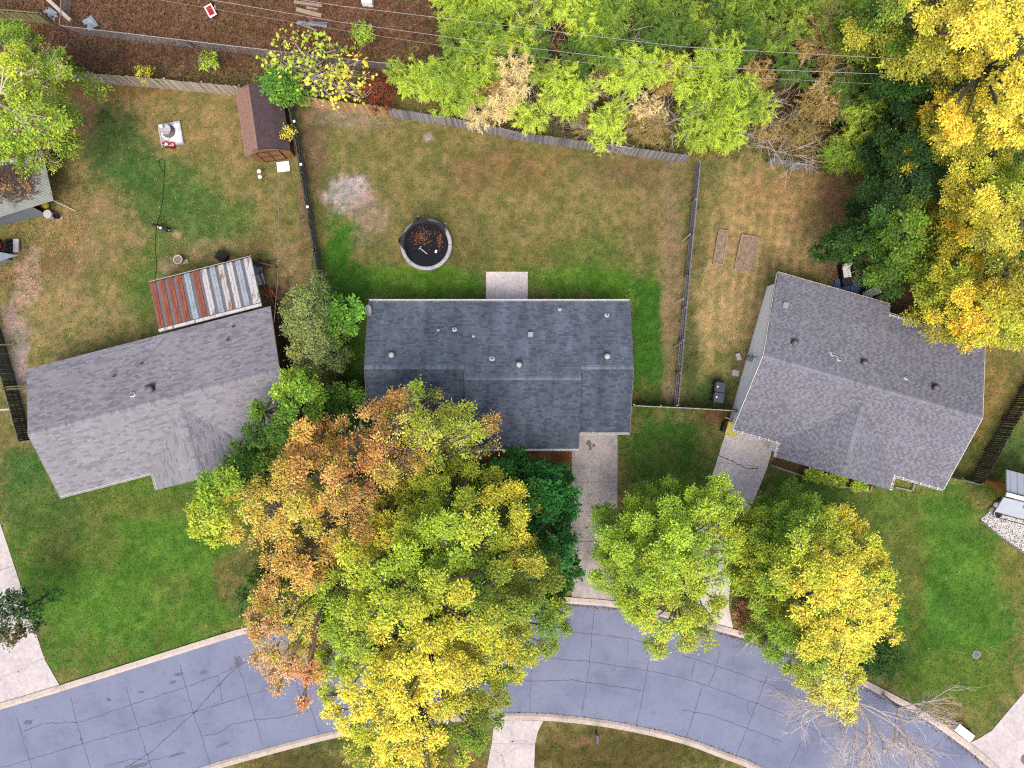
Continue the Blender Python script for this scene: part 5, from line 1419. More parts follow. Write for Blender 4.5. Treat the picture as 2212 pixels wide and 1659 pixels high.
# ------------------------------------------------------------------ front beds of the right house
def edge(name, label, path, mat='edging', w=.11, h=.16):
    p = PX(path); t = thing(name, p[0], label, 'garden edging')
    for a, b in zip(p[:-1], p[1:]): MB().beam(a + Vector((0, 0, h / 2)), b + Vector((0, 0, h / 2)), w, h).build('timber', MAT[mat], t)
    return t
edge('bed_edging', 'long pale timber edging of the planting bed under the front gable', [(1664, 1005), (1731, 1027), (1800, 1046), (1878, 1062), (1882, 1050)])
edge('bed_edging', 'small square timber edging beside the downpipe at the front gable', [(1932, 1052), (1969, 1060), (1974, 1042)])
m = MB(); m.face(PX([(1664, 1000), (1683, 985), (1900, 1045), (1880, 1060), (1800, 1044), (1731, 1025)], .02)); tag(m.build('planting_bed', MAT['mulch']), kind='structure')
m = MB(); m.face(PX([(1045, 972), (1235, 972), (1235, 996), (1045, 1000)], .02)); tag(m.build('planting_bed', M_plain('bark_mulch', C(158, 104, 66), .95, .45, 6, .6)), kind='structure')
cbk = P(1674, 973); cpo = thing('flower_pot', cbk, 'square terracotta planter at the corner of driveway and front gable', 'planter')
MB().box(cbk + Vector((0, 0, .2)), (.42, .42, .4), -.28, 1.1).build('pot', MAT['bed_wood'], cpo); MB().box(cbk + Vector((0, 0, .42)), (.3, .3, .02), -.28).build('soil', MAT['black'], cpo)

# ------------------------------------------------------------------ right edge gravel bed
gp = [(2118, 1123), (2138, 1103), (2160, 1100), (2230, 1120), (2260, 1150), (2260, 1222), (2212, 1194), (2160, 1158)]
m = MB(); m.face(PX(gp, .012)); gb = tag(m.build('gravel_bed', M_plain('white_stone_bed', C(214, 212, 212, .55), .9, .3, 8, .4)), kind='structure')
edge('bed_edging', 'dark edging along the white gravel bed at the pale metal roof', [(2117, 1124), (2160, 1160), (2212, 1197), (2262, 1226)], 'wood_rail', .1, .12)
from math import isclose
def inpoly(u, v, poly):
    u = np.asarray(u); v = np.asarray(v); c = np.zeros(u.shape, bool)
    n = len(poly); j = n - 1
    for i in range(n):
        xi, yi = poly[i]; xj, yj = poly[j]
        c ^= ((yi > v) != (yj > v)) & (u < (xj - xi) * (v - yi) / (yj - yi + 1e-12) + xi)
        j = i
    return c
U = RNG.uniform(2115, 2260, 9000); Vv = RNG.uniform(1098, 1226, 9000); ok = inpoly(U, Vv, gp); U, Vv = U[ok], Vv[ok]; n = len(U)
Cn = np.stack([(U - CU) / S, (CV - Vv) / S, RNG.uniform(.02, .06, n)], 1)
D = RNG.normal(size=(n, 3)); D[:, 2] *= .3; Nn = np.stack([RNG.normal(0, .5, n), RNG.normal(0, .5, n), np.ones(n)], 1)
cc = np.array([C(238, 236, 236, .62)]) * RNG.uniform(.75, 1.15, (n, 1)); dk_ = RNG.random(n) < .13; cc[dk_] = np.array(C(110, 108, 112)) * RNG.uniform(.6, 1.3, (dk_.sum(), 1))
g = quads('pebbles', leaf_quads(Cn, D, Nn, RNG.uniform(.06, .14, n), RNG.uniform(.05, .1, n), .3), cc, MAT['gravel'], gb); g['kind'] = 'stuff'
tw = P(2148, 1108); wp = thing('planter', tw, 'dark round planter tub on the white gravel by the pale metal roof', 'planter')
MB().lathe(tw, [(.22, 0), (.3, .4), (.33, .45), (.27, .45), (.25, .3)], 20).build('pot', MAT['stone'], wp); MB().lathe(tw + Vector((0, 0, .3)), [(.25, 0), (.24, .06), (.02, .08)], 16).build('soil', MAT['black'], wp)
for k, (u, v) in enumerate([(2141, 1100), (2150, 1090), (2158, 1083)]):
    p = P(u, v); MBm = MB()
    tag(MB().lathe(p, [(.12, 0), (.22, .05), (.24, .15), (.15, .24), (.03, .27)], 9).build('garden_rock', MAT[('bed_wood', 'stone', 'charcoal')[k]], origin=p), ('brown garden rock next to the dark round tub', 'pale garden rock between the brown and charcoal rocks by the metal roof', 'charcoal garden rock at the corner of the metal roof')[k], 'rock')

# ------------------------------------------------------------------ street furniture
def mailbox(u, v, rz, label, mat):
    p = P(u, v); t = thing('mailbox', p, label, 'mailbox')
    MB().box(p + Vector((0, 0, .5)), (.1, .1, 1.0), rz).build('post', MAT['wood_brown'], t)
    R_ = Matrix.Rotation(rz, 3, 'Z'); m = MB()
    pr_ = [(-.1, 0), (.1, 0), (.1, .13), (.07, .19), (0, .22), (-.07, .19), (-.1, .13)]
    k = len(pr_)
    m.v = [tuple(p + R_ @ Vector((x, y, 1.0 + z))) for y in (-.28, .28) for x, z in pr_]
    m.f = [tuple(range(k)), tuple(range(2 * k - 1, k - 1, -1))] + [(i, (i + 1) % k, k + (i + 1) % k, k + i) for i in range(k)]
    m.build('box', mat, t)
    MB().box(p + R_ @ Vector((.12, .1, 1.2)), (.02, .05, .18), rz).build('flag', MAT['red'], t)
    MB().box(p + R_ @ Vector((0, .285, 1.09)), (.16, .012, .14), rz).build('door', MAT['charcoal'], t)
mailbox(1287, 1580, 0, 'grey blue mailbox on the lower lawn beside the kerb', MAT['zinc_dark'])
mailbox(1629, 1357, .25, 'black mailbox among bare twigs beside the kerb and brown leaves', MAT['black'])
ub = P(2075, 1577)
ut = thing('utility_cabinet', ub, 'low white utility cabinet on the verge beside the kerb and pale driveway', 'utility box')
rz = math.radians(-38)
MB().box(ub + Vector((0, 0, .22)), (1.35, .55, .44), rz).build('cabinet', MAT['white_dirty'], ut)
MB().box(ub + Vector((0, 0, .47)), (1.42, .62, .06), rz).build('lid', MAT['white'], ut, bevel=.02)
MB().box(ub + Matrix.Rotation(rz, 3, 'Z') @ Vector((.55, .36, .3)), (.16, .1, .2), rz).build('latch', MAT['charcoal'], ut)
mp = P(2109, 1414); mh = thing('access_cover', mp, 'round blue grey access cover set in the right front lawn', 'manhole cover')
MB().lathe(mp, [(.24, 0), (.24, .04), (.22, .05), (.02, .052)], 24).build('lid', MAT['zinc_dark'], mh); MB().lathe(mp, [(.29, 0), (.29, .03)], 24).build('rim', MAT['stone'], mh)
md = P(2216, 1640); m2 = thing('access_cover', md, 'grey round access cover at the edge of the pale driveway by the street', 'manhole cover')
MB().lathe(md + Vector((0, 0, .05)), [(.4, 0), (.4, .03), (.36, .035), (.02, .037)], 24).build('lid', MAT['vent_grey'], m2)
# ------------------------------------------------------------------ scraps on the back lot
def scrap(u, v, name, label, mat, w, l, rz, cat):
    p = P(u, v); m = MB(); g = []
    for i in range(6):
        g.append([p + Matrix.Rotation(rz, 3, 'Z') @ Vector(((i / 5 - .5) * w, (j / 5 - .5) * l, .06 + random.uniform(0, .16))) for j in range(6)])
    for i in range(5):
        for j in range(5):
            if random.random() > .08: m.face([g[i][j], g[i + 1][j], g[i + 1][j + 1], g[i][j + 1]])
    tag(m.build(name, mat, origin=p), label, cat)
scrap(197, 52, 'plastic_sheet', 'crumpled pale blue plastic sheet caught on the chain link fence', MAT['zinc'], .8, .9, .6, 'plastic sheet')
scrap(113, 31, 'plastic_sheet', 'torn white plastic scrap on dark soil beyond the mossy plank fence', MAT['zinc'], .6, 1.0, .9, 'plastic sheet')
scrap(676, 53, 'metal_sheet', 'grey metal sheet lying on the brown leaves below the wires', MAT['metal_blue'], 2.1, .35, -.06, 'metal sheet')
rw = P(638, 38) ; rw = P(638, 38)
rb = P(637, 40); rb = P(460, 30)
ra = thing('toy_wheelbarrow', rb, 'red plastic wheelbarrow with white rim left on the brown lot', 'wheelbarrow')
MB().box(rb + Vector((0, 0, .25)), (.4, .65, .35), .5, 1.25).build('tray', MAT['red'], ra); MB().box(rb + Vector((0, 0, .44)), (.58, .9, .04), .5).build('rim', MAT['white'], ra); MB().box(rb + Vector((0, 0, .465)), (.4, .68, .02), .5).build('hollow', MAT['red'], ra)
MB().lathe(rb + Vector((.25, .4, .14)), [(.14, -.04), (.14, .04)], 14, Matrix.Rotation(math.pi / 2, 3, 'Y')).build('wheel', MAT['stone'], ra)
for s in (-.2, .2): MB().tube([rb + Vector((s, -.2, .35)), rb + Vector((s - .2, -.7, .4))], .02, 6).build('handle', MAT['galv'], ra)
wa_ = P(796, 6); wt = thing('appliance', wa_, 'white box like appliance with dark opening at the edge of the brown lot', 'appliance')
MB().box(wa_ + Vector((0, 0, .3)), (.75, .6, .6), -.1).build('cabinet', MAT['white'], wt); MB().box(wa_ + Vector((0, .05, .605)), (.5, .35, .02), -.1).build('opening', MAT['charcoal'], wt); MB().lathe(wa_ + Vector((0, .08, .62)), [(.1, 0), (.1, .02)], 14).build('dial', MAT['white'], wt)
for k, (a, b, w_) in enumerate([((635, 4), (695, 12), .22), ((640, 20), (694, 34), .3), ((662, 16), (686, 20), .14), ((641, 49), (684, 66), .14)]):
    p, q = P(*a, .05), P(*b, .05)
    tag(MB().beam(p, q, w_, .05).build('old_board', MAT['bed_wood'], origin=p), 'old reddish board lying on the leaf covered back lot', 'board', 'old boards on the back lot')
# ------------------------------------------------------------------ trees
def poly_dist(u, v, poly):
    d = np.full(u.shape, 1e9)
    for (x0, y0), (x1, y1) in zip(poly, poly[1:] + poly[:1]):
        dx, dy = x1 - x0, y1 - y0
        t = np.clip(((u - x0) * dx + (v - y0) * dy) / (dx * dx + dy * dy + 1e-9), 0, 1)
        d = np.minimum(d, np.hypot(u - x0 - t * dx, v - y0 - t * dy))
    return d
def sample_poly(poly, spacing, rng, tries=4000):
    a = np.array(poly); lo, hi = a.min(0), a.max(0)
    U = rng.uniform(lo[0], hi[0], tries); V = rng.uniform(lo[1], hi[1], tries)
    ok = inpoly(U, V, poly); U, V = U[ok], V[ok]
    keep = []
    for u, v in zip(U, V):
        if all((u - x) ** 2 + (v - y) ** 2 > spacing ** 2 for x, y in keep): keep.append((u, v))
    return np.array(keep)
def idw(u, v, pal):
    W = 0; acc = 0
    for (pu, pv, c) in pal:
        w = 1 / ((u - pu) ** 2 + (v - pv) ** 2 + 300) ** 1.6
        acc = acc + w[:, None] * np.array(C(*c)) * KF; W = W + w[:, None]
    return acc / W

def tree(name, label, poly, base, ztop, zedge, pal, seed, spacing=42, leaf=(.17, .10), dens=300, cl=.30, under=.5, trunk_r=.28, bark='bark', flat=.75, twigs=5, hole=0.0, fork=.45, dead=0, cat='tree', group=None, jit=.24, bare=0.0, coljit=.11, droop=.2, nl=17, mixc=(), shade=None, shk=.62):
    rng = np.random.default_rng(seed)
    lob = sample_poly(poly, spacing, rng)
    dist = poly_dist(lob[:, 0], lob[:, 1], poly)
    dmax = max(dist.max(), 1)
    f = 1 - (1 - np.clip(dist / dmax, 0, 1)) ** 2
    z = zedge + (ztop - zedge) * f + rng.normal(0, .10 * ztop, len(lob))
    z = np.clip(z, 1.0, ztop * 1.1)
    sp_m = spacing * (H - ztop * .7) / (S * H)
    r = np.minimum(sp_m * rng.uniform(.46, .70, len(lob)), dist * (H - z) / (S * H) + .35)
    k = (H - z) / (S * H)
    cen = np.stack([(lob[:, 0] - CU) * k, (CV - lob[:, 1]) * k, z], 1)
    lobe_lum = rng.normal(1, .10, len(lob))
    if under:
        m = rng.random(len(lob)) < under
        c2 = cen[m].copy(); c2[:, 2] *= rng.uniform(.5, .74, m.sum()); c2[:, :2] += rng.normal(0, .4, (m.sum(), 2))
        # keep below the outline: pull inwards a little
        mid = cen.mean(0); c2[:, :2] = mid[:2] + (c2[:, :2] - mid[:2]) * .93
        cenA = np.concatenate([cen, c2]); rA = np.concatenate([r, np.maximum(r[m] * 1.35, .5)]); lobA = np.concatenate([lob, lob[m]]); lumA = np.concatenate([lobe_lum, lobe_lum[m]])
    else:
        cenA, rA, lobA, lumA = cen, r, lob, lobe_lum
    lcol = idw(lobA[:, 0] + rng.normal(0, spacing * .7, len(lobA)), lobA[:, 1] + rng.normal(0, spacing * .7, len(lobA)), pal) * lumA[:, None]
    low = np.zeros(len(cenA), bool); low[len(cen):] = True
    if shade is not None:          # inner leaves: unturned green, darkened to paint shade into the gaps
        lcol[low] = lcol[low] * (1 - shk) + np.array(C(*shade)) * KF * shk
    ncl = np.maximum(3, (dens * rA ** 2 * 3.14 / 15 * np.where(low, .8, 1.35))).astype(int)
    ncl = np.where(rng.random(len(ncl)) < hole, (ncl * .25).astype(int) + 1, ncl)
    li = np.repeat(np.arange(len(cenA)), ncl); nC = len(li)
    d = rng.normal(size=(nC, 3)); d[:, 2] = np.abs(d[:, 2]) * .9 - .25; d = unit(d)
    rad = rng.uniform(.4, 1.0, nC) ** .5
    wob = 1 + .25 * np.sin(d[:, 0] * 5 + li) * np.cos(d[:, 1] * 4 + li * 2)
    cp = cenA[li] + d * (rA[li] * rad * wob)[:, None] * np.stack([np.ones(nC), np.ones(nC), np.where(low[li], flat, flat * .75)], 1)
    ccol = lcol[li] * np.clip(rng.normal(1, jit, (nC, 1)), .4, 1.7)
    # neighbouring sprays turn colour together
    up = (H - cp[:, 2]) / (S * H); cu, cv = cp[:, 0] / up + CU, CV - cp[:, 1] / up
    cpal = idw(cu + rng.normal(0, 10, nC), cv + rng.normal(0, 10, nC), pal)
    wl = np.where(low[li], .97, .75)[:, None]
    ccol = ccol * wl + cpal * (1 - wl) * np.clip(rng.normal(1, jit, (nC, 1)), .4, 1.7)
    for pr_, mc in mixc:
        sel = rng.random(nC) < pr_
        ccol[sel] = np.array(C(*mc)) * KF * np.clip(rng.normal(1, jit, (sel.sum(), 1)), .4, 1.6)
    ci = np.repeat(np.arange(nC), nl); n = len(ci)
    off = rng.normal(0, cl * .55, (n, 3)) * np.array([1, 1, .55])
    pos = cp[ci] + off
    D = unit(off + d[ci] * .25 + rng.normal(0, .25, (n, 3))) ; D[:, 2] -= droop
    N = np.stack([rng.normal(0, .35, n), rng.normal(0, .35, n), np.ones(n)], 1) + d[ci] * .3
    L = leaf[0] * np.exp(rng.normal(0, .28, n)); W = leaf[1] * np.exp(rng.normal(0, .25, n))
    sz = np.clip(rng.normal(1, .22, nC), .6, 1.6)[ci]; L = L * sz; W = W * sz
    lc = ccol[ci] * np.clip(rng.normal(1, coljit, (n, 1)), .5, 1.6) * np.clip(rng.normal(1, .05, (n, 3)), .8, 1.2)
    bp = P(*base)
    if name is None: name = 'tree'
    root = thing(name, bp, label, cat, group)
    # wood
    mb = MB()
    mid = cen.mean(0)
    ft = Vector((bp.x * .6 + mid[0] * .4, bp.y * .6 + mid[1] * .4, ztop * fork))
    mb.tube([bp, bp.lerp(ft, .5) + Vector((rng.normal(0, .1), rng.normal(0, .1), 0)), ft], [trunk_r * 1.25, trunk_r, trunk_r * .8], 9)
    kp = max(3, len(cen) // 7)
    order = rng.permutation(len(cen))[:kp]
    prim = []
    for i in order:
        tip = Vector(cen[i]); mp_ = ft.lerp(tip, .5) + Vector((rng.normal(0, .3), rng.normal(0, .3), .4))
        mb.tube([ft, ft.lerp(mp_, .5) + Vector((rng.normal(0, .15), rng.normal(0, .15), .1)), mp_, tip], [trunk_r * .6, trunk_r * .45, trunk_r * .3, trunk_r * .12], 6)
        prim.append(mp_)
    for i in range(len(cen)):
        tip = Vector(cen[i]); q = min(prim, key=lambda p: (p - tip).length)
        mm = q.lerp(tip, .55) + Vector((rng.normal(0, .2), rng.normal(0, .2), .2))
        mb.tube([q, mm, tip], [trunk_r * .25, trunk_r * .16, trunk_r * .08], 5)
        tw = .012 + .055 * trunk_r
        for t in range(twigs):
            dd_ = rng.normal(size=3); dd_[2] = abs(dd_[2]) * .8; dd_ = dd_ / np.linalg.norm(dd_)
            e = tip + Vector(dd_) * float(r[i]) * rng.uniform(.7, 1.15)
            m3 = tip.lerp(e, .5) + Vector(rng.normal(0, .12, 3))
            mb.tube([mm.lerp(tip, rng.uniform(.4, 1)), m3, e], [tw, tw * .65, tw * .3], 4, False)
            if bare and rng.random() < bare:
                for _ in range(3):
                    e2 = m3 + Vector(rng.normal(0, .45, 3)); mb.tube([m3, m3.lerp(e2, .5) + Vector(rng.normal(0, .06, 3)), e2], [tw * .55, tw * .4, tw * .22], 3, False)
    mb.build('trunk', MAT[bark], root)
    cr = quads('crown', leaf_quads(pos, D, N, L, W), lc, MAT['leaf'], root)
    return n

Y1 = (242, 226, 92); Y2 = (224, 214, 80); YG = (188, 200, 72); LG = (160, 192, 66); MG = (116, 158, 58); DG = (68, 106, 44); VD = (44, 76, 36); OR = (230, 172, 98); RU = (200, 138, 90); BRN = (150, 112, 80); GO = (234, 202, 70); EV = (50, 112, 50)
NT = 0
# rust orange tree
NT += tree('oak_tree', 'sparse rust orange leaved tree with bare grey twigs overhanging the dark roof', [(485, 1085), (520, 1025), (590, 955), (650, 910), (740, 915), (795, 885), (850, 842), (915, 832), (960, 872), (1050, 892), (1088, 940), (1050, 985), (970, 1015), (900, 1060), (850, 1150), (770, 1220), (700, 1290), (672, 1390), (690, 1470), (650, 1525), (600, 1490), (552, 1430), (528, 1370), (560, 1290), (590, 1230), (560, 1185), (505, 1165)], (760, 1090), 11.5, 6.0,
     [(850, 870, (210, 160, 110)), (820, 920, OR), (900, 850, LG), (950, 960, LG), (900, 930, YG), (1020, 930, LG), (1060, 905, RU), (700, 960, OR), (650, 940, OR), (640, 1040, (222, 178, 100)), (560, 1050, (206, 186, 84)), (520, 1100, YG), (600, 1120, (224, 186, 96)), (660, 1110, YG), (560, 1000, (200, 180, 80)), (700, 1060, OR), (780, 1010, RU), (760, 1090, (176, 132, 92)), (860, 1000, RU), (900, 1030, LG), (680, 1170, (196, 166, 70)), (640, 1210, (220, 172, 100)), (740, 1180, (196, 168, 84)), (600, 1280, (224, 178, 100)), (560, 1350, (216, 166, 112)), (590, 1450, (216, 172, 130)), (650, 1500, (206, 140, 96)), (640, 1390, (210, 180, 100)), (620, 1330, YG)],
     21, spacing=34, leaf=(.125, .066), dens=430, under=.55, bark='bark', twigs=7, hole=.15, bare=.35, trunk_r=.3, mixc=((.1, YG), (.1, (222, 196, 120))), shade=(150, 140, 70))
NT += tree('oak_tree', 'tallest broad tree with yellow and green leaves overhanging the street', [(700, 1190), (780, 1095), (880, 1030), (960, 1000), (1040, 1015), (1100, 1040), (1168, 1105), (1150, 1170), (1235, 1250), (1240, 1325), (1205, 1388), (1150, 1440), (1092, 1480), (1080, 1545), (1060, 1600), (1000, 1640), (940, 1720), (800, 1720), (760, 1635), (722, 1560), (700, 1500), (670, 1430), (640, 1340), (662, 1250)], (930, 1280), 13.5, 6.0,
     [(1080, 1080, Y2), (1140, 1110, YG), (1120, 1190, Y1), (1010, 1060, YG), (900, 1080, YG), (830, 1120, Y2), (980, 1130, LG), (1040, 1180, MG), (1060, 1260, DG), (1150, 1280, DG), (1210, 1300, DG), (1190, 1360, MG), (1000, 1220, LG), (930, 1200, LG), (780, 1190, Y2), (720, 1250, LG), (830, 1250, LG), (900, 1320, YG), (760, 1330, YG), (680, 1330, LG), (980, 1340, Y2), (1080, 1370, YG), (1110, 1400, Y2), (850, 1400, Y2), (730, 1420, LG), (720, 1480, YG), (800, 1480, Y2), (920, 1440, Y1), (1000, 1440, Y2), (1060, 1430, YG), (900, 1540, Y1), (800, 1560, Y1), (1000, 1500, Y2), (1040, 1560, DG), (1030, 1610, MG), (930, 1600, Y1), (850, 1640, Y1), (760, 1600, YG)],
     22, spacing=38, leaf=(.125, .07), dens=560, under=.8, trunk_r=.42, twigs=4, bare=.1, jit=.26, mixc=((.06, MG),), shade=(76, 118, 44), shk=.75)
NT += tree('maple_tree', 'dark green tree between the bungalow roof and rust orange tree', [(410, 1140), (428, 1045), (500, 985), (545, 915), (558, 850), (618, 803), (690, 828), (694, 880), (650, 925), (595, 985), (545, 1045), (505, 1095), (470, 1175)], (575, 1020), 8.5, 4.5,
     [(620, 830, LG), (660, 850, MG), (580, 870, MG), (600, 910, DG), (560, 960, DG), (520, 1010, DG), (470, 1040, MG), (440, 1080, LG), (430, 1130, YG), (480, 1120, YG)], 23, spacing=36, leaf=(.17, .10), dens=330, under=.8, bark='bark_dark', trunk_r=.22)
NT += tree('maple_tree', 'small dark green tree under the street side of the rust orange tree', [(512, 1290), (540, 1255), (590, 1250), (630, 1290), (640, 1330), (590, 1360), (540, 1350)], (570, 1305), 5.5, 3.0,
     [(540, 1300, DG), (580, 1320, (58, 104, 50)), (600, 1280, MG)], 44, spacing=28, leaf=(.16, .09), dens=360, under=.8, bark='bark_dark', trunk_r=.14, shade=VD)
NT += tree('evergreen_tree', 'deep green leafy tree between the ranch house front and tall yellowing tree', [(1030, 1035), (1085, 1003), (1150, 985), (1222, 1020), (1242, 1080), (1232, 1150), (1246, 1255), (1195, 1300), (1150, 1200), (1120, 1120)], (1150, 1110), 6.0, 3.0,
     [(1060, 1030, (70, 130, 50)), (1150, 1000, EV), (1210, 1060, EV), (1180, 1130, (34, 84, 36)), (1225, 1190, EV), (1110, 1090, DG), (1200, 1260, DG)], 24, spacing=34, leaf=(.2, .12), dens=300, under=.8, bark='bark_dark', trunk_r=.2)
NT += tree('laurel_tree', 'small dark green tree at the side of the ranch house against the fence end', [(690, 860), (730, 832), (790, 838), (800, 880), (770, 950), (720, 960), (690, 920)], (745, 900), 4.5, 2.2,
     [(740, 850, MG), (780, 860, MG), (740, 910, VD), (700, 900, DG), (770, 930, DG)], 25, spacing=26, leaf=(.17, .10), dens=320, under=.8, bark='bark_dark', trunk_r=.13)
NT += tree('pine_tree', 'thin grey green tree beside the dark fence and the bungalow', [(612, 690), (625, 650), (660, 618), (700, 612), (712, 660), (725, 720), (720, 800), (670, 805), (635, 775)], (690, 720), 7.5, 3.5,
     [(640, 660, (140, 156, 88)), (690, 630, (130, 156, 84)), (670, 720, (122, 138, 86)), (650, 770, (150, 160, 90)), (700, 780, (112, 136, 78))], 26, spacing=24, leaf=(.16, .06), dens=430, under=.8, bark='bark', trunk_r=.12, twigs=4, hole=.15, bare=.15)
NT += tree('young_tree', 'bright green leafy tree just inside the dark fence of the trampoline yard', [(700, 660), (740, 645), (782, 660), (775, 690), (740, 740), (708, 735), (692, 700)], (730, 705), 4.5, 2.5,
     [(750, 660, (120, 178, 70)), (720, 700, MG), (770, 670, (120, 178, 70)), (720, 730, MG)], 27, spacing=26, leaf=(.2, .12), dens=230, under=.4, bark='bark', trunk_r=.1)
NT += tree('maple_tree', 'lime green tree arching over the two driveways', [(1285, 1165), (1300, 1115), (1340, 1130), (1372, 1075), (1430, 1042), (1500, 1060), (1560, 1035), (1610, 1072), (1642, 1130), (1612, 1190), (1592, 1232), (1552, 1265), (1560, 1320), (1522, 1345), (1552, 1388), (1500, 1400), (1455, 1385), (1425, 1420), (1395, 1360), (1340, 1305), (1282, 1262)], (1440, 1210), 9.5, 4.5,
     [(1300, 1180, LG), (1330, 1260, (146, 170, 60)), (1380, 1110, (172, 202, 72)), (1450, 1080, (170, 200, 70)), (1560, 1080, (174, 202, 74)), (1600, 1140, YG), (1500, 1170, LG), (1440, 1180, (174, 204, 72)), (1400, 1240, LG), (1480, 1270, YG), (1540, 1220, LG), (1430, 1330, YG), (1500, 1360, YG), (1430, 1400, YG)], 28, spacing=33, leaf=(.12, .066), dens=690, under=.75, hole=.08, trunk_r=.28, mixc=((.08, MG),), shade=(84, 128, 48))
NT += tree('oak_tree', 'rounded golden yellow tree beside the right driveway with green street side', [(1590, 1235), (1602, 1185), (1652, 1110), (1720, 1072), (1790, 1090), (1832, 1112), (1880, 1160), (1937, 1232), (1930, 1300), (1937, 1370), (1882, 1402), (1850, 1480), (1832, 1555), (1790, 1550), (1752, 1490), (1700, 1440), (1640, 1402), (1662, 1330), (1612, 1282)], (1760, 1290), 11, 5.0,
     [(1620, 1200, (196, 200, 60)), (1640, 1240, MG), (1690, 1120, MG), (1760, 1110, MG), (1820, 1140, Y2), (1700, 1180, MG), (1760, 1200, YG), (1850, 1200, Y1), (1900, 1240, YG), (1800, 1260, Y1), (1720, 1270, Y1), (1680, 1300, LG), (1870, 1300, Y1), (1740, 1340, Y1), (1900, 1350, Y1), (1820, 1380, Y1), (1690, 1390, MG), (1760, 1420, MG), (1860, 1440, LG), (1800, 1470, Y2), (1810, 1530, (226, 220, 110)), (1790, 1500, (226, 220, 120))], 29, spacing=34, leaf=(.125, .07), dens=650, under=.75, trunk_r=.32, twigs=5, bare=.15, mixc=((.08, MG),), shade=(92, 132, 46))
NT += tree('cedar_shrub', 'dark green shrub on the verge at the foot of the golden yellow tree', [(1830, 1410), (1890, 1390), (1945, 1420), (1930, 1455), (1870, 1460), (1835, 1445)], (1885, 1428), 2.6, 1.2,
     [(1880, 1420, VD), (1920, 1440, DG)], 30, spacing=22, leaf=(.14, .07), dens=320, under=.6, trunk_r=.08, bark='bark_dark', cat='shrub')
NT += tree('oak_tree', 'big bright yellow tree with dead pale limbs beyond the bamboo and wires', [(1885, -60), (1870, 40), (1905, 130), (1960, 100), (2040, 110), (2050, 150), (2090, 165), (2120, 140), (2130, 110), (2150, 170), (2110, 190), (2030, 215), (2005, 240), (2030, 280), (2075, 315), (2110, 270), (2150, 300), (2190, 310), (2280, 300), (2300, -60)], (2130, 110), 14, 7.0,
     [(1900, 0, DG), (1890, -40, DG), (1900, 50, VD), (1920, 80, DG), (1935, 40, MG), (1910, 120, DG), (1960, 110, MG), (1975, 20, Y2), (2010, 60, Y1), (2080, 40, Y1), (2150, 60, Y1), (2080, 130, Y1), (2190, 120, (228, 212, 74)), (2190, 20, Y1), (2100, 200, Y1), (2050, 250, GO), (2140, 240, Y1), (2200, 230, (220, 204, 80)), (1940, 120, MG)], 31, spacing=36, leaf=(.145, .085), dens=560, under=.75, trunk_r=.4, bark='bark', twigs=4, bare=.12, mixc=((.08, YG),), shade=(120, 132, 50))
NT += tree('hardwood_tree', 'dark green tree between the yellow trees and the bamboo', [(1880, 110), (1950, 130), (2030, 150), (2120, 190), (2000, 230), (2030, 300), (2110, 320), (2212, 330), (2150, 400), (2040, 380), (1950, 360), (1900, 380), (1860, 330), (1920, 260), (1870, 190)], (1990, 270), 7, 3.5,
     [(1920, 150, VD), (1990, 190, DG), (1960, 260, VD), (2040, 330, DG), (2140, 360, DG), (1930, 340, VD), (1990, 320, (48, 84, 44))], 32, spacing=36, leaf=(.17, .09), dens=270, under=.6, trunk_r=.25, bark='bark_dark')
NT += tree('hardwood_tree', 'dark blue green tree shading the patio chairs behind the grey brown house', [(1790, 510), (1830, 490), (1845, 410), (1870, 385), (1940, 375), (2000, 330), (2040, 380), (2030, 450), (2040, 540), (1990, 600), (1935, 640), (1892, 632), (1858, 556)], (1940, 500), 9.5, 3.5,
     [(1810, 510, VD), (1850, 420, VD), (1900, 400, (50, 84, 44)), (2000, 370, (58, 90, 58)), (1960, 430, (52, 84, 46)), (1900, 480, DG), (1880, 540, (80, 116, 42)), (1960, 520, (110, 144, 50)), (1930, 590, DG), (1920, 630, (60, 92, 42)), (2010, 480, (112, 140, 46)), (1860, 520, (60, 94, 40))], 33, spacing=34, leaf=(.16, .09), dens=320, under=.75, trunk_r=.3, bark='bark_dark')
NT += tree('oak_tree', 'golden yellow tree dipping over the back corner of the grey brown roof', [(2010, 690), (2040, 620), (2010, 640), (2030, 560), (2060, 500), (2020, 440), (2050, 400), (2040, 360), (2110, 340), (2180, 350), (2300, 340), (2300, 720), (2200, 740), (2150, 735), (2110, 752), (2085, 745), (2060, 700), (2030, 700)], (2150, 560), 11, 5.5,
     [(2050, 420, Y2), (2100, 370, Y2), (2180, 370, LG), (2190, 430, MG), (2120, 430, Y1), (2060, 480, GO), (2150, 490, Y1), (2200, 520, VD), (2200, 560, DG), (2100, 560, (196, 176, 56)), (2060, 590, LG), (2040, 640, YG), (2120, 620, (206, 178, 60)), (2180, 640, (190, 176, 64)), (2100, 700, GO), (2160, 710, YG), (2050, 690, GO)], 34, spacing=33, leaf=(.13, .072), dens=590, under=.75, trunk_r=.32, mixc=((.08, YG),), shade=(84, 112, 44))
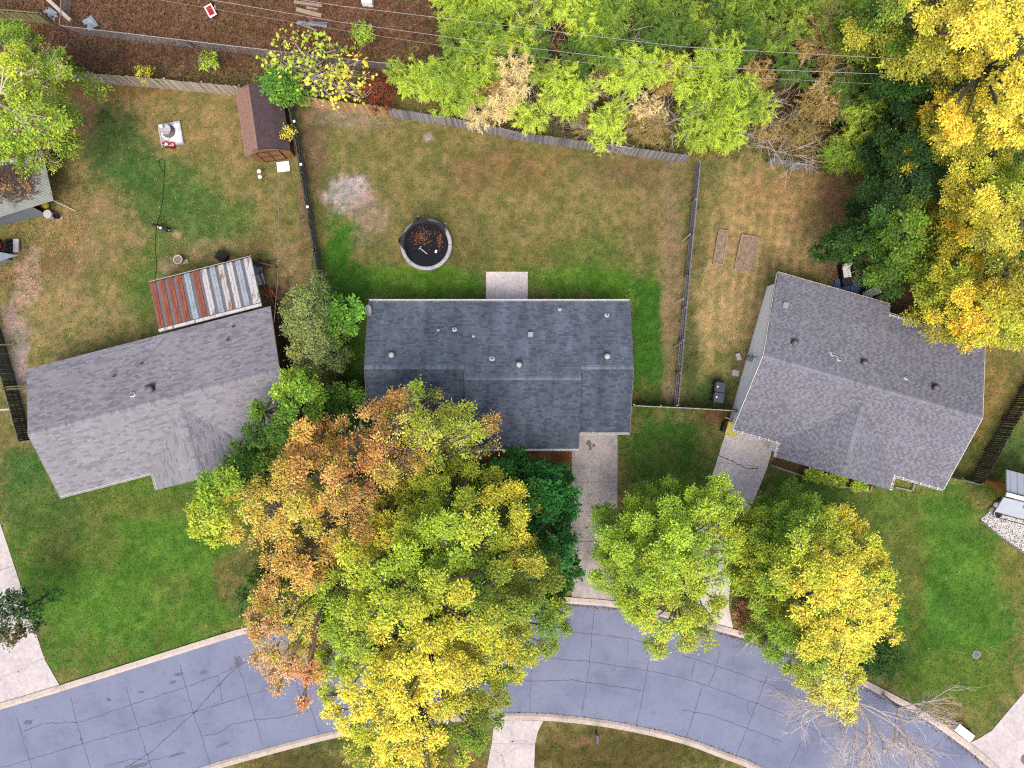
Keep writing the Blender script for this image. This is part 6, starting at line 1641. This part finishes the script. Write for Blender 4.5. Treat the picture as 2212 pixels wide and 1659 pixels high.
NT += tree('ash_tree', 'yellow green tree with long bare pale branches hanging over the lean-to shed', [(-60, 60), (40, 50), (80, 95), (120, 110), (155, 140), (150, 170), (120, 180), (135, 210), (150, 260), (145, 310), (120, 330), (110, 380), (80, 370), (40, 330), (-60, 340)], (-20, 230), 9, 4.5,
     [(40, 80, MG), (60, 130, LG), (110, 150, MG), (30, 160, (196, 196, 56)), (60, 190, LG), (100, 170, YG), (30, 260, LG), (90, 250, LG), (120, 300, YG), (60, 320, LG), (100, 350, (150, 166, 60)), (-20, 200, LG)], 35, spacing=30, leaf=(.16, .075), dens=330, under=.55, hole=.12, bark='bark_pale', trunk_r=.2, twigs=4, bare=.15, mixc=((.15, (160, 166, 76)), (.1, MG)), shade=(80, 112, 46))
NT += tree('young_tree', 'small dark leaved street tree with slim leaning trunk over the left driveway', [(-30, 1300), (10, 1280), (36, 1268), (60, 1285), (86, 1300), (88, 1318), (68, 1340), (52, 1360), (36, 1385), (5, 1370), (-40, 1390)], (104, 1283), 4.6, 3.6,
     [(20, 1290, (66, 92, 60)), (40, 1320, (58, 84, 60)), (10, 1350, (70, 92, 64)), (75, 1318, (70, 116, 44)), (38, 1375, (110, 98, 60))], 36, spacing=24, leaf=(.19, .12), dens=200, under=.35, hole=.15, trunk_r=.07, bark='bark_dark', twigs=5)
# broad leaved shrubs of the back lot
NT += tree('fig_shrub', 'open many stemmed shrub with scattered round yellow leaves above the tan fence', [(560, 120), (600, 85), (660, 70), (720, 90), (790, 130), (800, 170), (780, 210), (720, 215), (680, 205), (640, 190), (590, 160)], (690, 205), 4.2, 2.2,
     [(590, 130, YG), (640, 120, YG), (700, 110, LG), (760, 150, Y2), (780, 180, Y2), (720, 190, Y2), (640, 170, LG)], 37, spacing=22, leaf=(.24, .2), dens=9, nl=5, under=0, bark='bark_pale', trunk_r=.06, twigs=2, bare=.25, cl=.6, fork=.2, cat='shrub')
NT += tree('privet_bush', 'bright green bush hanging over the back end of the brown shed', [(560, 165), (590, 150), (625, 170), (650, 190), (640, 210), (605, 222), (575, 205)], (600, 185), 3.6, 2.6,
     [(590, 165, (92, 144, 56)), (620, 190, (104, 154, 60)), (600, 215, MG)], 38, spacing=20, leaf=(.17, .12), dens=250, under=.5, trunk_r=.08, cat='shrub')
for k, (u, v, r, c, lab) in enumerate([(785, 73, 22, LG, 'lime green sapling standing alone on the brown lot'), (770, 100, 0, LG, ''), (310, 157, 14, (196, 190, 62), 'small yellow green sapling behind the silvery tan fence'), (448, 131, 16, LG, 'small lime sapling beside the chain link fence'), (626, 285, 12, Y2, 'sprig of yellow leaves leaning over the brown shed roof'), (1684, 595, 12, DG, 'small green shrub at the back corner of the white gable wall')]):
    if not r: continue
    poly = [(u + r * 1.1 * math.cos(a), v + r * math.sin(a)) for a in np.linspace(0, 2 * np.pi, 9)[:-1]]
    tree('sapling', lab, poly, (u, v), 2.0 if k != 4 else 2.9, 1.0, [(u, v, c)], 50 + k, spacing=11, leaf=(.2, .05), dens=150, under=0, trunk_r=.03, cl=.25, twigs=2, cat='sapling')
# plants in the front bed
for k, (u, v, r) in enumerate([(1757, 1024, 14), (1808, 1035, 17), (1855, 1049, 12), (1770, 1028, 9)]):
    poly = [(u + r * 1.3 * math.cos(a), v + r * .7 * math.sin(a)) for a in np.linspace(0, 2 * np.pi, 9)[:-1]]
    tree('hosta_plant', 'broad leaved green yellow plant in the mulch bed under the front gable', poly, (u, v), .6, .3, [(u, v, (150, 176, 64))], 60 + k, spacing=9, leaf=(.28, .15), dens=110, under=0, trunk_r=.015, cl=.2, twigs=1, cat='plant', group='leafy plants in the front bed', bark='bark_dark')

# brown heaps and bushes
NT += tree('dry_bush', 'round dry brown leaved bush between the right driveway and black mailbox', [(1588, 1320), (1610, 1300), (1650, 1312), (1660, 1340), (1640, 1358), (1600, 1355)], (1622, 1330), 1.2, .5, [(1600, 1320, (160, 122, 86)), (1640, 1340, (128, 112, 60)), (1620, 1350, (150, 108, 76))], 70, spacing=14, leaf=(.13, .07), dens=260, under=.3, trunk_r=.04, cl=.22, bark='bark_red', cat='bush')
NT += tree('dry_bush', 'reddish brown dead leaved bush at the fence where the bamboo begins', [(790, 160), (830, 165), (850, 200), (838, 232), (800, 222), (785, 190)], (815, 205), 2.4, 1.2, [(815, 190, (130, 76, 52)), (830, 215, (112, 62, 44))], 71, spacing=15, leaf=(.18, .05), dens=260, under=.4, trunk_r=.05, cl=.3, bark='bark_red', cat='bush')

# ------------------------------------------------------------------ bare branching wood
def grow(mb, p, d, L, r, depth, rng, spread=.55, sag=.05, n=4):
    q = p; pts = [p]; 
    for i in range(4):
        d = (d + Vector(rng.normal(0, .12, 3)) + Vector((0, 0, -sag))).normalized()
        q = q + d * L / 4; pts.append(q)
    mb.tube(pts, [r, r * .88, r * .76, r * .64, r * .52], 5 if r > .02 else 3, False)
    if depth == 0: return
    for k in range(n):
        t = rng.uniform(.35, 1); i = min(3, int(t * 4)); s = pts[i].lerp(pts[i + 1], t * 4 - i)
        dd_ = (d + Vector(rng.normal(0, spread, 3))).normalized()
        grow(mb, s, dd_, L * rng.uniform(.5, .75), r * .55, depth - 1, rng, spread, sag, n)
def bare(name, label, base, stems, seed, mat, L=1.6, r=.05, depth=3, spread=.5, z0=0.0, cat='tree', grp=None, up=1.0, n=4, sag=.04):
    rng = np.random.default_rng(seed); bp = P(*base); root = thing(name, bp, label, cat, grp)
    mb = MB()
    if z0:
        mb.tube([bp, bp + Vector((.05, 0, z0 * .5)), bp + Vector((0, 0, z0))], [r * 2.2, r * 1.8, r * 1.6], 8)
    bm = MB()
    for (du, dv_, dz_) in stems:
        d = Vector((du, -dv_, dz_ * up)).normalized()
        grow(bm, bp + Vector((0, 0, z0)), d, L * rng.uniform(.8, 1.2), r, depth, rng, spread, sag, n)
    if z0: mb.build('trunk', MAT[mat], root); bm.build('branches', MAT[mat], root)
    else: bm.build('stems', MAT[mat], root)
bare('bare_tree', 'leafless pale twigged tree spreading over the street below the golden tree', (1810, 1478), [(-.9, .35, .5), (-.5, .8, .5), (.1, .9, .5), (.5, .8, .5), (.9, .6, .5), (-1, 0, .5), (.2, .5, .9), (.8, .2, .5), (-.2, .9, .4)], 80, 'bark_pale', L=3.2, r=.055, depth=3, spread=.46, z0=3.0, n=5, sag=.03)
bare('bare_tree', 'smaller leafless tree with pale twigs at the kerb beside the golden tree', (1905, 1500), [(-.3, .9, .5), (.3, .9, .5), (.8, .6, .5), (.9, 0, .5), (-.6, .5, .5), (.7, -.4, .5)], 81, 'bark_pale', L=2.7, r=.055, depth=3, spread=.46, z0=2.2, n=4, sag=.03)
bare('bare_shrub', 'leafless twiggy shrub over the kerb by the black mailbox', (1640, 1375), [(-.8, .4, .6), (.5, .5, .7), (.9, .1, .6), (-.3, -.6, .8), (.3, .8, .5)], 82, 'bark_pale', L=1.2, r=.025, depth=3, spread=.5, cat='shrub', n=3)
bare('dead_limb', 'dead pale limb hanging below the big bright yellow tree', (2150, 225), [(.1, .9, .3), (.4, .8, .4), (-.3, .8, .3), (.8, .5, .4)], 83, 'bark_pale', L=2.2, r=.07, depth=2, spread=.45, z0=6.5, cat='tree', n=4)
for k, (u, v) in enumerate([(1290, 300), (1105, 250), (1350, 300), (1650, 310), (1690, 250), (1730, 300), (1620, 250), (1560, 200), (1230, 130), (1180, 250), (1430, 130), (1720, 340), (1680, 330), (1150, 200), (1260, 190), (1330, 220), (1400, 230), (1060, 150), (1130, 60), (1220, 100), (1370, 80), (1480, 140), (1590, 110), (1650, 70), (1720, 160), (1800, 130), (1840, 210), (1440, 270), (1220, 280), (1040, 230), (1340, 120), (1560, 60)]):
    bare('dead_brush', 'leafless dead brush standing among the bamboo', (u, v), [(-.5, .2, 1), (.3, .4, 1), (.5, -.3, 1), (-.2, -.5, 1), (.7, .2, 1), (-.7, -.2, 1), (0, .6, 1)], 90 + k, ('bark_pale', 'bark', 'bark_tan')[k % 3], L=2.3, r=.03, depth=2, spread=.5, cat='brush', grp='dead brush among the bamboo', n=4)
for k, (u, v) in enumerate([(640, 190), (700, 195), (745, 205), (500, 145), (430, 150), (250, 130), (360, 120), (200, 120)]):
    bare('bramble', 'tangled brown bramble in the strip behind the board fences', (u, v), [(-.8, .2, .7), (.6, .4, .7), (.3, -.6, .7), (-.4, -.5, .8), (.9, -.1, .5)], 120 + k, ('bark_red', 'bark', 'bark_dark')[k % 3] if k > 2 else 'bark_pale', L=1.5, r=.022, depth=2, spread=.6, cat='brush', grp='brambles behind the board fences', n=4)

# ------------------------------------------------------------------ bamboo
BAMB = {}
def bamboo_proto(i):
    rng = np.random.default_rng(200 + i)
    culm = MB(); pos = []; dr = []
    n = 24
    for k in range(n):
        a = rng.uniform(0, 2 * np.pi); r0 = rng.uniform(0, .5); lean = rng.uniform(.3, 2.0); h = rng.uniform(3.0, 5.6)
        b = Vector((r0 * math.cos(a), r0 * math.sin(a), 0)); pts = []
        for t in np.linspace(0, 1, 7):
            out = lean * t ** 2.0; pts.append(b + Vector((out * math.cos(a), out * math.sin(a), h * (t - .12 * t ** 3 * lean))))
        culm.tube(pts, [.022, .02, .018, .015, .011, .008, .004], 4, False)
        for _ in range(16):
            t = rng.uniform(.4, 1) ** .8; x = t * 6; j = min(5, int(x)); p = pts[j].lerp(pts[j + 1], x - j)
            sp = Vector(rng.normal(0, 1, 3)) + Vector((math.cos(a), math.sin(a), 0)) * .8; sp.z = abs(sp.z) * .35; sp.normalize()
            bl = rng.uniform(.35, .95) * (1.2 - .5 * t)
            tip = p + sp * bl - Vector((0, 0, bl * .35))
            culm.tube([p, p.lerp(tip, .5) + Vector((0, 0, .06)), tip], [.006, .005, .003], 3, False)
            for q in np.linspace(.15, 1.1, 9):
                pos.append(p.lerp(tip, q) + Vector((0, 0, .1 * q * (1 - q)))); dr.append(sp + Vector((0, 0, -.35)))
    pos = np.array([tuple(p) for p in pos]); dr = np.array([tuple(p) for p in dr]); m = len(pos)
    pos = np.repeat(pos, 2, 0) + rng.normal(0, .05, (2 * m, 3)); dr = np.repeat(dr, 2, 0) + rng.normal(0, .38, (2 * m, 3)); m *= 2
    N = np.stack([rng.normal(0, .5, m), rng.normal(0, .5, m), np.ones(m)], 1)
    V = leaf_quads(pos, dr, N, rng.uniform(.2, .4, m), rng.uniform(.022, .038, m))
    lum = np.clip(rng.normal(1, .22, (m, 1)), .45, 1.7) * np.ones((1, 3))
    return culm, V, lum * .5
bm_lime = M_attr('bamboo_lime', rough=.6, var=0, transl=.3, base=tuple(2 * KF * x for x in C(184, 208, 78)), rnd=.3, spec=.15)
bm_green = M_attr('bamboo_green', rough=.6, var=0, transl=.3, base=tuple(2 * KF * x for x in C(132, 164, 62)), rnd=.22, spec=.15)
bm_dark = M_attr('bamboo_dark', rough=.6, var=0, transl=.3, base=tuple(2 * KF * x for x in C(88, 122, 52)), rnd=.25, spec=.15)
bm_straw = M_attr('bamboo_straw', rough=.7, var=0, transl=.25, base=tuple(2 * KF * x for x in C(220, 202, 150)), rnd=.18, spec=.15)
bm_brown = M_attr('bamboo_brown', rough=.7, var=0, transl=.2, base=tuple(2 * KF * x for x in C(164, 142, 90)), rnd=.25, spec=.15)
bclass = {'lime': (bm_lime, 'bright lime green feathery'), 'green': (bm_green, 'mid green feathery'), 'dark': (bm_dark, 'dark green'), 'straw': (bm_straw, 'pale straw coloured dying'), 'brown': (bm_brown, 'brown withered')}
def bplace(u, v):
    if u < 1045: return 'at the edge of the brown leafy lot'
    if u > 1750: return 'next to the dark trees and yellow crowns'
    if v > 225: return 'right behind the weathered grey fence' if u < 1460 else 'hanging over the end of the weathered grey fence'
    if v > 95: return 'directly beneath the power lines'
    return 'beyond the power lines'
protos = []
for i in range(5):
    culm, V, lum = bamboo_proto(i)
    cm = bpy.data.meshes.new('stems'); cm.from_pydata(culm.v, [], culm.f); cm.update(); cm.materials.append(MAT['wood_green'])
    n = len(V)
    lm = quads('foliage', V, lum, bm_lime); lmesh = lm.data; bpy.data.objects.remove(lm)
    protos.append((cm, lmesh))
def bamboo(u, v, cls, sc_=1.0):
    i = random.randrange(5); mat, lab = bclass[cls]
    lab = lab + ' bamboo clump ' + bplace(u, v)
    root = thing('bamboo_clump', P(u, v), lab, 'bamboo', lab.replace('clump', 'clumps'))
    rz = random.uniform(0, 6.28); sc_ *= random.uniform(.78, 1.0)
    for nm, me in zip(('stems', 'foliage'), protos[i]):
        o = bpy.data.objects.new(nm, me); col.objects.link(o); o.parent = root
        o.rotation_euler = (0, 0, rz); o.scale = (sc_, sc_, sc_ * random.uniform(.8, 1.1))
        if nm == 'foliage':
            o.material_slots[0].link = 'OBJECT'; o.material_slots[0].material = mat
# clumps with a clear place of their own
for u, v, c, s in [(885, 190, 'lime', .8), (925, 200, 'lime', .9), (970, 195, 'lime', .9), (1000, 235, 'lime', 1), (1040, 260, 'straw', .85), (975, 190, 'green', .9), (1105, 215, 'straw', .9), (1100, 255, 'straw', .7), (1160, 270, 'lime', .9), (1215, 250, 'lime', 1), (1205, 205, 'lime', .8), (1300, 290, 'lime', 1), (1320, 260, 'lime', .7), (1370, 190, 'lime', 1), (1330, 190, 'lime', .9), (1385, 255, 'straw', .9), (1270, 215, 'straw', .7), (1390, 300, 'brown', .8),
                   (1480, 220, 'lime', 1.1), (1540, 215, 'lime', 1.1), (1600, 260, 'lime', 1), (1500, 290, 'lime', 1.1), (1545, 320, 'lime', 1), (1570, 265, 'green', 1.1), (1500, 260, 'green', 1), (1855, 245, 'lime', .8), (1830, 310, 'lime', 1.05), (1870, 345, 'green', 1), (1815, 350, 'green', .9), (1905, 330, 'dark', 1), (1960, 310, 'green', .9), (1900, 290, 'straw', .6),
                   (1000, 60, 'lime', 1.1), (1040, 20, 'lime', 1.1), (985, 20, 'lime', .9), (1100, 30, 'lime', 1.1), (1000, 130, 'green', 1), (1060, 110, 'green', 1), (1200, 40, 'lime', 1), (1245, 90, 'lime', .9), (1300, 60, 'green', 1), (1340, 30, 'dark', 1), (1150, 60, 'green', .9), (1120, 110, 'lime', .8), (1080, 170, 'green', .9), (1030, 170, 'lime', .9),
                   (1560, 30, 'green', 1.1), (1600, 70, 'green', 1), (1660, 110, 'green', 1), (1720, 80, 'lime', 1), (1760, 40, 'straw', .9), (1790, 90, 'green', 1), (1820, 20, 'lime', 1), (1640, 30, 'green', 1), (1500, 60, 'lime', .8), (1445, 60, 'green', 1), (1400, 100, 'dark', 1), (1450, 110, 'dark', 1), (1830, 120, 'green', 1), (1740, 130, 'brown', .9), (1690, 180, 'dark', .9), (1620, 190, 'brown', .8), (1780, 180, 'brown', .9), (1760, 240, 'straw', .8), (1740, 260, 'brown', .9), (1700, 300, 'brown', .7), (1640, 300, 'brown', .7), (1830, 180, 'dark', 1), (1800, 230, 'dark', 1), (1880, 200, 'dark', 1), (1900, 60, 'dark', 1), (1860, 100, 'green', .9), (1780, 340, 'green', .7),
                   (1160, 170, 'lime', .8), (1240, 160, 'dark', 1), (1300, 150, 'green', .9), (1350, 130, 'dark', 1), (1270, 110, 'green', 1), (1420, 200, 'brown', .9), (1430, 160, 'lime', .8), (1150, 130, 'dark', .9), (1060, 210, 'brown', .8), (1250, 290, 'brown', .6), (1520, 130, 'green', .9), (1570, 140, 'dark', 1), (1180, 10, 'green', 1), (1260, 20, 'lime', .9), (1390, 20, 'green', 1), (1440, 10, 'lime', .9), (1510, 10, 'dark', 1), (1700, 20, 'green', 1)]:
    bamboo(u + random.gauss(0, 4), v + random.gauss(0, 4), c, s)

# ------------------------------------------------------------------ fallen leaves, brush litter, grass
def litter(name, label, n, fu, cols, size=(.07, .15), origin=(0, 0, 0), z=.02, tilt=.35):
    u, v = fu(n); n = len(u)
    Cn = np.stack([(u - CU) / S, (CV - v) / S, z + RNG.uniform(0, .03, n)], 1)
    D = np.stack([RNG.normal(size=n), RNG.normal(size=n), RNG.normal(0, .2, n)], 1); N = np.stack([RNG.normal(0, tilt, n), RNG.normal(0, tilt, n), np.ones(n)], 1)
    ci = RNG.integers(0, len(cols), n); cc = np.array([C(*c) for c in cols])[ci] * RNG.uniform(.7, 1.25, (n, 1))
    L = RNG.uniform(*size, n)
    tag(quads(name, leaf_quads(Cn, D, N, L, L * RNG.uniform(.5, .8, n)), cc, MAT['litter']), label, 'leaves', kind='stuff')
def uni(poly):
    a = np.array(poly)
    def f(n):
        u = RNG.uniform(a[:, 0].min(), a[:, 0].max(), n * 2); v = RNG.uniform(a[:, 1].min(), a[:, 1].max(), n * 2)
        ok = inpoly(u, v, poly); return u[ok][:n], v[ok][:n]
    return f
litter('fallen_leaves', 'pale yellow fallen leaves scattered over the dog yard', 900, uni([(150, 200), (540, 215), (640, 230), (690, 600), (560, 560), (320, 610), (60, 790), (20, 600), (120, 400)]), [(226, 206, 120), (214, 190, 110), (230, 224, 170), (190, 150, 80)], (.06, .13))
litter('fallen_leaves', 'tan fallen leaves near the lean-to and dirt edge of the dog yard', 1500, uni([(110, 330), (190, 420), (200, 480), (120, 600), (60, 640), (0, 610), (0, 480), (110, 470)]), [(200, 164, 104), (170, 124, 78), (220, 196, 130), (140, 100, 66)], (.06, .13))
litter('leaf_litter', 'brown leaf litter and weeds covering the back lot', 30000, uni([(-40, -40), (1000, -40), (960, 110), (850, 150), (790, 225), (640, 215), (540, 195), (150, 160), (-40, 140)]), [(132, 92, 68), (116, 78, 58), (150, 108, 78), (100, 70, 54), (162, 126, 90), (126, 108, 66)], (.06, .2), tilt=.8)
litter('leaf_litter', 'dark leaf litter under the bamboo and dark trees', 12000, uni([(830, 200), (960, 60), (980, -40), (2212, -40), (2212, 700), (2000, 700), (1950, 620), (1840, 560), (1860, 400), (1740, 350), (1500, 345), (1130, 290)]), [(96, 74, 50), (84, 66, 42), (120, 92, 60), (70, 60, 40), (140, 116, 80)], (.08, .22), tilt=.8)
litter('fallen_leaves', 'yellow leaves thinly scattered over the front lawns', 700, uni([(140, 1080), (560, 1040), (900, 1000), (1240, 990), (1240, 1290), (560, 1350), (150, 1460)]), [(210, 196, 120), (190, 160, 90), (226, 214, 160)], (.05, .11))
litter('fallen_leaves', 'few yellow leaves on the right front lawns and driveways', 800, uni([(1350, 900), (1570, 900), (1660, 1000), (2040, 1070), (2200, 1250), (2080, 1560), (1640, 1370), (1340, 1290)]), [(210, 196, 110), (180, 150, 80), (226, 210, 130)], (.05, .11))
litter('fallen_leaves', 'tan leaves on the trampoline yard and beside the patio slab', 700, lambda n: (np.concatenate([RNG.normal(1150, 12, n // 4), RNG.uniform(700, 1480, n - n // 4)]), np.concatenate([RNG.normal(630, 20, n // 4), RNG.uniform(380, 640, n - n // 4)])), [(200, 180, 120), (180, 140, 84), (214, 200, 150)], (.05, .1))
litter('gutter_leaves', 'brown leaves gathered along the upper kerb line', 1500, lambda n: (lambda t, j: (t[:, 0] + RNG.normal(0, 4, n), t[:, 1] + 2 + np.abs(RNG.normal(0, 3, n))))(resample(UP, 2000)[RNG.integers(1100, 1960, n)], 0), [(150, 112, 74), (120, 86, 56), (176, 140, 90)], (.05, .11), z=.03)
litter('gutter_leaves', 'brown leaves gathered along the lower kerb line', 900, lambda n: (lambda t: (t[:, 0] + RNG.normal(0, 4, n), t[:, 1] - np.abs(RNG.normal(0, 3, n)) + 4))(resample(LO, 2000)[RNG.integers(900, 1700, n)]), [(150, 112, 74), (120, 86, 56), (176, 140, 90)], (.05, .11), z=.03)
litter('fallen_leaves', 'orange brown leaves under the dark trees behind the grey brown house', 2500, uni([(1840, 560), (2120, 640), (2130, 740), (1930, 660), (1800, 640), (1790, 590)]), [(120, 84, 56), (150, 110, 64), (96, 66, 46), (190, 150, 80)], (.06, .13))

# lawn blades
def grass(n):
    u = RNG.uniform(-30, 2242, n); v = RNG.uniform(150, 1690, n)
    bad = np.zeros(n, bool)
    poly_road = [tuple(p) for p in resample(UP, 40)] + [tuple(p) for p in resample(LO, 40)[::-1]]
    bad |= inpoly(u, v, poly_road)
    for q in [[(1230, 920), (1336, 920), (1336, 1270), (1358, 1306), (1230, 1296)], [(1570, 920), (1678, 945), (1630, 1082), (1576, 1240), (1584, 1360), (1478, 1333), (1480, 1240), (1545, 998)], [(-90, 1126), (0, 1126), (97, 1423), (132, 1480), (-10, 1525)], [(1066, 1550), (1176, 1552), (1152, 1720), (1040, 1720)], [(2088, 1606), (2142, 1576), (2212, 1492), (2330, 1400), (2330, 1760)], [(1048, 585), (1142, 585), (1142, 660), (1048, 660)], gp]:
        bad |= inpoly(u, v, q)
    up_d = np.zeros(n, bool)
    for pl_ in (UP, LO):
        yy = np.interp(u, pl_[:, 0], pl_[:, 1]); up_d |= np.abs(v - yy) < 15
    bad |= up_d
    for hh_, x0, x1, y0, y1 in ((hl, .3, Lh - .3, .4, Dh - .4), (hm, .3, Lm - .3, .4, w_eS), (hr, .3, s_end - .3, .4, wF)):
        X = (u - CU) / S - hh_.TL.x; Y = (CV - v) / S - hh_.TL.y
        s = X * hh_.ex.x + Y * hh_.ex.y; w = X * hh_.ey.x + Y * hh_.ey.y
        bad |= (s > x0) & (s < x1) & (w > y0) & (w < y1)
    u, v = u[~bad], v[~bad]; n = len(u)
    g = ground_col(u, v)
    green = g[:, 1] > g[:, 0] * .92
    keep = green | (RNG.random(n) < .55)
    u, v, g = u[keep], v[keep], g[keep]; n = len(u)
    h = RNG.uniform(.05, .13, n)
    Cn = np.stack([(u - CU) / S, (CV - v) / S, h * .45], 1)
    D = np.stack([RNG.normal(0, 1, n), RNG.normal(0, 1, n), RNG.uniform(.3, 1.1, n)], 1)
    N = np.stack([RNG.normal(0, .5, n), RNG.normal(0, .5, n), np.ones(n)], 1)
    cc = g * RNG.uniform(.7, 1.65, (n, 1)) * np.clip(RNG.normal(1, .07, (n, 3)), .8, 1.2)
    tag(quads('grass', leaf_quads(Cn, D, N, h * 1.5, RNG.uniform(.02, .045, n), .1), cc, MAT['grassblade']), 'mown grass blades of the lawns and yards', 'grass', kind='stuff')
grass(230000)
print('LEAVES', NT, 'OBJ', len(bpy.data.objects))
